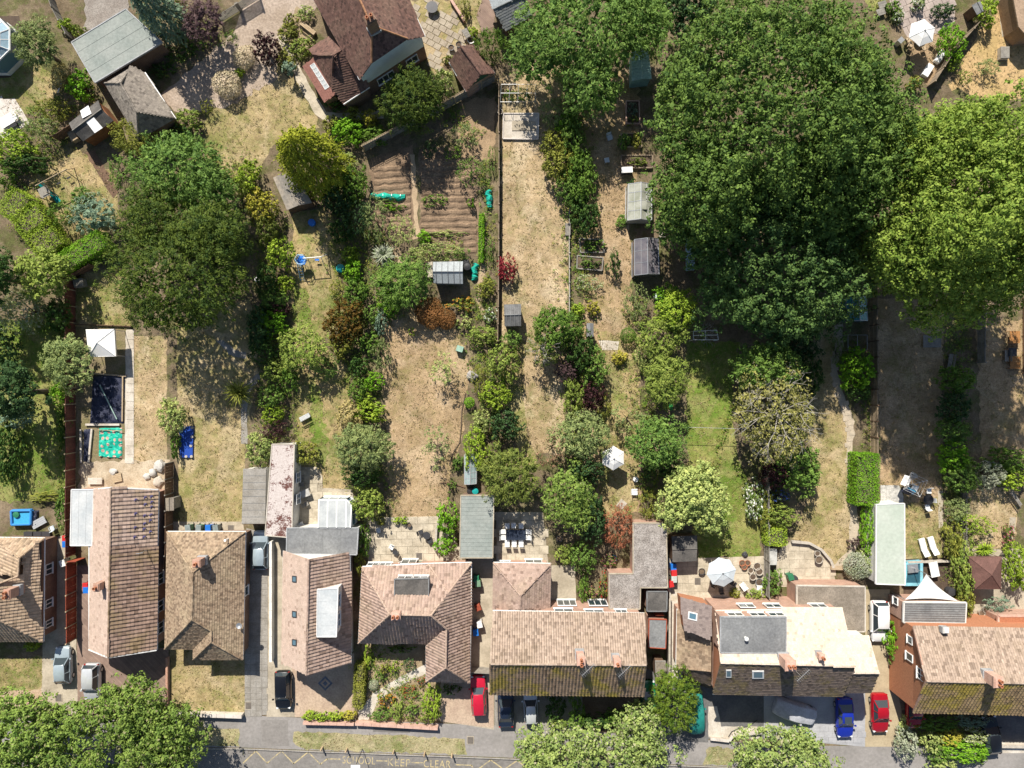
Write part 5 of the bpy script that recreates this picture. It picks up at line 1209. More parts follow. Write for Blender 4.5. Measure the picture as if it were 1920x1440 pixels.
# ------------------------------------------------------------------ garden furniture: one of each kind, then copies
def make_parasol(label, p, r, h, m, n=6, rot=0, cat='parasol', drop=.55):
    t = thing('parasol', label, cat, (p.x, p.y, 0), rot); top = Vector((0, 0, h + drop)); rim = [Vector((r * math.cos(2 * math.pi * i / n), r * math.sin(2 * math.pi * i / n), h)) for i in range(n)]
    for i in range(n):
        a, b = rim[i], rim[(i + 1) % n]; mid = (a + b) / 2 * .97; mid.z = h + .02; c1 = (a + top) / 2 + Vector((0, 0, .06)); c2 = (b + top) / 2 + Vector((0, 0, .06)); g = Geo()
        g.poly([a, mid, c1]); g.poly([mid, b, c2]); g.poly([mid, c2, c1]); g.poly([c1, c2, top]); part('canopy_panel', g, m, t, world=False)
        g = Geo(); g.path([top + Vector((0, 0, .02)), c1 + Vector((0, 0, .02)), a + Vector((0, 0, .01))], .018, 4); part('rib', g, m, t, world=False)
    g = Geo(); g.tube((0, 0, 0), (0, 0, h + drop), .03, 8); part('pole', g, WOODL, t, world=False)
    g = Geo(); g.lathe([(.3, 0), (.3, .06), (.06, .12), (.05, .3)], 12); part('base', g, DARKM, t, world=False)
    g = Geo(); g.lathe([(.05, 0), (.07, .06), (.02, .12)], 8, 0, 0, h + drop); part('finial', g, DARKM, t, world=False)
    return t
make_parasol('white hexagonal parasol on the shaded lawn between leafy shrubs', W(1150, 859, 2.4), 1.28, 2.35, WHITEC, 6, R(90))
make_parasol('white hexagonal parasol over the table at the top right patio', W(1729, 61, 2.4), 1.45, 2.35, WHITEC, 6, R(80))
make_parasol('pale blue parasol on the patio of the black dormer house', W(1353, 1073, 2.5), 1.55, 2.4, BLUEC, 8, R(10))
def chair_parts(t, m, w=.46, d=.46, back=True, arms=False, hs=.45, hb=.9, frame=None):
    fm = frame or m; g = Geo(); g.box(0, 0, hs, w, d, .05); part('seat', g, m, t, world=False)
    if back: g = Geo(); g.slab([Vector((-w / 2, -d / 2 - .02, hs + .06)), Vector((w / 2, -d / 2 - .02, hs + .06)), Vector((w / 2, -d / 2 - .12, hb)), Vector((-w / 2, -d / 2 - .12, hb))], .04); part('backrest', g, m, t, world=False)
    for sx in (-1, 1):
        for sy in (-1, 1): g = Geo(); g.tube((sx * w * .44, sy * d * .44, 0), (sx * w * .42, sy * d * .42, hs), .022, 5); part('leg', g, fm, t, world=False)
        if arms:
            g = Geo(); g.tube((sx * w * .5, -d * .45, hs + .22), (sx * w * .5, d * .4, hs + .22), .025, 5); g.tube((sx * w * .5, d * .38, hs), (sx * w * .5, d * .38, hs + .22), .02, 5); part('armrest', g, fm, t, world=False)
    return t
def make_chair(label, px, py, rot, m, group=None, arms=False, frame=None, cat='chair', name='garden_chair', w=.46):
    p = W(px, py, .45); return chair_parts(thing(name, label, cat, (p.x, p.y, .0), rot, group), m, w, w, True, arms, frame=frame)
def make_table(label, px, py, w, d, m, rot=0, h=.73, round_=False, legm=None, name='garden_table', cat='table', slats=0):
    p = W(px, py, h); t = thing(name, label, cat, (p.x, p.y, 0), rot)
    if round_: g = Geo(); g.lathe([(w / 2 - .02, h - .04), (w / 2, h - .02), (w / 2, h), (.01, h + .004)], 20); part('tabletop', g, m, t, world=False)
    elif slats:
        for i in range(slats): g = Geo(); g.box(0, -d / 2 + d * (i + .5) / slats, h - .02, w, d / slats - .015, .04); part('slat', g, m, t, world=False)
    else: g = Geo(); g.box(0, 0, h - .02, w, d, .04); part('tabletop', g, m, t, world=False)
    k = .35 if round_ else .46
    for sx in (-1, 1):
        for sy in (-1, 1): g = Geo(); g.tube((sx * w * k, sy * d * k, 0), (sx * w * k, sy * d * k, h - .03), .03, 5); part('leg', g, legm or m, t, world=False)
    return t
# dining set on the middle patio
dt = make_table('dark blue-grey dining table ringed by white chairs on the middle patio', 967, 1003, 2.05, 1.05, M('slate_top', (.035, .045, .07), .25, .2, 2.0, spec=.5), 0, .74, legm=DARKM)
pos = [(951, 987, 180, 'upper left'), (963, 986, 180, 'upper middle'), (977, 987, 180, 'upper right'), (951, 1017, 0, 'lower left'), (964, 1017, 0, 'lower middle'), (977, 1017, 0, 'lower right'), (989, 997, 90, 'right end, upper'), (989, 1008, 90, 'right end, lower')]
c0 = None
for x, y, a, w in pos[:]:
    lab = f'white seated dining chair at the {w} place of the dark table'
    p = W(x, y, .45)
    if c0 is None: c0 = make_chair(lab, x, y, R(a), WHITE, 'white chairs round the dark dining table', frame=DARKM, w=.5)
    else: dup(c0, (p.x, p.y, 0), R(a), lab)
for x, y, w in ((944, 997, 'left end, upper'), (944, 1008, 'left end, lower')):
    p = W(x, y, .45); dup(c0, (p.x, p.y, 0), R(-90), f'white seated dining chair at the {w} place of the dark table')
make_chair('pale blue metal chair alone near the shaded lawn edge of the slab patio', 710, 995, R(190), BLUEC, arms=True, frame=METAL)
make_chair('white garden chair standing in the middle of the slab patio', 734, 1026, R(150), WHITE, arms=True)
make_chair('dark garden chair behind the white chair on the slab patio', 741, 1036, R(60), DARKM)
make_table('small round dark metal table on the slab patio', 800, 1004, .8, .8, DARKM, 0, .7, True)
make_chair('dark metal chair on the right of the small round table', 806, 1015, R(120), DARKM); make_chair('dark metal chair on the left of the small round table', 789, 998, R(-70), DARKM)
make_chair('white plastic chair beside the bare flower strip near the tree', 1190, 922, R(-90), WHITE, arms=True, w=.6)
make_chair('pale blue chair on the dry lawn by the raised beds', 1143, 258, R(200), BLUEC, arms=True, w=.55, frame=METAL)
make_table('pale blue stool on the dry lawn near the barbecue', 1138, 300, .5, .5, BLUEC, .2, .45, name='stool', cat='stool')
def bench(label, px, py, rot, m, L=1.4, back=True):
    p = W(px, py, .45); t = thing('garden_bench', label, 'bench', (p.x, p.y, 0), rot)
    for i in range(3): g = Geo(); g.box(0, -.15 + .15 * i, .44, L, .13, .03); part('seat_slat', g, m, t, world=False)
    if back:
        for i in range(2): g = Geo(); g.box(0, -.27 - .02 * i, .6 + .16 * i, L, .03, .12); part('back_slat', g, m, t, world=False)
    for sx in (-1, 1): g = Geo(); g.box(sx * L * .44, 0, .22, .06, .44, .44); part('leg_frame', g, m, t, world=False)
    return t
bench('pale grey bench askew on the green lawn strip', 571, 782, R(28), M('pale_bench', (.56, .58, .58), .6), 1.15)
bench('grey bench against the right edge of the central lawn', 1064, 430, R(90), WOODG, 1.3)
bench('weathered bench in the olive shrub bed near the old house', 577, 52, R(-38), WOODL, 1.9)
bench('grey slatted bench in the shade above the far right shrubs', 1782, 678, R(80), WOODG, 1.6)
bench('dark bench under the shady hedge of the far right garden', 1905, 935, R(-55), WOODG, 1.8)
bench('pale timber bench-like step at the paved terrace corner', 1571, 1065, R(-2), WOODL, 1.4, False)
def lounger(label, px, py, rot, m, fm):
    p = W(px, py, .35); t = thing('sun_lounger', label, 'sun lounger', (p.x, p.y, 0), rot); g = Geo()
    g.box(0, .3, .36, .6, 1.3, .08); part('mattress', g, m, t, world=False); g = Geo(); g.slab([Vector((-.3, -.36, .42)), Vector((.3, -.36, .42)), Vector((.3, -.95, .72)), Vector((-.3, -.95, .72))], .07); part('backrest', g, m, t, world=False)
    g = Geo(); g.box(0, .3, .29, .64, 1.32, .05); part('frame', g, fm, t, world=False)
    for sx in (-1, 1):
        for y in (-.3, .85): g = Geo(); g.box(sx * .27, y, .14, .05, .05, .28); part('leg', g, fm, t, world=False)
    return t
l1 = lounger('left one of two white sun loungers at the end of the narrow lawn', 1732, 1026, R(15), WHITEC, UPVC); p = W(1749, 1023, .35); dup(l1, (p.x, p.y, 0), R(17), 'right one of two white sun loungers at the end of the narrow lawn')
l1['group'] = 'white loungers on the narrow lawn'
for o in C.objects:
    if o.name.startswith('sun_lounger'): o['group'] = 'white loungers on the narrow lawn'
def wbox(label, px, py, rot, w, d, h, m, cat='storage box', name='storage_box', lidm=None):
    p = W(px, py, h); t = thing(name, label, cat, (p.x, p.y, 0), rot); g = Geo(); g.box(0, 0, h * .45, w, d, h * .9); part('body', g, m, t, world=False)
    g = Geo(); g.loft([[(-w * .53, -d * .54, h * .9), (w * .53, -d * .54, h * .9), (w * .53, d * .54, h * .9), (-w * .53, d * .54, h * .9)], [(-w * .5, -d * .5, h), (w * .5, -d * .5, h), (w * .5, d * .5, h), (-w * .5, d * .5, h)]]); part('lid', g, lidm or m, t, world=False); return t
wbox('white cushioned bench nearer the fence corner at the top right', 1764, 105, R(58), 1.35, .6, .5, WHITE, 'bench', 'cushioned_bench'); wbox('white cushioned bench at the oak side, lower left of its twin', 1741, 131, R(58), 1.35, .65, .5, WHITE, 'bench', 'cushioned_bench')
wbox('pale grey storage box below the clipped box hedge', 1449, 1045, 0, .9, 1.6, 1.1, M('grey_beige_box', (.5, .5, .47), .6))
wbox('black barbecue with a white lid beside the raised beds', 1176, 318, .05, 1.15, .6, .9, DARKM, 'barbecue', 'barbecue', WHITE); wbox('grey trolley left of the top right parasol', 1690, 75, .8, .6, .5, .9, METAL, 'trolley', 'trolley')
make_table('round dark fire table on the flagstones at the top', 810, 13, 1.25, 1.25, DARKM, 0, .6, True, name='fire_table')
make_table('weathered workbench by the bay tree at the top', 874, 62, .6, 1.0, WOODG, .5, .8, slats=4)
make_table('grey slatted table by the right hand fence under the oak', 1748, 640, 1.9, 1.3, WOODG, 0, .3, slats=5, name='low_table')
make_table('small tilted pale table beside the white garage windows', 572, 925, .95, .75, M('pale_top', (.5, .49, .47), .6), .35, .73)
for x, y, a, w in ((565, 895, -90, 'upper'), (566, 908, -90, 'middle'), (574, 945, -60, 'lower')): make_chair(f'grey folding chair in the garage shade, {w} of three beside the pale table', x, y, R(a), WOODG, 'folding chairs by the white garage')
make_chair('white frame garden chair beside the conservatory corner', 565, 983, R(30), WHITE, arms=True); make_table('dark glass table half hidden under the top right parasol', 1727, 66, 1.2, 1.2, DARKM, 0, .72, True)
for x, y, a, w in ((1702, 76, -60, 'left'), (1733, 90, 20, 'lower'), (1748, 80, 60, 'right'), (1706, 86, -30, 'lower left')): make_chair(f'brown wicker chair on the {w} side of the top right parasol', x, y, R(a), WOODL, 'wicker chairs by the top right parasol', True)
make_table('low white round table next to the white conservatory', 583, 990, .7, .7, WHITE, 0, .6, True)
make_table('round black table with two white chairs by the rotary airer', 1741, 937, 1.1, 1.1, BLACK, 0, .73, True)
for x, y, a, w in ((1742, 921, 180, 'top'), (1745, 939, 100, 'right'), (1739, 950, 10, 'bottom')): make_chair(f'white chair on the {w} side of the round black table', x, y, R(a), WHITE, 'white chairs round the black table', w=.5)
for x, y, z, m, w in ((1903, 632, .45, WOODO, 'upper orange'), (1904, 680, .45, WOODO, 'lower orange')): make_table(f'{w} wooden table against the dark slatted fence on the right', x, y, 1.1, 1.3, M('amber_wood', (.42, .20, .07), .6, .2, 1.0), 0, .6, slats=5)
bench('pale grey slatted bench between the two orange tables', 1888, 667, R(90), WOODG, 1.2); make_table('dark square table next to the pale slatted bench', 1899, 660, .9, .9, DARKM, 0, .6)
# top left terrace furniture
make_table('white stone table on the white terrace at the left edge', 12, 226, 1.6, 1.1, WHITE, .55, .5, name='stone_table'); bench('dark slim bench on the white terrace beside the stone table', 21, 236, R(28), BLACK, 1.2, False); make_chair('white wire chair at the edge of the white terrace', 28, 220, R(130), UPVC, arms=True)
lone('timber_prop', Geo().tube(W(108, 174, .1), W(118, 148, .6), .07, 5), WHITE, 'pale plank leaning in the pampas grass', 'plank')
# ------------------------------------------------------------------ bins, pots, play things and other small objects
def wheelie(label, px, py, rot, m, lidm=None, group=None):
    p = W(px, py, 1.0); t = thing('wheelie_bin', label, 'bin', (p.x, p.y, 0), rot, group); g = Geo()
    g.loft([[(-.22, -.26, .06), (.22, -.26, .06), (.22, .22, .06), (-.22, .22, .06)], [(-.28, -.34, .98), (.28, -.34, .98), (.28, .3, .98), (-.28, .3, .98)]]); part('body', g, m, t, world=False)
    g = Geo(); g.loft([[(-.3, -.38, .98), (.3, -.38, .98), (.3, .33, .98), (-.3, .33, .98)], [(-.29, -.35, 1.04), (.29, -.35, 1.04), (.27, .3, 1.09), (-.27, .3, 1.09)]]); part('lid', g, lidm or m, t, world=False)
    for s in (-1, 1): g = Geo(); g.tube((s * .25, .24, .1), (s * .3, .24, .1), .1, 10); part('wheel', g, BLACK, t, world=False)
    g = Geo(); g.tube((-.24, .36, .94), (.24, .36, .94), .02, 5); part('handle', g, BLACK, t, world=False); return t
for a in (('red-lidded recycling bin left of the red fence at the first bungalow', 122, 1010, 0, REDP, None), ('bright blue bin just below the red-lidded one at the first bungalow', 122, 1020, 0, BLUEP, None),
          ('pale grey bin in the narrow yard beside the red-stained fence', 117, 1056, .3, WHITE, None), ('red crate bin beside the chalet bungalow drive fence', 160, 1099, 0, REDP, None), ('blue bin under the red one by the chalet bungalow', 161, 1106, 0, BLUEP, None),
          ('grey-blue wheelie bin by the tan lawn, first in the row of four', 352, 990, .1, GREENP, M('bin_lid_grey', (.25, .30, .30), .5)), ('second grey-blue wheelie bin in the row of four behind the hipped bungalow', 372, 990, -.1, GREENP, MATS['bin_lid_grey']), ('blue barrel bin, third in the row of four behind the hipped bungalow', 390, 990, 0, BLUEP, None), ('grey bin at the right end of the row behind the hipped bungalow', 404, 990, .1, MATS['bin_lid_grey'], None),
          ('dark green bin in the passage beside the pink many-hipped house', 893, 1085, 0, GREENP, None), ('pale green bin in the passage just below the dark green bin', 896, 1094, .1, M('pale_green_bin', (.2, .34, .22), .5), None), ('white-topped bin in the passage beside the mottled roof', 899, 1171, .2, WHITE, None), ('small blue bin below the white-topped bin in the passage', 892, 1186, .1, BLUEP, None),
          ('blue bin beside the ramshackle black shed', 1263, 1063, .05, BLUEP, None), ('red bin right below the blue bin by the mottled extension', 1264, 1074, .05, REDP, None), ('grey-green bin with pale lid at the top of the concrete passage', 1264, 1086, 0, GREENP, M('pale_lid', (.55, .62, .58), .5)), ('small red bin next to the pale lidded bin', 1258, 1095, .2, REDP, None),
          ('dark green bin by the clipped corner of the paved terrace', 1483, 1082, .3, GREENP, None), ('orange crate in the passage beside the many-hipped house', 896, 1139, .4, WOODO, None)):
    wheelie(a[0], a[1], a[2], a[3], a[4], a[5])
def pot(label, px, py, r, h, m, plant=None, name='plant_pot', cat='pot', z=0.0, group=None):
    p = W(px, py, h); t = thing(name, label, cat, (p.x, p.y, z), 0, group); g = Geo(); g.lathe([(r * .7, 0), (r, h), (r * 1.08, h), (r * 1.08, h * .92 + .04), (r * .9, h), (r * .85, h - .08)], 12); part('pot', g, m, t, world=False)
    g = Geo(); g.lathe([(.01, h - .09), (r * .86, h - .07), (.01, h - .05)], 10); part('soil', g, SOILD, t, world=False); return t
for a in (('left terracotta pot in the cluster beside the blue parasol', 1392, 1056, .32, .4, TERRA), ('right terracotta pot in the cluster beside the blue parasol', 1402, 1056, .3, .4, TERRA), ('lower terracotta pot in the cluster beside the blue parasol', 1396, 1063, .3, .4, TERRA),
          ('small pale urn on the curved terrace wall', 1533, 1038, .3, .55, STONE), ('large pale tub with a dark middle on the terrace', 1536, 1050, .42, .5, STONE), ('white ring pot at the top patio corner', 883, 74, .4, .4, WHITE),
          ('dark pot by the bay tree patio, left', 846, 89, .3, .4, DARKM), ('small dark pot by the old outbuilding door', 860, 83, .3, .4, DARKM), ('blue glazed pot among the flowers left of the mottled extension', 1151, 1047, .35, .5, plain('blue_glaze', (.03, .22, .45), .2)),
          ('dark planter against the patio in the middle, under the leaves', 1049, 1010, .35, .4, DARKM), ('black planter near the parasol on the far patio, left side', 1316, 1072, .35, .4, DARKM), ('grey stone trough end by the cluttered patio corner', 1420, 1062, .4, .4, STONE),
          ('dark pot at the edge of the slab patio lawn', 767, 985, .25, .35, DARKM), ('white pot on the back step of the many-hipped house', 752, 1058, .3, .4, WHITE), ('green tub on the back step of the many-hipped house', 788, 1060, .4, .35, M('green_tub', (.25, .42, .33), .5)), ('grey pot between the tub and the white pot on the back step', 771, 1058, .25, .3, METAL),
          ('white ball pot at the upper left corner of the central lawn', 937, 199, .2, .35, WHITE), ('larger white pot right below the ball pot on the central lawn edge', 938, 209, .28, .4, STONE), ('round pot with pale stones on the deck by the sail shade', 1850, 1144, .4, .5, STONE), ('second round pale pot on the pink parapet', 1842, 1150, .35, .5, STONE)):
    pot(*a)
def butt(label, px, py, r, h, m, name='water_butt', cat='water butt'):
    p = W(px, py, h); t = thing(name, label, cat, (p.x, p.y, 0)); g = Geo(); g.lathe([(r * .85, 0), (r, h * .5), (r * .9, h - .05), (r * .9, h)], 14); part('barrel', g, m, t, world=False)
    g = Geo(); g.lathe([(r * .95, h), (r * .95, h + .04), (r * .3, h + .08)], 14); part('lid', g, m, t, world=False); return t
butt('green water butt at the lean-to greenhouse corner', 891, 921, .35, 1.0, TEAL); butt('black water butt beside the green one at the lean-to greenhouse', 882, 921, .4, .9, BLACK); butt('black ringed barrel beside the grey ribbed shed', 876, 500, .4, .9, BLACK); butt('second black barrel below the ringed one at the grey shed', 874, 492, .38, .8, BLACK)
butt('pale green water butt beside the bright shrub under the oak', 1234, 555, .4, 1.0, M('sage', (.50, .60, .52), .5)); butt('white round tub in the leafy corner right of the white parasol', 1192, 899, .3, .4, WHITE, 'tub', 'tub'); butt('round teal tub at the foot of the play tower lawn', 638, 503, .48, .5, TEAL, 'tub', 'tub')
butt('blue tub in the dark shade by the tilted tan shed', 584, 417, .4, .5, BLUEP, 'tub', 'tub'); butt('white bucket in the deep shade left of the golden shrubs', 482, 524, .28, .35, WHITE, 'bucket', 'bucket'); butt('dark satellite-like bowl at the rear roof edge by the terrace', 1490, 1086, .4, .5, DARKM, 'bowl', 'bowl'); butt('grey barrel at the front side of the mossy rear extension', 1785, 1110, .45, .8, DARKM)
# compost bin and little hives
wbox('small pale green box standing on the wide dry lawn', 862, 654, -.3, .7, .6, .75, M('mint_box', (.33, .50, .40), .6), 'box', 'garden_box'); wbox('small pale box on bare ground beside the oak edge', 1242, 440, .05, .6, .55, .4, STONE, 'box', 'planter_box')
wbox('dark wooden compost box in the yew shade corner', 146, 530, .2, 1.0, .8, .8, WOODG, 'compost bin', 'compost_bin')
# netting tunnels
def tunnel(label, p0, p1, w, h, m, seed=1):
    a, b = W(*p0), W(*p1); d = b - a; L = d.length; t = thing('netting_tunnel', label, 'netting tunnel', a.lerp(b, .5), math.atan2(d.y, d.x)); r = random.Random(seed); rings = []
    for i in range(11):
        x = -L / 2 + L * i / 10; k = (.75 if i in (0, 10) else 1) * r.uniform(.85, 1.12); y0 = r.gauss(0, .06); rings.append([(x, y0 + w / 2 * k * math.cos(math.pi * (1 - j / 7)), max(.01, h * k * math.sin(math.pi * j / 7) + r.gauss(0, .03))) for j in range(8)])
    g = Geo(); g.loft(rings); part('netting', g, m, t, world=False)
    for i in range(4): x = -L / 2 + L * (i + .5) / 4; g = Geo(); g.path([(x, w / 2 * math.cos(math.pi * (1 - j / 6)), h * math.sin(math.pi * j / 6)) for j in range(7)], .015, 4); part('hoop', g, METAL, t, world=False)
tunnel('long teal netting tunnel across the vegetable rows', (695, 368), (760, 370), .75, .5, NETG, 1); tunnel('short teal netting tunnel against the central lawn fence', (918, 390), (917, 357), .7, .55, NETG, 2); tunnel('small teal netting tunnel beside the grey ribbed shed', (891, 494), (889, 526), .65, .5, NETG, 3)
# climbing tower with slide and swing beam
def ladder(g, a, b, w, n, r=.025):
    a, b = Vector(a), Vector(b); s = (b - a).cross(Vector((0, 0, 1))).normalized() * w / 2; g.tube(a - s, b - s, r, 5); g.tube(a + s, b + s, r, 5)
    for i in range(n): c = a.lerp(b, (i + .5) / n); g.tube(c - s, c + s, r * .9, 5)
p = W(564, 487, 1.6); t = thing('climbing_frame', 'pale blue hexagonal climbing tower with ladder and white swing beam', 'climbing frame', (p.x, p.y, 0))
hx = [(.55 * math.cos(R(60 * i)), .55 * math.sin(R(60 * i))) for i in range(6)]
g = Geo(); g.prism(hx, 1.2, 1.26); part('platform', g, BLUEP, t, world=False)
for i in range(6): g = Geo(); g.tube((*hx[i], 0), (*hx[i], 1.9), .035, 6); part('post', g, BLUEPALE, t, world=False)
for z in (1.6, 1.9):
    g = Geo()
    for i in range(6): g.tube((*hx[i], z), (*hx[(i + 1) % 6], z), .03, 5)
    part('guard_rail', g, BLUEPALE, t, world=False)
g = Geo(); ladder(g, (-.2, -.5, 1.5), (-.25, -2.0, .05), .42, 6, .035); part('ladder', g, BLUEPALE, t, world=False)
g = Geo(); g.tube((.3, .1, 1.9), (2.2, .25, 1.9), .05, 6); part('swing_beam', g, WHITE, t, world=False)
g = Geo(); g.tube((2.2, .25, 1.9), (2.4, .9, 0), .04, 6); g.tube((2.2, .25, 1.9), (2.1, -.5, 0), .04, 6); part('end_frame', g, WHITE, t, world=False)
g = Geo()
for s in (-.2, .2): g.tube((1.4 + s, .2, 1.9), (1.4 + s, .2, .5), .012, 4)
part('swing_rope', g, METAL, t, world=False, kind='stuff'); g = Geo(); g.box(1.4, .2, .48, .45, .2, .04); part('swing_seat', g, BLUEP, t, world=False)
# timber play frame with teal slide
p = W(108, 333, 1.5); t = thing('swing_frame', 'timber swing frame with tower on the play lawn', 'swing', (p.x, p.y, 0), R(28)); 
for x in (-1.6, 1.3):
    for s in (-1, 1): g = Geo(); g.tube((x, 0, 2.1), (x + .1, s * .9, 0), .05, 6); part('leg', g, WOODL, t, world=False)
g = Geo(); g.tube((-2.2, 0, 2.1), (1.5, 0, 2.1), .055, 6); part('beam', g, WOODL, t, world=False); g = Geo(); g.box(-2.1, -.5, 1.2, 1.1, 1.1, .06); part('platform', g, WOODG, t, world=False)
for x, y in ((-2.6, -1), (-1.6, -1), (-2.6, 0), (-1.6, 0)): g = Geo(); g.tube((x, y, 0), (x, y, 1.9), .05, 5); part('post', g, WOOD, t, world=False)
for x in (-.6, .6):
    g = Geo(); g.tube((x - .2, 0, 2.1), (x - .2, 0, .5), .012, 4); g.tube((x + .2, 0, 2.1), (x + .2, 0, .5), .012, 4); part('rope', g, METAL, t, world=False, kind='stuff'); g = Geo(); g.box(x, 0, .48, .45, .18, .04); part('swing_seat', g, BLACK, t, world=False)
p = W(93, 361, .7); t = thing('slide', 'teal plastic slide leaning on the timber swing frame', 'slide', (p.x, p.y, 0), R(-52)); g = Geo(); rings = []
for i in range(9):
    x = -1.1 + 2.2 * i / 8; z = max(.12, 1.2 * (1 - i / 7.2) ** 1.15 if i < 7 else .12); rings.append([(x, -.24, z + .16), (x, -.18, z), (x, .18, z), (x, .24, z + .16), (x, .26, z + .1), (x, .19, z - .05), (x, -.19, z - .05), (x, -.26, z + .1)])
g.loft(rings); part('chute', g, TEAL, t, world=False); g = Geo(); g.tube((-1.0, -.2, 1.1), (-1.05, -.25, 0), .03, 5); part('leg', g, WOOD, t, world=False); g = Geo(); g.tube((-1.0, .2, 1.1), (-1.05, .25, 0), .03, 5); part('leg', g, WOOD, t, world=False)
# field gate with rails at the top of the gravel drive
a, b = W(416, 42), W(488, -2); d = b - a; t = thing('field_gate', 'grey five-bar timber gates across the gravel drive at the top', 'gate', a, math.atan2(d.y, d.x)); L = d.length
for i in range(6): g = Geo(); g.box(L / 2, 0, .2 + .22 * i, L, .05, .11); part('rail', g, WOODG, t, world=False)
for f in (0, .48, .52, 1): g = Geo(); g.box(L * f, 0, .75, .16, .16, 1.5); part('post', g, WOODG, t, world=False)
for f in (0, .52): g = Geo(); g.tube((L * f, .03, .2), (L * (f + .48), .03, 1.3), .04, 4); part('brace', g, WOODG, t, world=False)
# pit with navy liner, planks, teal tarpaulin
def cloth(label, px, m, z, name, cat, amp=.05, seed=1, drop=True, nx=16, ny=16):
    P = WL(px, z); r = np.random.RandomState(seed); g = Geo(); nz = r.rand(4, 4)
    for i in range(nx + 1):
        for j in range(ny + 1):
            u, v = i / nx, j / ny; q = P[0].lerp(P[1], u).lerp(P[3].lerp(P[2], u), v); k = math.sin(9 * u + 5 * v + seed) * math.sin(7 * v - 6 * u + 2 * seed) + .6 * math.sin(23 * u - 11 * v) * math.cos(17 * v)
            e = min(u, v, 1 - u, 1 - v); q = q + Vector((r.randn() * .02, r.randn() * .02, amp * k + r.randn() * amp * .3)); q.z = max(q.z, .03) if not (drop and e == 0) else .022; g.v.append(tuple(q))
    for i in range(nx):
        for j in range(ny): a = i * (ny + 1) + j; g.f.append((a, a + ny + 1, a + ny + 2, a + 1))
    g.smooth = True; return lone(name, g, m, label, cat)
cloth('crumpled navy liner sheet filling the long sunken pit', [(174, 704), (234, 702), (232, 794), (168, 795)], NAVY, .10, 'pit_liner', 'sheet', .07, 3, True, 22, 30)
tn = NT('printed_tarp'); vo = tn.n('ShaderNodeTexVoronoi'); vo.inputs['Scale'].default_value = 1.5; vo.inputs['Randomness'].default_value = .35; tn.l(tn.geo.outputs['Position'], vo.inputs['Vector'])
TARP = tn.done(tn.bsdf(tn.mix(tn.math('LESS_THAN', vo.outputs['Distance'], .27), (.015, .40, .29), (.52, .33, .27)), .5, .3)); MATS['printed_tarp'] = TARP
cloth('bright teal tarpaulin with pale printed patches below the pit', [(185, 803), (228, 802), (228, 860), (184, 857)], TARP, .14, 'tarpaulin', 'tarpaulin', .10, 5, True, 26, 30)
cloth('narrow dark liner strip between two white planks left of the tarpaulin', [(157, 805), (172, 804), (168, 865), (156, 866)], NAVY, .08, 'liner_strip', 'sheet', .05, 7)
for pts, w, lab in (([(162, 796), (226, 796)], .22, 'white plank across the lower end of the pit'), ([(153, 805), (154, 868)], .18, 'left white plank beside the dark liner strip'), ([(174, 804), (168, 866)], .2, 'right white plank beside the dark liner strip'), ([(172, 700), (238, 705)], .16, 'pale plank along the upper end of the pit'), ([(232, 706), (231, 790)], .12, 'timber plank on the path side of the pit')):
    a, b = WL(pts); lone('plank', Geo().bar(a, b, w, .1, .24), CONCW if w > .17 else WOODL, lab, 'plank')
lone('pole', Geo().tube(W(187, 722, .35), W(219, 786, .35), .06, 6), M('mint_pole', (.35, .5, .45), .5), 'pale mint pole lying diagonally over the navy liner', 'pole')
lone('batten', Geo().tube(W(184, 806, .3), W(229, 808, .3), .04, 5), WOODL, 'timber batten pinning the top of the teal tarpaulin', 'batten')
# blue weighted cover on the tan lawn
P = WL([(336, 800), (362, 799), (361, 858), (337, 858)], .22); t = thing('ground_cover', 'bright blue rectangular cover with pale round weights on the tan lawn', 'cover', ((P[0] + P[2]) / 2 - Vector((0, 0, .22))))
g = Geo(); g.prism(P, .01, .22); part('sheet', g, plain('cover_blue', (.02, .07, .36), .45), t)
for x, y in ((338, 819), (360, 819), (338, 836), (358, 836), (338, 856), (349, 856), (359, 856), (347, 801), (360, 802)): g = Geo(); q = W(x, y, .24); g.lathe([(.15, -.02), (.15, .05), (.02, .07)], 10, q.x, q.y, .24); part('weight', g, STONE, t)
# building sacks and rubble
def blob(label, px, py, r, h, m, name, cat, seed=0, sx=1.0):
    q = W(px, py, h * .5); rr = np.random.RandomState(seed); g = Geo(); rings = []
    for k, (f, z) in enumerate(((.75, 0), (1, .25), (.95, .6), (.7, .88), (.3, 1.0))): rings.append([(q.x + r * sx * f * (1 + .18 * rr.randn()) * math.cos(2 * math.pi * i / 10), q.y + r * f * (1 + .18 * rr.randn()) * math.sin(2 * math.pi * i / 10), h * z * (1 + .06 * rr.randn())) for i in range(10)])
    g.loft(rings); g.smooth = name != 'boulder'; return lone(name, g, m, label, cat)
SACK = M('white_sack', (.56, .54, .50), .8, .25, 2.0, None, .3)
for i, (x, y, r, h, w) in enumerate(((299, 873, .6, .5, 'large white builders sack nearest the brown fence'), (286, 886, .45, .4, 'white sack left below the largest one in the rubble yard'), (275, 893, .38, .3, 'crumpled white sack with dark edge in the rubble yard'), (212, 884, .42, .3, 'white sand heap sack in the middle of the rubble yard'))): blob(w, x, y, r, h, SACK, 'builders_sack', 'sack', i)
blob('brown heap of rubble beside the fence in the builders yard', 296, 903, .55, .45, STONE, 'rubble_heap', 'rubble', 9); P = W(219, 896); t = make_table('pale timber pallet frame standing in the rubble yard', 219, 896, 1.0, .9, WOODL, .2, .2, slats=5, name='pallet', cat='pallet')
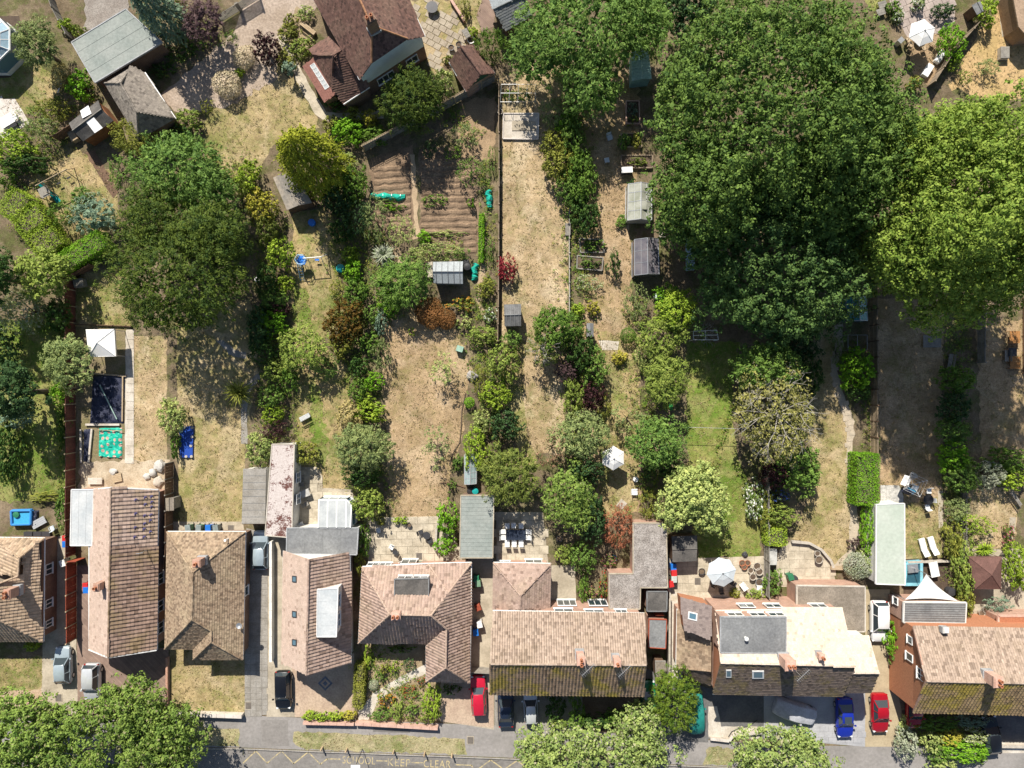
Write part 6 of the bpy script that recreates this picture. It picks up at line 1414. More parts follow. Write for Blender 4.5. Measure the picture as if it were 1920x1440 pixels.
make_table('stack of pale boards at the left of the rubble yard', 178, 902, 1.5, .7, CONCW, 0, .3, slats=3, name='board_stack', cat='boards'); blob('small grey rock heap at the dry lawn edge', 885, 705, .55, .5, M('rock', (.4, .38, .36), .9, .3, 3.0), 'boulder', 'rock', 4); blob('grey stone lying by the terrace on the green lawn', 1397, 1040, .3, .3, DARKM, 'boulder', 'rock', 5)
# paddling pool and folded things on the left patio
P = WL([(21, 958), (58, 957), (57, 983), (22, 984)], .5); t = thing('paddling_pool', 'bright blue paddling pool with a green tub on the left patio', 'paddling pool', ((P[0] + P[2]) / 2 - Vector((0, 0, .5)))); g = Geo()
for i in range(4): g.tube(P[i], P[(i + 1) % 4], .13, 7); g.tube(P[i] - Vector((0, 0, .25)), P[(i + 1) % 4] - Vector((0, 0, .25)), .14, 7)
part('rim', g, plain('rim_blue', (.05, .25, .6), .3), t); g = Geo(); g.prism(inset(P, .05), .05, .4); part('water', g, POOLB, t); butt('green round tub inside the blue paddling pool', 30, 965, .35, .55, GREENP, 'tub', 'tub')
cloth('dark blue folded cover beside the paddling pool', [(58, 957), (70, 958), (68, 986), (58, 984)], NAVY, .3, 'folded_cover', 'cover', .06, 11); t = make_table('grey folded frame leaning by the paddling pool', 72, 980, 1.6, .8, STEEL, .5, .35, slats=4, name='folded_stand', cat='stand')
for i, x in enumerate((52, 70, 85)): wbox(f'dark crate against the first bungalow, {("left", "middle", "right")[i]} of three in a row', x, 1003, 0, .9, .6, .4, DARKM, 'crate', 'crate')
make_chair('pale blue-grey chair right of the folded frame on the left patio', 98, 990, .4, BLUEC, arms=True)
# splash pool by the deck
P = WL([(1700, 1056), (1728, 1054), (1728, 1096), (1696, 1096)], .55); t = thing('splash_pool', 'turquoise rimmed splash pool under the sail shade', 'pool', ((P[0] + P[2]) / 2 - Vector((0, 0, .55)))); g = Geo()
for i in range(4): g.bar(P[i], P[(i + 1) % 4], .3, -.01, .55 + .004 * i)
part('rim', g, M('aqua', (.25, .55, .65), .4), t); g = Geo(); g.prism(inset(P, .14), 0, .45); part('water', g, plain('pool_dark', (.03, .10, .14), .05, 0, .7), t); make_table('grey folding table on the deck by the splash pool', 1712, 1066, 1.1, .9, METAL, .1, .72)
make_table('white sunlit table right of the splash pool', 1752, 1068, .9, 1.6, WHITE, .2, .7, slats=4)
# rotary airer with washing
p = W(1712, 908, 1.5); t = thing('rotary_airer', 'rotary clothes airer at the end of the narrow lawn', 'clothes airer', (p.x, p.y, 0)); g = Geo(); g.tube((0, 0, 0), (0, 0, 1.9), .035, 6); part('pole', g, STEEL, t, world=False); tips = []
for i in range(4): a = R(20 + 90 * i); e = Vector((1.35 * math.cos(a), 1.35 * math.sin(a), 1.95)); tips.append(e); g = Geo(); g.tube((0, 0, 1.4), e, .025, 5); part('arm', g, STEEL, t, world=False)
for k in (.5, .75, 1.0):
    g = Geo()
    for i in range(4): c0_ = Vector((0, 0, 1.4)); g.tube(c0_.lerp(tips[i], k), c0_.lerp(tips[(i + 1) % 4], k), .01, 4)
    part('line', g, WHITE, t, world=False)
def hung(label, i, k, s, w, m, h=.6):
    a, b = Vector((0, 0, 1.4)).lerp(tips[i], k), Vector((0, 0, 1.4)).lerp(tips[(i + 1) % 4], k); d = (b - a).normalized(); o = d.cross(Vector((0, 0, 1))); q = a.lerp(b, s) + p - Vector((0, 0, p.z)); g = Geo()
    g.loft([[q - d * w / 2 + o * .3 - Vector((0, 0, h * .8)), q - d * w / 2 + Vector((0, 0, .01)), q - d * w / 2 - o * .3 - Vector((0, 0, h))], [q + d * w / 2 + o * .34 - Vector((0, 0, h * .75)), q + d * w / 2 + Vector((0, 0, .01)), q + d * w / 2 - o * .26 - Vector((0, 0, h))]], False); return lone('laundry', g, m, label, 'laundry')
hung('large white sheet over the upper left lines of the airer', 1, .9, .5, 1.1, WHITEC); hung('white towel on the inner upper lines of the airer', 1, .55, .5, .7, WHITEC); hung('bright blue garment on the lower lines of the airer', 2, .7, .6, .7, POOLB); hung('white shirt on the lower lines right of the blue garment', 3, .55, .3, .5, WHITEC); hung('dark trousers on the lower left lines of the airer', 2, .95, .35, .8, NAVY, .8); hung('grey top on the right hand lines of the airer', 0, .9, .7, .6, METAL)
# bollards on the verge, road sign, manholes
for i, (x, y, w) in enumerate(((605, 1400, 'leftmost'), (651, 1403, 'second from the left'), (739, 1406, 'middle'), (797, 1410, 'second from the right'), (848, 1413, 'rightmost'))):
    p = W(x, y); t = thing('verge_bollard', f'short timber post at the verge kerb, {w} of five', 'bollard', (p.x, p.y, 0), .1 * i, 'timber posts on the verge'); g = Geo(); g.box(0, 0, .42, .15, .15, .84); part('post', g, WOODL, t, world=False); g = Geo(); g.loft([[(-.075, -.075, .84), (.075, -.075, .84), (.075, .075, .84), (-.075, .075, .84)], [(-.03, -.03, .92), (.03, -.03, .92), (.03, .03, .92), (-.03, .03, .92)]]); part('cap', g, WOODL, t, world=False)
p = W(680, 1404); t = thing('street_sign', 'white topped street sign on a thin pole at the kerb by the road lettering', 'street sign', (p.x, p.y, 0)); g = Geo(); g.tube((0, 0, 0), (0, 0, 3.0), .04, 6); part('pole', g, DARKM, t, world=False); g = Geo(); g.box(-.1, -.35, 3.02, .95, .42, .1); part('sign_plate', g, WHITE, t, world=False)
for x, y, w in ((110, 1308, 'on the concrete drive beside the street tree'), (466, 1323, 'at the foot of the narrow slab drive'), (882, 1388, 'in the pavement near the red car'), (786, 1043, 'in the slab patio behind the pink house'), (433, 991, 'in the concrete path behind the hipped bungalow'), (376, 1356, 'dark, in the pavement left of the small verge'), (1308, 1090, 'in the patio beside the concrete passage')):
    q = W(x, y, .03); t = thing('manhole_cover', f'square grey manhole cover {w}', 'manhole cover', (q.x, q.y, .022)); g = Geo(); g.box(0, 0, .02, .62, .72, .04); part('cover', g, M('iron', (.16, .14, .12), .8, .2, 4.0), t, world=False); g = Geo(); g.box(0, 0, .012, .74, .84, .03); part('frame', g, CONC, t, world=False)
# blue diamond inlaid in the tan drive
q = W(610, 1281); t = thing('paving_inlay', 'dark blue diamond inlaid in the tan block drive', 'paving inlay', (q.x, q.y, .016), R(45)); 
for r0, m in ((.75, M('inlay_blue', (.16, .18, .22), .9)), (.5, BLOCKT), (.25, MATS['inlay_blue'])): g = Geo(); g.box(0, 0, .01 + (.75 - r0) * .03, r0 * 1.5, r0 * 1.5, .015); part('inlay_ring', g, m, t, world=False)
# washing line between the trees, edging hose, hammock
lone('washing_line', Geo().tube(W(1288, 801, 2.0), W(1395, 804, 2.0), .022, 4), STEEL, 'white washing line across the green lawn between two trees', 'washing line'); lone('hammock', Geo().path([W(1258, 748, 1.1), W(1259, 757, .8), W(1257, 768, 1.1)], .22, 6), M('green_cloth', (.03, .30, .08), .8), 'green hammock strung under the light tree', 'hammock')
lone('lawn_edging', Geo().path([W(x, y, .05) for x, y in ((873, 738), (866, 770), (865, 800), (862, 830), (852, 845), (846, 860), (843, 872))], .07, 5), M('edging_dark', (.12, .09, .065), .9), 'dark curved edging on the right of the wide dry lawn', 'edging')
lone('timber_edging', Geo().path([W(x, y, .06) for x, y in ((826, 905), (850, 907), (872, 914))], .07, 5), WOODB, 'low timber edging leading to the water butts', 'edging'); lone('garden_hose', Geo().path([W(x, y, .06) for x, y in ((1420, 1350), (1402, 1362), (1386, 1365), (1372, 1372), (1366, 1382))], .05, 5), BLACK, 'black hose snaking over the front court wall', 'hose')
lone('paving_stone', Geo().prism(WL([(1155, 948), (1165, 935), (1176, 944), (1166, 955)]), 0, .08), STONE, 'pale square stone on the lawn above the copper maple', 'paving stone')
lone('stone_slabs', Geo().prism(WL([(1440, 15), (1448, 12), (1450, 20), (1443, 22)]), 0, .1), STONE, 'small stone in the oak gap', 'stone') if False else None
for x, y, w in ((1655, 8, 'upper'), (1652, 22, 'lower')): make_table(f'{w} grey wooden planter at the oak edge of the top right patio', x, y, .9, .7, WOODG, .3, .4, slats=3, name='planter', cat='planter')
wbox('low wooden barrow with pale load on the dead grass', 1885, 98, 0, .9, 1.2, .6, STONE, 'barrow', 'garden_barrow', WOODG); wbox('brown log stack beside the brown twin skylight shed', 133, 250, R(-60), 1.6, .7, .7, WOODL, 'log stack', 'log_stack')
lone('garden_gate', Geo().bar(W(884, 1250), W(925, 1252), .06, 0, 1.6), WOODG, 'dark side gate across the passage beside the pale mottled roof', 'gate'); lone('garden_gate', Geo().bar(W(144, 1046), W(160, 1046), .06, 0, 1.7), WOODO, 'orange side gate joining the red fence to the chalet bungalow', 'gate')
lone('slatted_panel', Geo().prism(WL([(1668, 1240), (1688, 1250), (1690, 1290), (1670, 1278)]), .5, .56), M('pale_slats', (.50, .47, .44), .8), 'pale slatted cover panel at the foot of the orange gable wall', 'slatted panel')

for x, y, w in ((930, 1424, 'right of the road lettering'), (470, 1409, 'at the left zigzag marks')):
    q = W(x, y, -.12); t = thing('drain_cover', f'slotted iron gutter drain {w}', 'drain cover', (q.x, q.y, -.121)); g = Geo(); g.box(0, 0, .008, .62, .06, .02); g.box(0, .2, .008, .62, .06, .02); g.box(0, -.2, .008, .62, .06, .02); g.box(-.28, 0, .006, .06, .46, .02); g.box(.28, 0, .006, .06, .46, .02); part('grate', g, MATS['iron'], t, world=False)

make_table('dark square table in the shade of the pale blue parasol', 1352, 1084, 1.3, 1.3, DARKM, .2, .73)
for x, y, a, w in ((1338, 1094, -30, 'left'), (1352, 1106, 5, 'lower'), (1372, 1092, 60, 'right')): make_chair(f'black garden chair on the {w} side of the pale blue parasol', x, y, R(a), DARKM, 'black chairs by the pale blue parasol', True)
make_chair('white folding chair between the parasol and the cluttered corner', 1393, 1098, R(35), WHITE, arms=True, w=.55)
for a in (('stone trough in the cluttered patio corner, upper', 1424, 1072, .4, .45, STONE), ('stone urn in the cluttered patio corner, middle', 1412, 1082, .35, .6, STONE), ('grey tub in the cluttered patio corner, lower', 1424, 1092, .4, .4, METAL), ('pale pot in the cluttered patio corner, left', 1408, 1070, .3, .35, STONE)): pot(*a)
make_table('white slatted side table at the cluttered patio corner fence', 1424, 1106, .9, .6, WHITE, 1.5, .6, slats=3)
# ------------------------------------------------------------------ vehicles
RIM = plain('alloy', (.55, .56, .57), .3, .7); TYRE = plain('tyre', (.02, .02, .02), .85); LAMP = plain('headlamp', (.75, .77, .78), .1, 0, .8); TAIL = plain('tail_lamp', (.35, .01, .01), .2); TRIM = plain('car_trim', (.03, .03, .032), .5)
def car(label, px, py, heading, m, L=4.1, w=1.74, h=1.48, kind='hatch', roofm=None, h0=.8, sunroof=False, estate=False):
    """heading: angle of the bonnet, 0 = to the right of the picture, 90 = up"""
    p = W(px, py, h0); t = thing('parked_car', label, 'car', (p.x, p.y, 0), R(heading), 'parked cars'); hw = w / 2; tall = h / 1.48
    bz = .92 * (tall ** .5); st = [(-.50, .56, .36, .66), (-.492, .74, .32, .74), (-.475, .87, .28, .84), (-.43, .955, .24, bz - .02), (-.30, 1.0, .22, bz), (0, 1.0, .22, bz - .01), (.18, 1.0, .22, bz - .02), (.30, .985, .22, .86 * tall ** .5), (.40, .945, .24, .79), (.45, .87, .27, .72), (.48, .76, .3, .66), (.495, .60, .34, .60), (.502, .42, .36, .56)]
    rings = []
    for x, k, z0, z1 in st:
        y = hw * k; rings.append([(x * L, -y * .92, z0), (x * L, -y, z0 + .22), (x * L, -y * .985, z1 - .16), (x * L, -y * .90, z1 - .03), (x * L, -y * .55, z1 + .02), (x * L, y * .55, z1 + .02), (x * L, y * .90, z1 - .03), (x * L, y * .985, z1 - .16), (x * L, y, z0 + .22), (x * L, y * .92, z0)])
    g = Geo(); g.loft(rings); g.smooth = True
    # roof
    if kind == 'saloon': f0, f1, r1, r0 = .20, .055, -.20, -.36
    elif kind == 'estate': f0, f1, r1, r0 = .21, .07, -.43, -.485
    elif kind == 'suv': f0, f1, r1, r0 = .24, .10, -.42, -.475
    else: f0, f1, r1, r0 = .22, .06, -.34, -.46
    zr = h; ry, by = hw * .67, hw * .92
    def sec(x, z, y): return [(x, -y, z), (x, -y * .8, z + .045), (x, y * .8, z + .045), (x, y, z), (x, y, z - .05), (x, -y, z - .05)]
    roof_ = Geo(); roof_.loft([sec((f1 + .012) * L, zr - .07, ry * .80), sec((f1 - .01) * L, zr - .025, ry * .94), sec((f1 * .5 + r1 * .5) * L, zr, ry), sec((r1 + .02) * L, zr - .03, ry * .94), sec((r1 - .012) * L, zr - .075, ry * .80)])
    b = len(g.v); g.v += roof_.v; g.f += [tuple(i + b for i in q) for q in roof_.f]
    F0 = [(f0 * L, s * by * .93, bz - .03) for s in (-1, 1)]; F1 = [(f1 * L, s * ry * .95, zr - .02) for s in (-1, 1)]; B1 = [(r1 * L, s * ry * .94, zr - .03) for s in (-1, 1)]; B0 = [(r0 * L, s * by * .93, bz - .02) for s in (-1, 1)]
    for s in (0, 1):
        g.tube(F0[s], F1[s], .05, 5); g.tube(B1[s], B0[s], .06, 5); mx = (f1 * .45 + r1 * .55) * L; g.tube((mx, F1[s][1], zr - .02), (mx - .02, F0[s][1], bz - .02), .045, 5)
    part('body', g, m, t, world=False)
    if roofm: q = Geo(); q.loft([sec(f1 * L * .9, zr - .005, ry * .9), sec(r1 * L * .95, zr - .01, ry * .9)]); part('roof_panel', q, roofm, t, world=False)
    q = Geo(); q.loft([[F0[0], F0[1], F1[1], F1[0]], [(a - .03, b_, c - .03) for a, b_, c in (F0[0], F0[1], F1[1], F1[0])]]); part('windscreen', q, CARGLASS, t, world=False)
    q = Geo(); q.loft([[B0[0], B0[1], B1[1], B1[0]], [(a + .03, b_, c - .03) for a, b_, c in (B0[0], B0[1], B1[1], B1[0])]]); part('rear_window', q, CARGLASS, t, world=False)
    for s in (0, 1): q = Geo(); k = .985; q.loft([[F0[s], F1[s], B1[s], B0[s]], [(a, b_ * .96, c) for a, b_, c in (F0[s], F1[s], B1[s], B0[s])]]); part('side_window', q, CARGLASS, t, world=False)
    if sunroof: q = Geo(); q.box((f1 * .7 + r1 * .3) * L, 0, zr + .035, L * .17, ry * 1.25, .03); part('sunroof', q, CARGLASS, t, world=False)
    for x in (.31, -.30):
        for s in (-1, 1):
            q = Geo(); q.tube((x * L, s * (hw - .19), .31), (x * L, s * (hw + .005), .31), .31, 14); wh = part('wheel', q, TYRE, t, world=False); q = Geo(); q.tube((x * L, s * (hw + .0), .31), (x * L, s * (hw + .012), .31), .2, 10); part('rim', q, RIM, wh, world=False)
    for s in (-1, 1):
        q = Geo(); q.box(.45 * L, s * hw * .68, .66, .18, .3, .12, -s * .5); part('headlight', q, LAMP, t, world=False); q = Geo(); q.box(-.472 * L, s * hw * .74, .76, .1, .22, .16, s * .35); part('tail_light', q, TAIL, t, world=False)
        q = Geo(); q.box((f0 - .03) * L, s * (hw + .09), bz + .02, .14, .2, .13); part('wing_mirror', q, m, t, world=False)
    q = Geo(); q.box(.2 * L, .0, bz - .015, .1, hw * 1.5, .02); part('wiper_cowl', q, TRIM, t, world=False)
    return t
BLK = paint('black_paint', (.012, .013, .016), .3); RED = paint('red_paint', (.46, .012, .035)); DRED = paint('deep_red_paint', (.36, .006, .015), .1); BLU = paint('royal_blue_paint', (.012, .03, .34), .15); SIL = paint('silver_paint', (.56, .58, .60), .2); SBL = paint('silver_blue_paint', (.36, .43, .47), .2); WHT = paint('white_paint', (.80, .80, .80)); GRN = paint('green_paint', (.012, .16, .06)); NVY = paint('navy_paint', (.02, .03, .055), .3)
car('silver-blue car on the concrete drive beside the first bungalow', 117, 1248, 92, SBL, 4.0, 1.72, 1.46, 'hatch')
car('white-silver compact car with a black roof rail partly under the street tree', 171, 1279, 270, paint('pale_silver', (.62, .64, .66), .3), 3.9, 1.75, 1.62, 'suv')
car('black car parked on the tan drive of the rosy house', 530, 1295, 271, BLK, 4.1, 1.78, 1.5, 'suv')
car('silver-blue car in the narrow drive under the moss stained garage', 488, 1032, 90, SBL, 4.2, 1.72, 1.46, 'hatch')
car('bright red estate car on the pink house drive', 897, 1304, 92, RED, 4.2, 1.66, 1.46, 'estate')
car('dark navy car shaded in the left front space of the middle houses', 948, 1326, 91, NVY, 4.4, 1.75, 1.48, 'saloon')
car('small silver car next to the navy car in front of the middle houses', 995, 1326, 92, SIL, 3.4, 1.55, 1.5, 'suv')
car('dark green car in the shaded passage front beside the dark conifer', 1216, 1311, 92, GRN, 3.9, 1.65, 1.46, 'hatch')
car('royal blue car with a dark sunroof on the grey block drive', 1585, 1347, 271, BLU, 4.3, 1.8, 1.46, 'saloon', sunroof=True)
car('deep red car with a dark rear window next to the royal blue car', 1651, 1338, 271, DRED, 4.2, 1.78, 1.46, 'saloon')
car('white crossover car on the buff drive between the right hand houses', 1650, 1166, 270, WHT, 4.4, 1.85, 1.62, 'suv')
car('black car half hidden at the right end by the variegated bushes', 1859, 1379, 96, BLK, 4.2, 1.75, 1.48, 'hatch')
car('red car mostly hidden under the eaves of the tile-hung house', 1716, 1334, 270, DRED, 3.8, 1.65, 1.4, 'hatch')
def covered(label, px, py, heading, m, L=4.3, w=1.8, h=1.4):
    p = W(px, py, .8); t = thing('covered_car', label, 'covered car', (p.x, p.y, 0), R(heading)); rr = np.random.RandomState(5); rings = []
    for x, k, z in ((-.5, .7, .75), (-.47, .9, .92), (-.38, .98, 1.1), (-.22, 1.0, h), (.02, 1.0, h), (.15, 1.0, 1.2), (.24, 1.0, 1.0), (.40, .95, .88), (.47, .85, .72), (.5, .65, .6)):
        y = w / 2 * k; rings.append([(x * L + .02 * rr.randn(), yy * y + .02 * rr.randn(), zz * z + .015 * rr.randn()) for yy, zz in ((-.96, .06), (-1.03, .35), (-1, .62), (-.82, .9), (-.4, 1.0), (.4, 1.0), (.82, .9), (1, .62), (1.03, .35), (.96, .06))])
    g = Geo(); g.loft(rings); g.smooth = True; part('cover', g, m, t, world=False)
    for s in (-1, 1): q = Geo(); q.box((.16) * L, s * (w / 2 + .03), 1.0, .16, .16, .14); part('mirror_bulge', q, m, t, world=False)
    for x in (-.3, .31):
        for s in (-1, 1): q = Geo(); q.tube((x * L, s * (w / 2 - .22), .3), (x * L, s * (w / 2 - .02), .3), .3, 12); part('wheel', q, TYRE, t, world=False)
covered('car under a teal cover beside the dark conifer bush', 1306, 1340, 92, M('teal_cover', (.015, .17, .15), .55, .3, 1.5, (.02, .22, .19), .3), 4.2, 1.72)
covered('car under a pale grey cover parked slantwise in the shade', 1493, 1336, -18, M('grey_cover', (.52, .53, .58), .6, .2, 1.5, None, .3), 4.6, 2.0)
# ------------------------------------------------------------------ plants
LEAF = {}
def LM(k, a, b, c=None, cf=0.0, tr=None):
    dry = b[0] > b[1] * 1.12 or max(b) >= .4; tr = (.05 if dry else .13) if tr is None else tr
    g = 1.12 if dry else 1.5; a = (a[0] * g * .9, a[1] * g, a[2] * g * .85); b = b if dry else (b[0] * g * 1.3, b[1] * g * 1.27, b[2] * g * .95)
    LEAF[k] = leafmat('leaves_' + k, a, b, c, tr, cf)
LM('green', (.040, .080, .016), (.090, .150, .030)); LM('mid', (.050, .095, .022), (.105, .165, .042)); LM('dark', (.018, .042, .014), (.045, .085, .022)); LM('deep', (.016, .038, .018), (.040, .075, .032))
LM('yew', (.012, .032, .010), (.062, .084, .016)); LM('lime', (.12, .18, .020), (.185, .245, .035)); LM('gold', (.26, .25, .03), (.42, .36, .06)); LM('bright', (.06, .145, .010), (.12, .23, .020)); LM('blue', (.07, .115, .10), (.14, .19, .165))
LM('grey', (.085, .115, .050), (.17, .20, .095)); LM('silver', (.26, .29, .19), (.44, .45, .35)); LM('pale', (.13, .175, .055), (.26, .29, .13)); LM('vari', (.09, .13, .04), (.20, .24, .10), (.48, .48, .33), .35)
LM('copper', (.075, .045, .010), (.16, .085, .016), (.09, .10, .02), .25); LM('orange', (.17, .075, .026), (.27, .125, .045)); LM('purple', (.026, .010, .014), (.075, .028, .032)); LM('mauve', (.07, .035, .045), (.14, .09, .09)); LM('red', (.20, .018, .03), (.34, .05, .06)); LM('acer', (.20, .065, .035), (.38, .15, .085))
LM('pink', (.22, .12, .08), (.34, .20, .13), (.10, .13, .05), .25); LM('straw', (.50, .39, .27), (.68, .55, .40)); LM('strawgold', (.34, .26, .10), (.50, .40, .18)); LM('olive', (.085, .095, .020), (.16, .165, .040)); LM('oak', (.020, .048, .014), (.088, .136, .036)); LM('oakdark', (.024, .056, .022), (.084, .138, .046)); LM('oakbright', (.070, .118, .018), (.148, .196, .046))
LM('ash', (.048, .098, .026), (.115, .180, .050)); LM('yelgreen', (.09, .13, .026), (.165, .20, .056)); LM('willow', (.055, .075, .02), (.115, .135, .038)); LM('street', (.052, .092, .020), (.132, .182, .050), (.25, .24, .12), .05); LM('conif', (.036, .072, .012), (.105, .145, .022)); LM('street2', (.09, .13, .044), (.185, .23, .088), (.40, .38, .24), .08); LM('greyolive', (.10, .10, .035), (.21, .20, .08), (.27, .25, .17), .2); LM('goldcon', (.09, .105, .010), (.185, .20, .026))
LM('fl_red', (.05, .09, .02), (.12, .16, .04), (.45, .03, .04), .22); LM('fl_orange', (.07, .11, .02), (.15, .18, .04), (.55, .22, .04), .25); LM('fl_white', (.06, .10, .03), (.13, .18, .06), (.75, .74, .68), .25); LM('fl_blue', (.05, .09, .04), (.10, .14, .06), (.10, .17, .55), .5); LM('fl_pink', (.06, .10, .02), (.13, .17, .04), (.55, .16, .22), .25)

def _norm(a): return a / np.maximum(np.linalg.norm(a, axis=1, keepdims=True), 1e-6)
def quads(P, N, size, asp, r, T=None):
    n = len(P); T = r.randn(n, 3) if T is None else T
    T = T - N * np.sum(T * N, 1, keepdims=True); T = _norm(T); B = np.cross(N, T); L = (size * r.uniform(.65, 1.3, n))[:, None] * .5
    up = N * L * .18
    return np.stack([P - T * L, P + B * L * asp - up * .3, P + T * L - up, P - B * L * asp - up * .3], 1).reshape(-1, 3)
def leaf_mesh(name, V):
    n = len(V); me = bpy.data.meshes.new(name); me.vertices.add(n); me.vertices.foreach_set('co', V.astype(np.float32).ravel()); me.loops.add(n); me.loops.foreach_set('vertex_index', np.arange(n, dtype=np.int32))
    me.polygons.add(n // 4); me.polygons.foreach_set('loop_start', np.arange(0, n, 4, dtype=np.int32)); me.polygons.foreach_set('loop_total', np.full(n // 4, 4, dtype=np.int32)); me.update(calc_edges=True); return me
def dirs(n, r, zmin=-.25):
    i = np.arange(n) + .5; z = zmin + (1 - zmin) * i / n; t = i * 2.399963 + r.uniform(0, 6); q = np.sqrt(np.maximum(0, 1 - z * z))
    d = np.stack([q * np.cos(t), q * np.sin(t), z], 1) + r.randn(n, 3) * .13; return _norm(d)
def lobes(d, r, amp):
    a = np.arctan2(d[:, 1], d[:, 0]); k = np.ones(len(d))
    for f in (2, 3, 5, 7): k += amp * r.uniform(.3, 1) / math.sqrt(f) * np.sin(f * a + r.uniform(0, 6.3))
    return k
def crown(rx, ry, rz, zc, br, tr, nl, leaf, asp, r, amp=.12, fill=1.0, zmin=-.25, spread=.55, gap=0.0, droop=0.0):
    area = 2 * math.pi * ((rx * ry + rx * rz + ry * rz) / 3) * .9; nb = max(5, int(area / (math.pi * br * br * (.44 if rx < 3 else .25)) * fill))
    D = dirs(nb, r, zmin); k = lobes(D, r, amp) * r.uniform(.76 if rx < 3 else .66, 1.0, nb); E = np.array([rx - br * .7, ry - br * .7, rz - br * .6]); E = np.maximum(E, .25 * np.array([rx, ry, rz])); Bc = D * E * k[:, None]
    if gap: Bc = Bc[r.rand(nb) > gap]; D = D[:len(Bc)] if False else _norm(Bc / E)
    nb = len(Bc); nt = max(4, int(2.0 * (br / tr) ** 2 * (.62 if rx < 3 else .46))); sz = r.uniform(.75, 1.25, nb)
    d = _norm(np.repeat(_norm(D + np.array([0, 0, .45])), nt, 0) * .75 + r.randn(nb * nt, 3) * .75); C0 = np.repeat(Bc, nt, 0); s = np.repeat(sz, nt)[:, None]
    Tc = C0 + d * s * br * np.array([1, 1, .75]) * r.uniform(.60, 1.08, nb * nt)[:, None]
    keep = (Tc[:, 2] + zc) > .08; Tc, d = Tc[keep], d[keep]; K = len(Tc)
    dl = _norm(np.repeat(d, nl, 0) * .55 + r.randn(K * nl, 3) * .85 + np.array([0, 0, .25])); ts = np.repeat(r.uniform(.7, 1.3, K), nl); P = np.repeat(Tc, nl, 0) + dl * (tr * ts * r.uniform(.45, 1.05, K * nl))[:, None]
    N = _norm(dl * 1.0 + np.array([0, 0, .22]) + r.randn(K * nl, 3) * spread * .5)
    T = None
    if droop: T = np.repeat(_norm(Bc / E + 1e-5), nt, 0)[keep]; T = np.repeat(T, nl, 0) * 1.2 + np.array([0, 0, -droop]) + r.randn(K * nl, 3) * .5
    Q = quads(P, N, leaf, asp, r, T)
    if rx > 2.2:
        n2 = int(area * 6.0 * fill); d2 = dirs(n2, r, -.1); P2 = d2 * np.array([rx * 1.12, ry * 1.12, rz * .62]) * (r.uniform(.45, .78, n2))[:, None]; Q = np.concatenate([Q, quads(P2, _norm(d2 * .3 + np.array([0, 0, .8]) + r.randn(n2, 3) * .5), leaf * 1.9, .8, r)])
    Q[:, 2] += zc; Q[:, 2] = np.maximum(Q[:, 2], .03); return Q
def shell(pos, nrm, leaf, asp, r, jit=.06, spread=.6):
    P = pos + r.randn(*pos.shape) * jit; P[:, 2] = np.maximum(P[:, 2], .03); return quads(P, _norm(nrm + np.array([0, 0, .2]) + r.randn(*pos.shape) * spread), leaf, asp, r)
def ball_shell(rad, h, n, leaf, r, lump=.06):
    d = dirs(n, r, -.5); k = (lobes(d, r, lump) * r.uniform(.86, 1.02, n))[:, None]; P = d * np.array([rad, rad, h * .5]) * k; P[:, 2] += h * .5; return shell(P, d, leaf, .55, r, .03)
def box_shell(w, l, h, n, leaf, r):
    a = [w * l, l * h, l * h, w * h, w * h]; c = r.choice(5, n, p=np.array(a) / sum(a)); u, v = r.uniform(-.5, .5, n), r.uniform(-.5, .5, n); P = np.zeros((n, 3)); N = np.zeros((n, 3))
    for f, (px, py, pz, nn) in enumerate(((u * w, v * l, 0 * u + h, (0, 0, 1)), (0 * u + w / 2, u * l, (v + .5) * h, (1, 0, 0)), (0 * u - w / 2, u * l, (v + .5) * h, (-1, 0, 0)), (u * w, 0 * u + l / 2, (v + .5) * h, (0, 1, 0)), (u * w, 0 * u - l / 2, (v + .5) * h, (0, -1, 0)))):
        m = c == f; P[m] = np.stack([px, py, pz], 1)[m]; N[m] = nn
    bump = .08 * np.sin(P[:, 0] * 4.1) * np.sin(P[:, 1] * 3.7 + 1); P[:, 2] += bump * (c == 0); return shell(P, N, leaf, .55, r, .06)
def spikes(rad, h, n, r, wid=.09):
    a = r.uniform(0, 6.283, n); e = r.uniform(.15, 1.25, n); L = rad * r.uniform(.75, 1.15, n); d = np.stack([np.cos(a) * np.cos(e), np.sin(a) * np.cos(e), np.sin(e)], 1); out = []
    s = np.stack([-np.sin(a), np.cos(a), 0 * a], 1) * wid; b0 = r.randn(n, 3) * .05 * rad; b0[:, 2] = abs(b0[:, 2]) + h * .35; p1 = b0 + d * L[:, None] * .55; p2 = b0 + d * L[:, None]; p2[:, 2] -= L * .3
    out.append(np.stack([b0 - s * .4, b0 + s * .4, p1 + s * .5, p1 - s * .5], 1)); out.append(np.stack([p1 - s * .5, p1 + s * .5, p2 + s * .08, p2 - s * .08], 1)); V = np.concatenate(out).reshape(-1, 3); V[:, 2] = np.maximum(V[:, 2], .03); return V
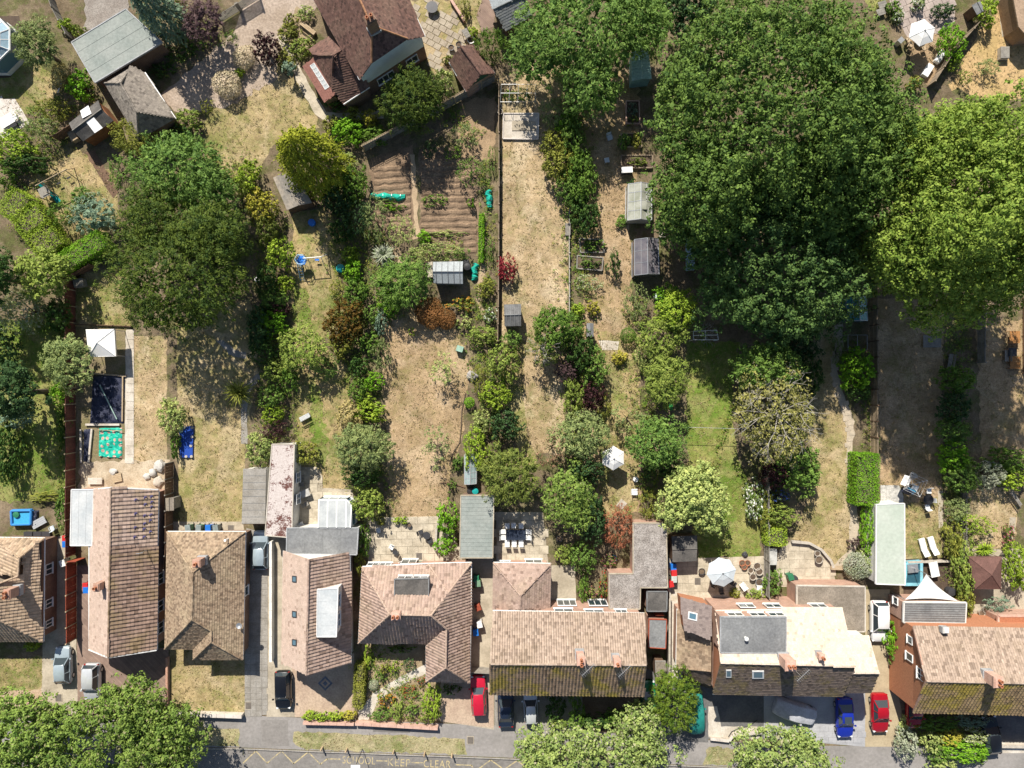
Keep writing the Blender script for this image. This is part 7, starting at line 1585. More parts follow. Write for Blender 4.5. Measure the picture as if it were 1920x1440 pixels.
def conifer(rx, ry, h, r, leaf=.34, dens=1.0):
    n = int(h * (rx + ry) * 120 * dens); t = r.rand(n) ** .62; a = r.uniform(0, 6.283, n); nb = 46; ph = np.floor(a / 6.283 * nb); k = 1 - .26 * np.abs(np.sin(a * 7 + 2.1 * np.sin(t * 5))) - .20 * np.abs(np.sin(t * 13 + 1.7 * np.floor(a * 2.2)))
    rad = np.sin(np.minimum(t * 1.0, 1) * 1.57) ** .8 * k * r.uniform(.82, 1.03, n); P = np.stack([np.cos(a) * rad * rx, np.sin(a) * rad * ry, h * (1 - t ** 1.5 * .92)], 1)
    out = np.stack([np.cos(a), np.sin(a), 0 * a], 1); N = _norm(out * .75 + np.array([0, 0, .75]) + r.randn(n, 3) * .45); T = out + np.array([0, 0, -.9]) + r.randn(n, 3) * .3; P[:, 2] = np.maximum(P[:, 2], .05); return quads(P, N, leaf, .42, r, T)
PROTO = {}; STEMS = {}
CLS = (.4, .6, .9, 1.3, 1.8, 2.5)
def proto(kind, R0, var):
    k = (kind, R0, var)
    if k not in PROTO:
        r = np.random.RandomState(abs(hash((kind, int(R0 * 10), var))) % 99991 if False else (len(PROTO) * 37 + 11)); s = R0
        lf = .13 + .045 * s; tr = .12 + .07 * s; br = .16 + .28 * s
        if kind == 'bush': V = crown(s, s, s * .62, s * .55, br, tr, 11, lf, .6, r, .24, 1.0, -.35)
        elif kind == 'airy': V = crown(s, s, s * .6, s * .6, br * .8, tr * .8, 7, lf * .95, .4, r, .25, .8, -.2, .7, .25)
        elif kind == 'fine': V = crown(s, s, s * .62, s * .55, br * .8, tr * .75, 12, lf * .7, .4, r, .17, 1.1, -.3, .6)
        elif kind == 'feather': V = crown(s, s, s * .6, s * .6, br * .85, tr, 9, lf * 1.25, .25, r, .22, .85, -.2, .45, .1, .8)
        elif kind == 'ball': V = ball_shell(s, s * 2, int(1500 * s ** 1.6) + 300, lf * .75, r)
        elif kind == 'plume': V = np.concatenate([ball_shell(s, s * 1.6, int(1200 * s ** 1.5) + 300, lf * .8, r, .1), spikes(s * 1.0, s, int(170 * s) + 80, r, .03)])
        elif kind == 'spiky': V = spikes(s * 1.15, s, int(60 * s) + 45, r, .1)
        elif kind == 'low': V = crown(s, s, s * .35, s * .2, br * .8, tr * .8, 8, lf * .95, .6, r, .2, .75, 0, .6, .2)
        me = leaf_mesh('foliage', V); g = Geo(); q = random.Random(5)
        for i in range(5 if kind not in ('ball',) else 1):
            a = 6.283 * i / 5; f = s * (.45 if kind != 'ball' else .02); g.path([(0.02 * i, 0, 0), (f * .4 * math.cos(a), f * .4 * math.sin(a), s * .4), (f * math.cos(a), f * math.sin(a), s * .85)], .035 + .015 * s, 4, .015)
        PROTO[k] = (me, g.mesh('stem'))
        PROTO[k][1].materials.append(BARK)
    return PROTO[k]
def bare_twigs(g, c, r, h, n, seed, r0=.05):
    q = random.Random(seed)
    def grow(p, d, L, rad, lev):
        if lev > 3 or L < .15: return
        e = p + d * L; g.tube(p, e, rad, 4, rad * .65)
        for _ in range(2 if lev else 3): dd = (d + Vector((q.gauss(0, .55), q.gauss(0, .55), q.gauss(0, .3)))).normalized(); grow(e, dd, L * q.uniform(.55, .8), rad * .6, lev + 1)
    for i in range(n): a = 6.283 * i / n + q.uniform(-.3, .3); grow(Vector(c), Vector((math.cos(a), math.sin(a), h / r * q.uniform(.4, 1.2))).normalized(), r * .42, r0, 0)
_pi = [0]
def plant(px, py, rx, ry, h, kind, mat, label, cat=None, name=None, rot=None):
    _pi[0] += 1; i = _pi[0]; k = (H - h * .6) / H / S; p = W(px, py, h * .6); a, b = rx * k, ry * k; q = random.Random(i); cat = cat or ('plant' if kind in ('low', 'spiky', 'plume') else 'shrub'); name = name or {'ball': 'clipped_shrub', 'low': 'flower_clump', 'spiky': 'spiky_plant', 'plume': 'plume_grass'}.get(kind, 'shrub')
    if cat == 'flowers': name = 'flower_clump'
    t = thing(name, label, cat, (p.x, p.y, 0)); s = math.sqrt(a * b); R0 = min(CLS, key=lambda c: abs(math.log(c / s))); me, sm = proto(kind, R0, i % 2)
    natural = {'bush': 1.17, 'airy': 1.2, 'fine': 1.17, 'feather': 1.2, 'ball': 2.0, 'plume': 1.6, 'spiky': 1.0, 'low': .55}[kind] * R0
    rr = q.uniform(0, 6.283) if abs(a - b) < .12 * s else q.choice((0, math.pi)); sc = (a / R0 / 1.0, b / R0 / 1.0, h / natural)
    if abs(a - b) < .12 * s: sc = (s / R0, s / R0, h / natural)
    o = link('foliage', me, None, t, (0, 0, 0), (0, 0, rr))
    if len(me.materials) == 0: me.materials.append(LEAF[mat])
    o.scale = sc; o.material_slots[0].link = 'OBJECT'; o.material_slots[0].material = LEAF[mat]
    e = link('stem', sm, None, t, (0, 0, 0), (0, 0, rr)); e.scale = sc
    return t
def hedge(pts, w, h, mat, label, dens=430, leaf=.15):
    P = WL(pts, h); t = thing('hedge', label, 'hedge', (P[0].x, P[0].y, 0)); 
    for i, (a, b) in enumerate(zip(P[:-1], P[1:])):
        d = b - a; r = np.random.RandomState(i + int(a.x * 10) % 500); V = box_shell(w, d.length, h, int((w * d.length + 2 * h * d.length) * dens * .5), leaf, r); c = (a + b) / 2 - P[0]
        o = link('foliage', leaf_mesh('foliage', V), LEAF[mat], t, (c.x, c.y, 0), (0, 0, math.atan2(d.y, d.x) - math.pi / 2))
        g = Geo(); g.box(0, 0, h * .38, max(.2, w - .5), max(.2, d.length - .4), h * .74); link('inner_twigs', g.mesh('inner_twigs'), BARK, t, (c.x, c.y, 0), (0, 0, math.atan2(d.y, d.x) - math.pi / 2))
    return t
def tree(px, py, rx, ry, h, mat, label, style='broad', name='tree', seed=1, zf=.42, bare=0, amp=.13, fill=1.0, extra=(), br=None, leaf=None):
    """trunk, limbs and a crown of leaf-sized faces; rx, ry measured at crown height"""
    k = (H - h * .62) / H / S; p = W(px, py, h * .62); a, b = rx * k, ry * k; rz = h * zf; zc = h - rz; r = np.random.RandomState(seed); s = math.sqrt(a * b)
    t = thing(name, label, 'tree', (p.x, p.y, 0)); B = br or min(2.0, .45 + s * .19); T = min(.52, .22 + s * .055); L = leaf or min(.27, .19 + s * .018); parts = []
    def one(cx, cy, A, Bb, Z, zz):
        if style == 'broad': V = crown(A, Bb, Z, zz, B, T, 21, L, .6, r, amp, fill)
        elif style == 'airy': V = crown(A, Bb, Z, zz, B * .85, T * .9, 9, L, .45, r, amp * 1.5, fill * .85, -.2, .65, .16)
        elif style == 'yew': V = crown(A, Bb, Z, zz, B * 1.05, T * .9, 20, L * .95, .34, r, amp, fill * 1.1, -.25, .45, 0, .25)
        elif style == 'feather': V = crown(A, Bb, Z, zz, B * .9, T, 17, L * 1.2, .3, r, amp * 1.3, fill, -.2, .5, .08, .6)
        elif style == 'conifer': V = conifer(A, Bb, h, r)
        V[:, 0] += cx; V[:, 1] += cy; return V
    parts.append(one(0, 0, a, b, rz, zc))
    for ex, ey, er, eh in extra: z2 = eh * zf; parts.append(one(((ex - px) * k), ((py - ey) * k), er * k, er * k, z2, eh - z2))
    link('crown', leaf_mesh('crown', np.concatenate(parts)), LEAF[mat], t)
    g = Geo(); q = random.Random(seed); tr = .05 + .022 * h; fk = zc * .8
    g.path([(0, 0, -.05), (q.uniform(-.1, .1), q.uniform(-.1, .1), fk * .5), (q.uniform(-.2, .2), q.uniform(-.2, .2), fk)], tr * 1.25, 8, tr * .8); link('trunk', g.mesh('trunk'), BARK, t)
    n = 5 if s < 4 else 9; g = Geo()
    for i in range(n):
        an = 6.283 * i / n + q.uniform(-.3, .3); f = q.uniform(.5, .78); e = Vector((a * f * math.cos(an), b * f * math.sin(an), zc + rz * q.uniform(-.1, .3))); m = Vector((e.x * .4, e.y * .4, fk + (e.z - fk) * .5)); st = Vector((0, 0, fk * q.uniform(.75, 1)))
        g.path([st, m, e], tr * .5, 5, tr * .12)
    link('limbs', g.mesh('limbs'), BARK, t)
    if bare: g = Geo(); bare_twigs(g, (0, 0, zc + rz * .35), s * 1.0, rz * .7, bare, seed, .06); tag(link('bare_twigs', g.mesh('bare_twigs'), BAREW, t), kind='stuff')
    return t
def sapling(px, py, r, h, mat, label, seed): return tree(px, py, r, r * 1.1, h, mat, label, 'airy', 'sapling', seed, .4, 0, .3, .8)

# --- large trees
tree(1466, 185, 256, 232, 22, 'oak', 'huge dark green oak spreading over the gardens right of centre', seed=11, zf=.55, extra=((1350, 350, 112, 17), (1590, 330, 125, 18), (1650, 215, 95, 17)))
tree(1478, 480, 182, 172, 13.5, 'oakdark', 'shaded blue-green oak crown just below the huge oak', seed=12, zf=.6)
tree(1850, 385, 176, 236, 25, 'oakbright', 'large yellow-green oak at the right edge', seed=13, zf=.55, extra=((1780, 270, 95, 20), (1765, 455, 88, 22), (1965, 430, 115, 23)), fill=.9)
tree(1105, 45, 148, 105, 10, 'ash', 'broad mid-green ash tree across the top beside the turquoise shed', 'feather', 'tree', 14, extra=((1110, 150, 62, 8), (1010, 90, 60, 8), (1200, 30, 70, 9)))
tree(1290, 5, 50, 60, 8, 'deep', 'dark small tree in the gap between the ash and the huge oak', seed=15)
tree(335, 322, 96, 82, 9, 'ash', 'round bright green tree below the stone tiled garage', 'feather', 'tree', 16, extra=((385, 360, 55, 8),))
tree(332, 515, 136, 122, 12, 'yew', 'biggest dark yew left of the blue play tower', 'yew', 'tree', 17, extra=((275, 405, 62, 10), (400, 440, 62, 11)))
tree(772, 188, 62, 62, 7, 'yew', 'round dark yew against the old house and diagonal fence', 'yew', 'tree', 18)
tree(572, 288, 80, 76, 11, 'goldcon', 'golden drooping conifer on the edge of the dry upper lawn', 'conifer', 'conifer_tree', 19)
tree(285, 8, 55, 46, 9, 'blue', 'blue spruce overhanging the grey flat garage', 'conifer', 'conifer_tree', 20)
tree(68, 85, 42, 48, 6, 'grey', 'grey-green feathery tree beside the octagonal conservatory', 'feather', 'tree', 21)
tree(384, 42, 42, 42, 5, 'mauve', 'purple-leaved plum beside the gravel drive gate', 'feather', 'tree', 22)
tree(82, 512, 52, 46, 6, 'yelgreen', 'pale green maple at the meeting of two clipped hedges', seed=23)
tree(127, 678, 50, 52, 5, 'grey', 'soft grey-green tree left of the white gazebo', 'feather', 'tree', 24)
tree(212, 1392, 165, 106, 8, 'street', 'large street tree at the bottom left over the white car', seed=25, extra=((250, 1330, 60, 7.5), (300, 1400, 70, 7)))
tree(45, 1375, 82, 84, 8, 'street', 'street tree in the bottom left corner', seed=26)
tree(1118, 1424, 150, 72, 6, 'street2', 'wide pale green tree at the bottom in front of the middle houses', seed=27, extra=((1010, 1410, 45, 5), (1200, 1370, 45, 5.5)))
tree(1468, 1428, 102, 72, 6, 'street2', 'pale green tree at the bottom below the covered grey car', seed=28)
tree(1262, 1312, 48, 66, 5, 'conif', 'dense dark bright-edged conifer between the green car and teal cover', 'yew', 'tree', 29)
tree(1452, 775, 86, 98, 8, 'greyolive', 'grey-olive tree with bare twigs over the green lawn', 'airy', 'tree', 30, bare=9, fill=1.2)
tree(1440, 690, 70, 48, 7, 'mid', 'shaded green tree top just above the grey-olive tree', seed=31)
tree(1300, 925, 58, 58, 6, 'pale', 'pale variegated tree above the ramshackle black shed', seed=32, amp=.2, extra=((1330, 965, 34, 5.2), (1268, 962, 32, 5)))
tree(1232, 828, 56, 54, 6, 'ash', 'mid-green tree left of the washing line', 'airy', 'tree', 33, amp=.2, fill=1.5)
tree(1248, 715, 42, 50, 6, 'yelgreen', 'light yellow-green tree holding the green hammock', 'feather', 'tree', 34)
tree(1240, 632, 50, 42, 5, 'yelgreen', 'airy yellow-green tree left of the white clothes frame', 'airy', 'tree', 35, fill=1.2)
tree(1268, 580, 34, 44, 5.5, 'lime', 'lime green tree right of the pale water butt', seed=36)
tree(955, 890, 60, 58, 6, 'willow', 'drooping willow-green tree above the dining patio', 'feather', 'tree', 37)
tree(1066, 928, 54, 58, 5.5, 'street', 'light leafy tree right of the willow-green tree', 'airy', 'tree', 38, amp=.2, fill=1.5, extra=((1085, 965, 34, 5),))
tree(1092, 818, 54, 50, 5, 'grey', 'mixed green rounded tree at the boundary left of the white parasol', 'airy', 'tree', 39, amp=.2, fill=1.5)
tree(680, 838, 58, 46, 5, 'grey', 'grey-green tree on the left of the wide dry lawn', 'feather', 'tree', 40)
tree(570, 652, 50, 46, 4.5, 'yelgreen', 'pale apple-green tree under the copper shrub', 'airy', 'tree', 41, fill=1.3)
tree(755, 530, 58, 46, 4.5, 'mid', 'bushy dark green fruit tree left of the grey ribbed shed', 'feather', 'tree', 42)
tree(1040, 618, 44, 38, 5, 'green', 'green tree across the boundary at the end of the central lawn', seed=43)
tree(1018, 650, 34, 38, 4.5, 'willow', 'half bare dark tree with pale branches below the green one', 'airy', 'tree', 44, bare=7)
tree(-25, 515, 50, 50, 10, 'dark', 'dark tree leaning in from the left edge below the golden hedge', seed=45)
tree(18, 735, 50, 52, 9, 'deep', 'dark tree at the left edge beside the shaded lawn', seed=46)
sapling(832, 694, 26, 3, 'pale', 'young pale sapling standing alone on the wide dry lawn', 47)
sapling(820, 838, 34, 3, 'grey', 'thin open fruit tree low on the wide dry lawn', 48)
t = tree(545, 131, 8, 8, 2.0, 'blue', 'small blue-green lollipop tree on the upper lawn path', 'broad', 'standard_tree', 49, .25)
# bare bush
t = thing('bare_bush', 'leafless pale bush beside the white clothes frame', 'shrub', W(1322, 626)); g = Geo(); bare_twigs(g, (0, 0, .2), 1.5, 1.2, 12, 3, .045); tag(link('twigs', g.mesh('twigs'), BAREW, t), kind='stuff')

# --- hedges
hedge([(188, 446), (100, 502)], 2.0, 2.4, 'bright', 'bright green clipped hedge running diagonally to the big yew')
hedge([(5, 372), (38, 392), (62, 428), (92, 470)], 3.0, 2.6, 'lime', 'golden variegated clipped hedge along the left of the play lawn')
hedge([(1629, 852), (1627, 948)], 2.3, 2.2, 'bright', 'clipped green hedge ending at the pale green garage')
hedge([(1458, 992), (1457, 1024)], 2.0, 1.8, 'lime', 'clipped yellow-green box hedge above the grey storage box')
hedge([(674, 1248), (673, 1284), (670, 1328)], 1.1, 1.5, 'olive', 'narrow clipped hedge on the left of the rose garden')
hedge([(903, 400), (902, 490)], .45, 1.0, 'bright', 'thin bright row of plants beside the vegetable path')

# --- shrubs: x, y, half width, half height (px), height (m), kind, leaves, label
SH = [
(150, 160, 24, 28, 2.4, 'bush', 'bright', 'bright green shrub under the lower corner of the grey garage'), (122, 46, 12, 12, 1.2, 'bush', 'lime', 'yellow shrub by the fence above the grey garage'), (148, 58, 12, 10, 1.2, 'bush', 'yelgreen', 'light shrub touching the grey garage top edge'),
(112, 140, 16, 22, 2.0, 'plume', 'strawgold', 'straw plume grass with the leaning pale plank'), (100, 206, 30, 22, 2.4, 'airy', 'olive', 'olive bush left of the twin skylight shed'), (74, 242, 32, 24, 2.8, 'feather', 'grey', 'grey-green bush along the white terrace boundary'),
(26, 272, 38, 30, 2.6, 'bush', 'lime', 'yellow-green bush at the left edge under the white terrace'), (50, 306, 44, 20, 2.2, 'bush', 'dark', 'dark low bush line above the timber swing'), (8, 322, 22, 26, 2.2, 'bush', 'green', 'green bush at the left edge above the golden hedge'),
(330, 8, 18, 20, 3.0, 'feather', 'olive', 'olive bush touching the blue spruce'), (330, 94, 36, 18, .7, 'low', 'dark', 'dark ivy patch beside the gravel drive, lower left', 'ground cover'), (374, 76, 30, 16, .8, 'low', 'green', 'green ivy patch under the purple plum', 'ground cover'), (305, 130, 24, 14, .6, 'low', 'dark', 'ivy strip against the stone tiled garage', 'ground cover'),
(457, 106, 22, 22, 1.7, 'plume', 'straw', 'upper of two pale ball-shaped grasses by the gravel drive'), (424, 157, 27, 27, 2.0, 'plume', 'straw', 'larger lower of two pale ball-shaped grasses by the gravel drive'), (498, 90, 26, 31, 2.8, 'bush', 'purple', 'dark purple bush beside the pale ball grasses'), (449, 138, 9, 9, .9, 'bush', 'lime', 'tiny yellow shrub at the rim of the larger pale grass'),
(352, 224, 26, 20, 1.8, 'bush', 'yelgreen', 'light green shrub at the right corner of the stone tiled garage'), (338, 250, 24, 18, 1.5, 'bush', 'dark', 'dark shrub between the stone garage and the round bright tree'), (386, 200, 16, 14, 1.2, 'airy', 'olive', 'sparse olive shrub on the gravel edge'), (252, 258, 50, 38, 3.2, 'fine', 'olive', 'fine-leaved olive bush in front of the stone tiled garage'), (222, 322, 18, 36, 1.8, 'airy', 'mid', 'loose shrub left of the round bright tree'),
(545, 38, 12, 12, 1.0, 'bush', 'olive', 'small olive shrub above the weathered bench'), (541, 62, 20, 16, 1.2, 'bush', 'olive', 'rounded olive shrub left of the weathered bench'), (566, 88, 21, 17, 1.3, 'bush', 'yelgreen', 'rounded light shrub below the weathered bench'), (572, 24, 16, 13, 1.0, 'bush', 'pale', 'pale shrub at the top beside the old house'), (536, 110, 18, 18, 1.0, 'bush', 'olive', 'olive mound right of the purple bush'),
(832, 158, 22, 28, 3.2, 'bush', 'pale', 'pale glossy shrub between the yew and the red outbuilding'), (920, 85, 31, 33, 4.0, 'fine', 'green', 'dense round bay bush by the slate shed'), (694, 221, 14, 14, 1.6, 'bush', 'gold', 'small golden shrub below the old house'), (662, 216, 18, 14, 1.4, 'bush', 'olive', 'olive shrub left of the small golden one'), (652, 246, 30, 26, 2.2, 'bush', 'bright', 'glossy bright shrub right of the golden conifer'), (702, 254, 26, 17, 1.6, 'bush', 'green', 'spreading green shrub below the small golden one'), (622, 232, 18, 14, 1.5, 'bush', 'olive', 'olive bush touching the top of the golden conifer'),
(630, 190, 20, 14, 1.5, 'bush', 'dark', 'dark shrub in shade of the old house wing'), (872, 22, 12, 24, .8, 'low', 'olive', 'dry weedy strip along the red brick patio wall', 'plant'), (888, 62, 10, 10, .8, 'bush', 'lime', 'little yellow shrub near the slate shed path'), (842, 112, 14, 7, .6, 'low', 'yelgreen', 'yellow-green clump against the outbuilding wall', 'plant'),
(468, 332, 24, 30, 2.6, 'bush', 'lime', 'lime shrub between the round bright tree and tan shed'), (490, 386, 30, 32, 3.0, 'bush', 'gold', 'golden shrub below the lime shrub'), (445, 352, 20, 20, 2.2, 'bush', 'yelgreen', 'yellow-green bush at the lower tip of the dry upper lawn'), (648, 302, 24, 20, 1.2, 'airy', 'pale', 'pale scrubby plant right of the golden conifer base'), (664, 345, 26, 34, 2.8, 'bush', 'green', 'green shrub on the left of the tilled plot'), (632, 372, 26, 28, 2.8, 'bush', 'deep', 'shaded blue-green shrub behind the tan shed'),
(668, 412, 30, 40, 3.2, 'feather', 'deep', 'dark blue-green bush left of the teal netting'), (702, 412, 26, 44, 3.0, 'feather', 'grey', 'grey-leaved fruit bush below the teal netting'), (640, 430, 24, 22, 2.6, 'bush', 'dark', 'dark bush shading the play tower lawn'),
(174, 402, 48, 38, 3.2, 'feather', 'blue', 'blue-grey conifer bush touching the big yew'), (116, 400, 28, 24, 2.2, 'feather', 'green', 'green bush left of the blue-grey conifer'), (152, 368, 20, 16, 1.4, 'bush', 'mid', 'small round shrub at the slide end of the play lawn'),
(40, 582, 48, 46, 4.0, 'fine', 'vari', 'white variegated bush at the left edge'), (108, 590, 22, 34, 3.0, 'bush', 'dark', 'dark shrub between the variegated bush and the red fence'), (28, 776, 36, 26, 3.0, 'bush', 'blue', 'blue-green bush at the left edge of the shaded lawn'), (0, 650, 30, 40, 3.5, 'bush', 'deep', 'deep green bush at the left edge under the variegated one'), (8, 850, 26, 60, 3.0, 'bush', 'dark', 'dark bush line at the left edge above the patio'),
(113, 738, 18, 24, 2.4, 'bush', 'bright', 'bright shrub against the red fence'), (120, 800, 9, 36, 1.8, 'bush', 'green', 'narrow climber on the middle of the red fence'), (119, 955, 14, 38, 1.8, 'bush', 'mid', 'green climber at the lower end of the red fence'), (92, 932, 34, 9, 1.0, 'bush', 'olive', 'low hedge along the top of the left patio'),
(320, 782, 25, 36, 2.6, 'bush', 'pale', 'pale shrub beside the blue weighted cover'), (329, 838, 7, 24, 1.4, 'bush', 'green', 'narrow green shrub left of the blue weighted cover'), (448, 736, 32, 28, 2.2, 'spiky', 'olive', 'palm-like olive plant on the tan lawn'), (484, 842, 25, 30, 3.2, 'bush', 'pale', 'pale shrub overhanging the slab lean-to'),
(524, 474, 25, 28, 3.0, 'bush', 'lime', 'yellow-green shrub left of the play tower'), (500, 428, 22, 26, 2.6, 'bush', 'willow', 'dull green shrub under the golden one'), (500, 525, 22, 30, 2.6, 'bush', 'dark', 'dark shrub left of the play tower ladder'), (535, 532, 16, 15, 1.6, 'bush', 'lime', 'small yellow shrub below the ladder of the play tower'), (512, 562, 26, 20, 2.2, 'bush', 'mid', 'mid-green shrub above the small purple bush'), (522, 582, 18, 13, 1.8, 'bush', 'purple', 'small purple bush in the left border'), (510, 606, 30, 24, 2.4, 'bush', 'bright', 'bright shrub under the small purple bush'), (484, 612, 22, 40, 3.0, 'bush', 'deep', 'deep green shrub right of the biggest yew shade'), (492, 655, 26, 26, 2.6, 'bush', 'dark', 'dark shrub left of the pale apple-green tree'), (516, 694, 26, 22, 2.0, 'bush', 'yelgreen', 'light shrub at the left border under the apple-green tree'),
(508, 745, 22, 24, 2.4, 'bush', 'mid', 'green shrub above the lime one by the bench'), (510, 776, 22, 18, 2.2, 'bush', 'lime', 'lime-yellow shrub left of the pale bench'), (514, 808, 27, 19, 2.2, 'feather', 'purple', 'dark red maple at the garage roof end'), (568, 852, 24, 26, 2.2, 'bush', 'olive', 'olive shrub at the corner of the moss stained garage'), (544, 706, 18, 30, 2.2, 'bush', 'green', 'green shrub at the middle of the left border'), (610, 690, 26, 24, 2.2, 'airy', 'mid', 'airy shrub over the striped green lawn'),
(646, 602, 40, 44, 3.5, 'bush', 'copper', 'copper-brown shrub below the play tower lawn'), (657, 476, 16, 15, 1.8, 'bush', 'lime', 'yellow-green shrub above the round teal tub'), (662, 508, 18, 22, 2.0, 'bush', 'bright', 'green shrub right of the round teal tub'), (666, 546, 24, 26, 2.2, 'bush', 'green', 'green shrub above the copper-brown one'), (634, 540, 16, 18, 1.2, 'airy', 'olive', 'thin olive shrub left of the green one over the copper shrub'), (694, 592, 18, 16, 1.6, 'bush', 'mid', 'light shrub right of the copper-brown one'), (714, 602, 12, 24, 1.8, 'bush', 'blue', 'blue-green shrub at the tip of the wide dry lawn'), (692, 642, 20, 18, 1.8, 'bush', 'green', 'green shrub below right of the copper-brown one'), (715, 664, 18, 32, 2.6, 'airy', 'grey', 'grey-leaved young tree at the left of the wide dry lawn'), (672, 688, 17, 18, 2.0, 'bush', 'dark', 'dark round shrub in the border of the wide dry lawn'), (700, 715, 20, 16, 1.8, 'bush', 'bright', 'bright shrub jutting into the wide dry lawn'), (672, 732, 18, 22, 2.2, 'bush', 'green', 'round green shrub above the straw-gold shrub'), (684, 752, 16, 14, 1.8, 'bush', 'lime', 'small lime shrub right above the straw-gold one'), (640, 650, 22, 24, 2.4, 'bush', 'olive', 'olive shrub below the copper-brown one'),
(656, 782, 26, 32, 2.6, 'bush', 'strawgold', 'straw-gold shrub left of the wide dry lawn'), (694, 774, 32, 18, 2.2, 'bush', 'lime', 'lime shrub jutting right of the straw-gold one'), (676, 888, 38, 26, 3.0, 'bush', 'dark', 'dark bush below the grey-green tree'), (690, 945, 30, 32, 3.0, 'bush', 'yelgreen', 'yellow-green bush right of the white conservatory'), (682, 1012, 12, 32, 1.8, 'bush', 'green', 'green climber on the left of the slab patio'), (674, 1052, 9, 22, 1.6, 'bush', 'olive', 'olive climber at the corner of the pink house'),
(735, 388, 30, 9, .6, 'low', 'bright', 'bright leafy vegetable row under the teal netting', 'vegetables'), (815, 378, 26, 15, .7, 'low', 'green', 'dark leafy vegetable patch on the tilled plot', 'vegetables'), (840, 438, 42, 7, .4, 'low', 'pale', 'pale seedling row at the foot of the tilled plot', 'vegetables'), (884, 382, 8, 8, .8, 'low', 'bright', 'single bright plant at the right of the tilled plot', 'vegetables'), (722, 372, 30, 6, .4, 'low', 'grey', 'thin seedling row next to the teal netting', 'vegetables'),
(752, 434, 26, 30, 2.2, 'airy', 'pale', 'pale open shrub below the vegetable rows'), (795, 445, 12, 12, 1.0, 'bush', 'bright', 'small bright shrub at the end of the plot path'), (822, 470, 46, 18, 2.0, 'airy', 'pale', 'pale currant bushes above the grey ribbed shed'), (778, 482, 22, 20, 2.0, 'airy', 'pale', 'pale shrub upper left of the grey ribbed shed'), (720, 478, 22, 24, 1.6, 'spiky', 'silver', 'silvery spiky plant left of the pale open shrub'), (728, 560, 24, 34, 2.4, 'bush', 'bright', 'bright bush at the top of the wide dry lawn'), (868, 476, 16, 12, 1.4, 'airy', 'mid', 'small green bush above the black barrels'),
(872, 256, 24, 26, 2.0, 'airy', 'grey', 'grey fruit bush on the dry earth near the diagonal fence'), (882, 320, 28, 28, 2.2, 'airy', 'mid', 'green fruit bush at the upper right of the tilled plot'), (850, 290, 16, 18, 1.4, 'airy', 'green', 'thin shrub between the two fruit bushes'), (806, 280, 14, 16, 1.2, 'airy', 'deep', 'dark thin shrub at the top of the tilled plot'), (922, 300, 8, 26, 1.2, 'airy', 'mid', 'thin shrub against the central lawn fence, upper'), (920, 470, 9, 22, 1.2, 'airy', 'mid', 'thin shrub against the central lawn fence, middle'),
(806, 586, 30, 28, 2.0, 'plume', 'orange', 'large rust-orange conifer bush on the wide dry lawn'), (836, 598, 19, 20, 1.6, 'plume', 'orange', 'small rust-orange conifer bush right of the large one'), (864, 570, 30, 16, .9, 'low', 'fl_orange', 'orange flower bed below the grey ribbed shed', 'flowers'), (870, 606, 16, 14, .8, 'low', 'pale', 'pale grassy clump right of the rust-orange bushes', 'plant'), (906, 629, 30, 17, 1.8, 'bush', 'yelgreen', 'yellow-green bush against the central fence'), (773, 623, 7, 8, .6, 'low', 'lime', 'tiny shrub alone on the wide dry lawn', 'plant'), (910, 540, 16, 18, 1.4, 'bush', 'olive', 'olive shrub right of the small teal netting'), (920, 590, 12, 14, 1.2, 'bush', 'fl_white', 'white flowering shrub left of the black felted shed', 'shrub'),
(944, 682, 32, 38, 3.5, 'bush', 'yelgreen', 'light yellow-green bush at the left of the lower central lawn'), (930, 742, 30, 28, 3.0, 'bush', 'lime', 'lime bush below the light yellow-green one'), (960, 640, 20, 20, 2.2, 'bush', 'mid', 'green shrub below the black felted shed'), (900, 715, 16, 34, 1.8, 'airy', 'olive', 'olive border shrub near the grey rock heap'), (880, 755, 10, 10, 1.0, 'ball', 'bright', 'tiny bright ball shrub at the curved lawn edging'), (892, 838, 24, 40, 3.0, 'bush', 'lime', 'lime-yellow bush above the narrow glass lean-to'), (902, 790, 18, 22, 2.0, 'bush', 'pale', 'pale shrub above the lime-yellow bush'), (950, 796, 32, 28, 3.2, 'bush', 'deep', 'dark blue-green bush left of the lower central lawn'), (838, 972, 22, 30, 2.4, 'bush', 'bright', 'upper bright shrub in the patio corner bed'), (834, 1023, 19, 16, 1.8, 'bush', 'bright', 'lower round bright shrub in the patio corner bed'), (858, 868, 10, 14, 1.0, 'bush', 'mid', 'small shrub at the end of the curved edging'), (846, 912, 9, 12, .8, 'low', 'mid', 'weedy clump at the timber edging', 'plant'), (876, 945, 8, 14, .9, 'bush', 'green', 'thin shrub at the garage corner by the water butts'),
(714, 977, 8, 7, .6, 'bush', 'olive', 'left of three little pot shrubs at the slab patio edge'), (744, 976, 7, 6, .6, 'bush', 'lime', 'middle of three little pot shrubs at the slab patio edge'), (758, 976, 7, 6, .6, 'bush', 'lime', 'right of three little pot shrubs at the slab patio edge'),
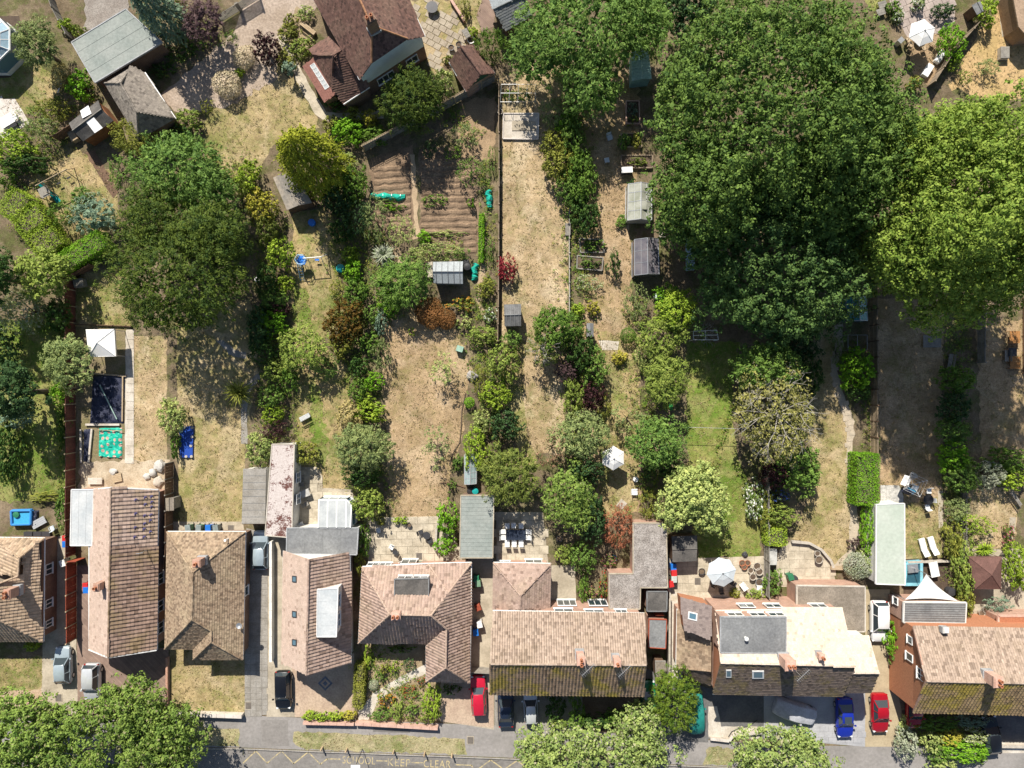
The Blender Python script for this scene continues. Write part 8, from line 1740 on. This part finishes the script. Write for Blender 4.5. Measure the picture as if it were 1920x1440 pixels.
(950, 503, 19, 24, 2.0, 'bush', 'red', 'crimson maple at the left edge of the central lawn'), (1040, 212, 26, 30, 2.4, 'fine', 'grey', 'grey-green shrub right of the pale framed pit'), (1038, 268, 26, 26, 2.4, 'bush', 'olive', 'olive shrub below the grey-green one on the central lawn'), (1074, 250, 22, 46, 3.0, 'bush', 'mid', 'tall light shrub in the boundary right of the pit'), (1050, 308, 32, 34, 2.8, 'bush', 'olive', 'spreading olive-green bush on the right of the central lawn'), (1090, 330, 30, 50, 3.4, 'bush', 'green', 'green boundary bush below the tall light shrub'), (1066, 352, 26, 36, 2.6, 'bush', 'mid', 'light boundary bush right of the spreading olive-green one'), (1060, 232, 20, 22, 2.2, 'bush', 'bright', 'bright shrub behind the grey-green one near the pit'), (1096, 402, 28, 38, 3.0, 'bush', 'dark', 'dark boundary bush above the timber beds'), (970, 176, 28, 14, .9, 'low', 'green', 'green plants inside the thin fruit cage', 'plant'),
(1086, 655, 28, 44, 4.0, 'bush', 'dark', 'dark bush right of the half bare tree'), (1116, 686, 26, 38, 3.2, 'bush', 'mid', 'tall light green bush right of the dark one'), (1062, 694, 24, 24, 2.6, 'fine', 'mauve', 'dull purple-grey bush under the half bare tree'), (1074, 745, 20, 36, 3.0, 'bush', 'yelgreen', 'yellow-green boundary bush left of the dark purple one'), (1112, 740, 24, 28, 3.0, 'bush', 'purple', 'dark purple bush in the boundary'), (1132, 762, 16, 26, 2.2, 'feather', 'olive', 'olive feathery shrub right of the dark purple bush'), (1036, 842, 32, 40, 3.4, 'airy', 'pink', 'pinkish-brown open shrub at the foot of the central lawn'), (1108, 968, 32, 46, 4.0, 'bush', 'deep', 'deep green bush between the leafy tree and copper maple'), (1094, 1045, 26, 30, 2.6, 'bush', 'mid', 'light green shrub beside the hip-roofed wing'), (1060, 1040, 16, 18, 1.6, 'bush', 'yelgreen', 'small light shrub right of the dining patio'), (1100, 880, 34, 26, 4.0, 'bush', 'deep', 'dark blue-green bush above the leafy tree'),
(1114, 460, 22, 12, .8, 'low', 'green', 'leafy crop filling the upper timber bed', 'vegetables'), (1108, 494, 22, 11, .8, 'low', 'mid', 'leafy crop filling the lower timber bed', 'vegetables'), (1104, 530, 26, 16, 1.2, 'airy', 'vari', 'variegated plant below the timber beds'), (1085, 580, 12, 11, 1.0, 'bush', 'lime', 'left yellow shrub near the pale picket strip'), (1111, 577, 13, 12, 1.0, 'bush', 'gold', 'right golden shrub near the pale picket strip'), (1150, 495, 15, 30, 1.4, 'low', 'dark', 'dark leafy strip left of the dark greenhouse', 'plant'), (1178, 629, 15, 15, 1.5, 'ball', 'green', 'dark clipped ball on the lawn by the yellow-green tree'), (1161, 671, 14, 12, 1.0, 'bush', 'gold', 'little golden shrub below the clipped ball'), (1192, 566, 24, 36, 2.2, 'airy', 'grey', 'grey open shrub left of the pale water butt'), (1250, 556, 26, 22, 2.8, 'bush', 'bright', 'bright shrub just above the lime green tree'), (1212, 672, 20, 34, 2.4, 'airy', 'pale', 'pale shrub left of the hammock tree'), (1180, 785, 36, 34, 3.2, 'airy', 'grey', 'grey-green open shrub left of the mid-green tree'), (1240, 872, 38, 24, 3.0, 'bush', 'dark', 'dark shrub between the mid-green and pale trees'), (1216, 945, 18, 30, 2.0, 'airy', 'olive', 'sparse olive shrub above the mottled extension'),
(1160, 990, 30, 44, 3.2, 'fine', 'acer', 'copper-red maple beside the mottled extension'), (1110, 1112, 18, 12, .8, 'low', 'fl_pink', 'pink flowers in the little yard left of the extension', 'flowers'), (1132, 1100, 9, 26, .9, 'low', 'fl_red', 'red and pink flowers against the extension wall', 'flowers'), (1094, 1100, 10, 26, 1.4, 'bush', 'green', 'green climber along the yard boundary post'), (1142, 1052, 16, 12, .7, 'low', 'fl_pink', 'potted flowers near the blue glazed pot', 'flowers'), (1186, 206, 12, 14, .8, 'low', 'blue', 'blue-green cabbages in the first raised bed', 'vegetables'), (1186, 226, 12, 9, .8, 'low', 'yelgreen', 'light leaves at the lower end of the first raised bed', 'vegetables'), (1170, 265, 12, 14, 1.0, 'bush', 'mid', 'tomato plant in the square raised bed'), (1194, 262, 9, 14, 1.0, 'bush', 'olive', 'olive plant in the square raised bed'), (1196, 304, 22, 9, .7, 'low', 'yelgreen', 'yellowing crop in the wide raised bed', 'vegetables'), (1185, 350, 10, 12, .8, 'bush', 'dark', 'dark plant at the upper corner of the dusty greenhouse'), (1166, 415, 10, 12, .9, 'bush', 'mid', 'bushy plant at the lower corner of the dusty greenhouse'),
(1500, 876, 46, 46, 4.0, 'bush', 'mid', 'green bush right below the grey-olive tree'), (1456, 892, 30, 22, 3.0, 'bush', 'purple', 'purple bush under the grey-olive tree'), (1462, 931, 22, 11, 1.2, 'low', 'fl_blue', 'blue hydrangea below the purple bush', 'flowers'), (1414, 940, 20, 36, 2.0, 'bush', 'fl_white', 'white rose bush at the edge of the green lawn', 'shrub'), (1462, 967, 36, 22, 2.2, 'bush', 'yelgreen', 'olive-gold bush above the clipped box hedge'), (1438, 960, 14, 40, 1.8, 'bush', 'olive', 'olive climber on the grey panel fence'), (1607, 690, 33, 38, 3.4, 'bush', 'bright', 'rounded bright shrub below the pipe fruit cage'), (1612, 735, 24, 16, 2.0, 'bush', 'dark', 'dark shrub under the rounded bright one'), (1572, 660, 14, 30, 1.4, 'airy', 'grey', 'grey sparse shrub beside the pipe fruit cage'), (1500, 640, 40, 40, 3.4, 'bush', 'deep', 'shaded shrub under the lower oak edge'), (1520, 700, 24, 40, 2.6, 'bush', 'dark', 'dark shrub in the shade right of the grey-olive tree'),
(1632, 995, 18, 50, 2.2, 'bush', 'bright', 'ivy mass along the left wall of the pale green garage'), (1628, 1052, 16, 30, 1.8, 'bush', 'vari', 'spotted shrub beside the round pale bush'), (1609, 1062, 26, 25, 1.9, 'ball', 'silver', 'round pale silver ball bush at the terrace'), (1600, 1018, 12, 10, .9, 'low', 'mauve', 'dull purple clump above the pale silver ball', 'plant'), (1794, 712, 34, 26, 3.0, 'bush', 'green', 'green shrub below the shaded slatted bench'), (1790, 762, 30, 28, 3.0, 'bush', 'deep', 'deep green shrub second down the right boundary'), (1788, 808, 32, 24, 2.6, 'bush', 'mid', 'mid-green shrub third down the right boundary'), (1788, 856, 28, 30, 2.8, 'bush', 'bright', 'bright shrub left above the white variegated bush'), (1806, 890, 36, 32, 3.0, 'bush', 'mid', 'rounded green shrub left of the white variegated bush'), (1855, 889, 27, 28, 2.8, 'fine', 'silver', 'white-leaved bush on the right'), (1892, 862, 40, 24, 2.8, 'bush', 'green', 'green bush above right of the white-leaved one'), (1900, 896, 28, 22, 2.4, 'bush', 'lime', 'lime bush right of the white-leaved one'), (1796, 955, 22, 24, 1.8, 'fine', 'grey', 'grey fine shrub below the rounded green one'), (1832, 984, 34, 20, 2.2, 'airy', 'lime', 'airy lime shrub over the grey post fence'), (1786, 1012, 18, 34, 2.0, 'bush', 'olive', 'olive shrub right of the two loungers'), (1808, 1068, 20, 56, 2.4, 'bush', 'yelgreen', 'yellow-green hedge shrub left of the brown gazebo'), (1908, 1062, 24, 46, 2.8, 'bush', 'lime', 'lime bush at the right edge beside the brown gazebo'), (1418, 1118, 16, 14, 1.2, 'bush', 'yelgreen', 'light shrub at the lower cluttered patio corner'), (1378, 1112, 10, 9, .8, 'bush', 'olive', 'small olive shrub by the black garden chairs'), (1450, 1092, 16, 22, 1.8, 'bush', 'mid', 'green shrub below the grey storage box'),
(1872, 1132, 26, 16, 1.6, 'airy', 'blue', 'blue-grey shrub below the brown gazebo'), (1846, 1030, 20, 14, 1.0, 'spiky', 'lime', 'large-leaved lime plant above the brown gazebo'), (1812, 1128, 14, 30, 2.2, 'bush', 'olive', 'olive shrub at the grey timber-lined roof corner'), (1890, 1006, 10, 26, 1.0, 'low', 'fl_pink', 'flower strip at the bend of the far right path', 'flowers'),
(1786, 78, 26, 36, 2.4, 'bush', 'bright', 'glossy bush inside the top right fence'), (1850, 22, 20, 28, 2.2, 'bush', 'lime', 'yellow-green hedge bush at the top right'), (1852, 126, 24, 16, 1.4, 'airy', 'grey', 'dry grey shrub on the dead grass'), (1788, 118, 14, 16, 1.2, 'airy', 'lime', 'thin lime shrub outside the top right fence'), (1806, 146, 16, 14, 1.2, 'airy', 'yelgreen', 'thin yellow shrub at the big oak edge'), (1722, 8, 12, 12, 1.0, 'bush', 'fl_white', 'white flowering bush at the top right patio', 'shrub'), (1686, 28, 10, 14, 1.0, 'bush', 'fl_white', 'white hydrangea between the planters and parasol', 'shrub'), (1676, 14, 12, 12, 1.0, 'bush', 'green', 'dark shrub beside the upper wooden planter'), (1770, 20, 22, 12, 1.2, 'bush', 'deep', 'deep green shrub shaded at the top right edge'), (1715, 155, 14, 12, 1.2, 'bush', 'olive', 'olive shrub at the tip of the weathered fence'), 
(58, 1212, 15, 9, .8, 'bush', 'lime', 'yellow shrub under the first bungalow eaves'), (1040, 1326, 20, 26, 1.6, 'bush', 'dark', 'dark shrub in front of the middle houses'), (1048, 1358, 20, 9, 1.0, 'bush', 'yelgreen', 'light shrub at the front boundary by the silver car'), (1080, 1340, 16, 36, 1.8, 'bush', 'green', 'green bush under the front eaves right of the silver car'), (1498, 1386, 26, 16, 1.6, 'bush', 'bright', 'bright bush at the corner of the pale bottom tree'), (1206, 1342, 28, 24, 3.0, 'bush', 'pale', 'pale bush just above the wide bottom tree'),
(582, 1342, 14, 8, .9, 'bush', 'lime', 'first yellow bush from the left in the pink planter'), (605, 1343, 14, 8, .9, 'bush', 'lime', 'second yellow bush from the left in the pink planter'), (628, 1343, 14, 8, .9, 'bush', 'lime', 'third yellow bush from the left in the pink planter'), (652, 1342, 15, 8, .9, 'bush', 'gold', 'rightmost yellow bush in the pink planter'),
(690, 1232, 8, 22, .9, 'bush', 'lime', 'yellow shrub strip beside the narrow clipped hedge'), (700, 1285, 9, 10, .8, 'ball', 'silver', 'small pale ball in the rose garden'), (722, 1254, 9, 10, .7, 'low', 'olive', 'olive clump left of the rose garden top', 'plant'), (738, 1252, 9, 11, .7, 'low', 'lime', 'yellow clump at the rose garden top', 'plant'), (770, 1246, 15, 13, .9, 'airy', 'deep', 'dark shrub near the front door of the pink house'), (716, 1270, 10, 9, .7, 'low', 'mid', 'green clump right above the small pale ball', 'plant'), (770, 1296, 18, 14, .8, 'airy', 'fl_red', 'red rose shrub in the middle of the rose garden', 'flowers'), (722, 1312, 18, 15, .9, 'low', 'fl_orange', 'orange flowering clump in the rose garden', 'flowers'), (714, 1340, 20, 11, .8, 'bush', 'mid', 'green shrub at the left of the pink front wall'), (745, 1334, 12, 17, 1.0, 'bush', 'yelgreen', 'light shrub at the middle of the pink front wall'), (772, 1332, 14, 12, .8, 'low', 'mid', 'leafy clump right of the middle front shrub', 'plant'), (811, 1318, 19, 30, 2.0, 'bush', 'lime', 'large lime bush at the right of the rose garden'), (800, 1348, 14, 8, .7, 'low', 'yelgreen', 'low clump below the large lime bush', 'plant'), (846, 1292, 18, 10, .8, 'low', 'dark', 'dark low plant under the pink house front gable', 'plant'), (752, 1216, 30, 8, .7, 'low', 'green', 'shaded plants under the long eaves of the pink house', 'plant'), (790, 1278, 10, 9, .6, 'low', 'fl_red', 'small red rose right of the garden path', 'flowers'),
(1701, 1396, 22, 28, 2.2, 'bush', 'silver', 'cream variegated bush at the bottom right corner bed'), (1747, 1392, 17, 18, 1.6, 'bush', 'pale', 'pale shrub right of the cream variegated one'), (1783, 1384, 22, 15, 1.4, 'bush', 'gold', 'golden shrub in the bottom right bed'), (1830, 1380, 25, 17, 1.6, 'bush', 'vari', 'cream spotted bush left of the half hidden black car'), (1808, 1410, 46, 22, 1.8, 'bush', 'bright', 'wide bright shrub below the golden one'), (1762, 1412, 24, 20, 1.6, 'bush', 'mid', 'mid-green shrub below the pale one'), (1768, 1434, 26, 14, 1.4, 'bush', 'pale', 'pale bush on the bottom edge at the right'), (1760, 1358, 44, 14, 1.2, 'bush', 'green', 'shaded bush under the mossy ribbed eaves'), (1825, 1352, 34, 12, 1.2, 'bush', 'blue', 'blue-green shaded bush under the mossy ribbed eaves'), (1696, 1360, 12, 20, 1.0, 'airy', 'pale', 'thin pale shrub at the buff drive edge'), (1672, 1196, 13, 28, 1.8, 'bush', 'bright', 'bright creeper against the orange gable wall'), (1678, 1236, 9, 14, 1.2, 'bush', 'mid', 'small shrub below the bright creeper'), (1118, 1352, 40, 12, 1.4, 'bush', 'dark', 'dark low bushes in front of the right middle house'), (893, 1092, 8, 10, .6, 'low', 'mid', 'weedy plant among the passage bins', 'plant'), (1160, 1345, 30, 14, 1.6, 'bush', 'green', 'green bush behind the wide bottom tree'),
]
for s in SH: plant(*s)
# --- ground cover that nobody could count, in the borders between the plots
def cover(name, strips, mats, dens, seed):
    r = np.random.RandomState(seed); out = []
    for x0, y0, x1, y1, w in strips:
        L = math.hypot(x1 - x0, y1 - y0); n = int(L * w / S / S * dens); t = r.rand(n); o = np.clip(r.randn(n) * .32, -.8, .8) * w; dx, dy = (x1 - x0) / L, (y1 - y0) / L; px, py = x0 + dx * L * t - dy * o, y0 + dy * L * t + dx * o
        out.append(np.stack([(px - 960) / S, (720 - py) / S, np.abs(r.randn(n)) * .12 + .05, r.uniform(.1, .32, n)], 1))
    A = np.concatenate(out); m = 10; P = np.repeat(A[:, :3], m, 0); s = np.repeat(A[:, 3], m)[:, None]; d = _norm(r.randn(len(P), 3) + np.array([0, 0, .8])); P = P + d * s; P[:, 2] = np.abs(P[:, 2]); V = quads(P, _norm(d + np.array([0, 0, .6]) + r.randn(len(P), 3) * .4), .15, .55, r)
    o = link(name, leaf_mesh(name, V), LEAF[mats], None, (0, 0, 0)); tag(o, kind='stuff')
ST = [(500, 400, 520, 830, 60), (640, 320, 700, 980, 60), (700, 430, 740, 600, 50), (1075, 120, 1090, 960, 55), (900, 620, 930, 900, 50), (1215, 640, 1230, 970, 60), (910, 300, 915, 620, 24), (1440, 860, 1450, 1000, 40), (1620, 680, 1632, 840, 20), (1785, 600, 1800, 1120, 45), (60, 300, 120, 250, 50), (20, 340, 110, 480, 60), (240, 270, 480, 340, 60), (620, 250, 720, 240, 40), (110, 620, 118, 950, 22), (690, 1215, 800, 1340, 60), (1700, 1360, 1850, 1410, 50), (1600, 640, 1600, 720, 30), (1190, 560, 1210, 620, 50), (870, 560, 900, 600, 40), (40, 240, 180, 170, 50), (300, 130, 440, 60, 30), (1300, 980, 1420, 640, 14), (790, 470, 870, 470, 40), (840, 210, 900, 260, 30)]
cover('ground_cover', ST, 'green', 5, 5); cover('ground_cover', ST, 'olive', 3, 6); cover('ground_cover', ST, 'yelgreen', 2, 7)

# --- dead and living grass tufts on the lawns
def tufts_on(name, mat, dens, seed, hmax=.09, size=.16):
    r = np.random.RandomState(seed); out = []
    for P, m in LAWNS:
        xs = [p.x for p in P]; ys = [p.y for p in P]; n = int((max(xs) - min(xs)) * (max(ys) - min(ys)) * dens)
        q = np.stack([r.uniform(min(xs), max(xs), n), r.uniform(min(ys), max(ys), n)], 1); q = q[(np.abs(q[:, 0]) < 57) & (np.abs(q[:, 1]) < 43)]
        ins = np.zeros(len(q), bool); j = len(P) - 1
        for i in range(len(P)):
            c = ((P[i].y > q[:, 1]) != (P[j].y > q[:, 1])) & (q[:, 0] < (P[j].x - P[i].x) * (q[:, 1] - P[i].y) / (P[j].y - P[i].y + 1e-9) + P[i].x); ins ^= c; j = i
        q = q[ins]; g = np.sin(q[:, 0] * 1.7 + 2 * np.sin(q[:, 1] * .9 + seed)) * np.sin(q[:, 1] * 1.3 + 1.5 * np.sin(q[:, 0] * .7)) + .5 * r.randn(len(q)); out.append(q[g > .1])
    A = np.concatenate(out); m = 3; P = np.repeat(np.concatenate([A, np.zeros((len(A), 1))], 1), m, 0); P += r.randn(len(P), 3) * np.array([.08, .08, 0]); P[:, 2] = r.uniform(.03, hmax, len(P))
    N = _norm(r.randn(len(P), 3) * .7 + np.array([0, 0, .7])); o = link(name, leaf_mesh(name, quads(P, N, size, .35, r)), LEAF[mat], None); tag(o, kind='stuff')
LM('tuft_straw', (.24, .18, .095), (.46, .36, .22), None, 0, .0); LM('tuft_brown', (.17, .125, .06), (.26, .19, .10), None, 0, .0); LM('tuft_olive', (.085, .085, .025), (.14, .125, .045), None, 0, .05)
tufts_on('dry_grass', 'tuft_straw', 7, 21); tufts_on('dead_grass', 'tuft_brown', 5, 22); tufts_on('green_grass', 'tuft_olive', 4, 23)
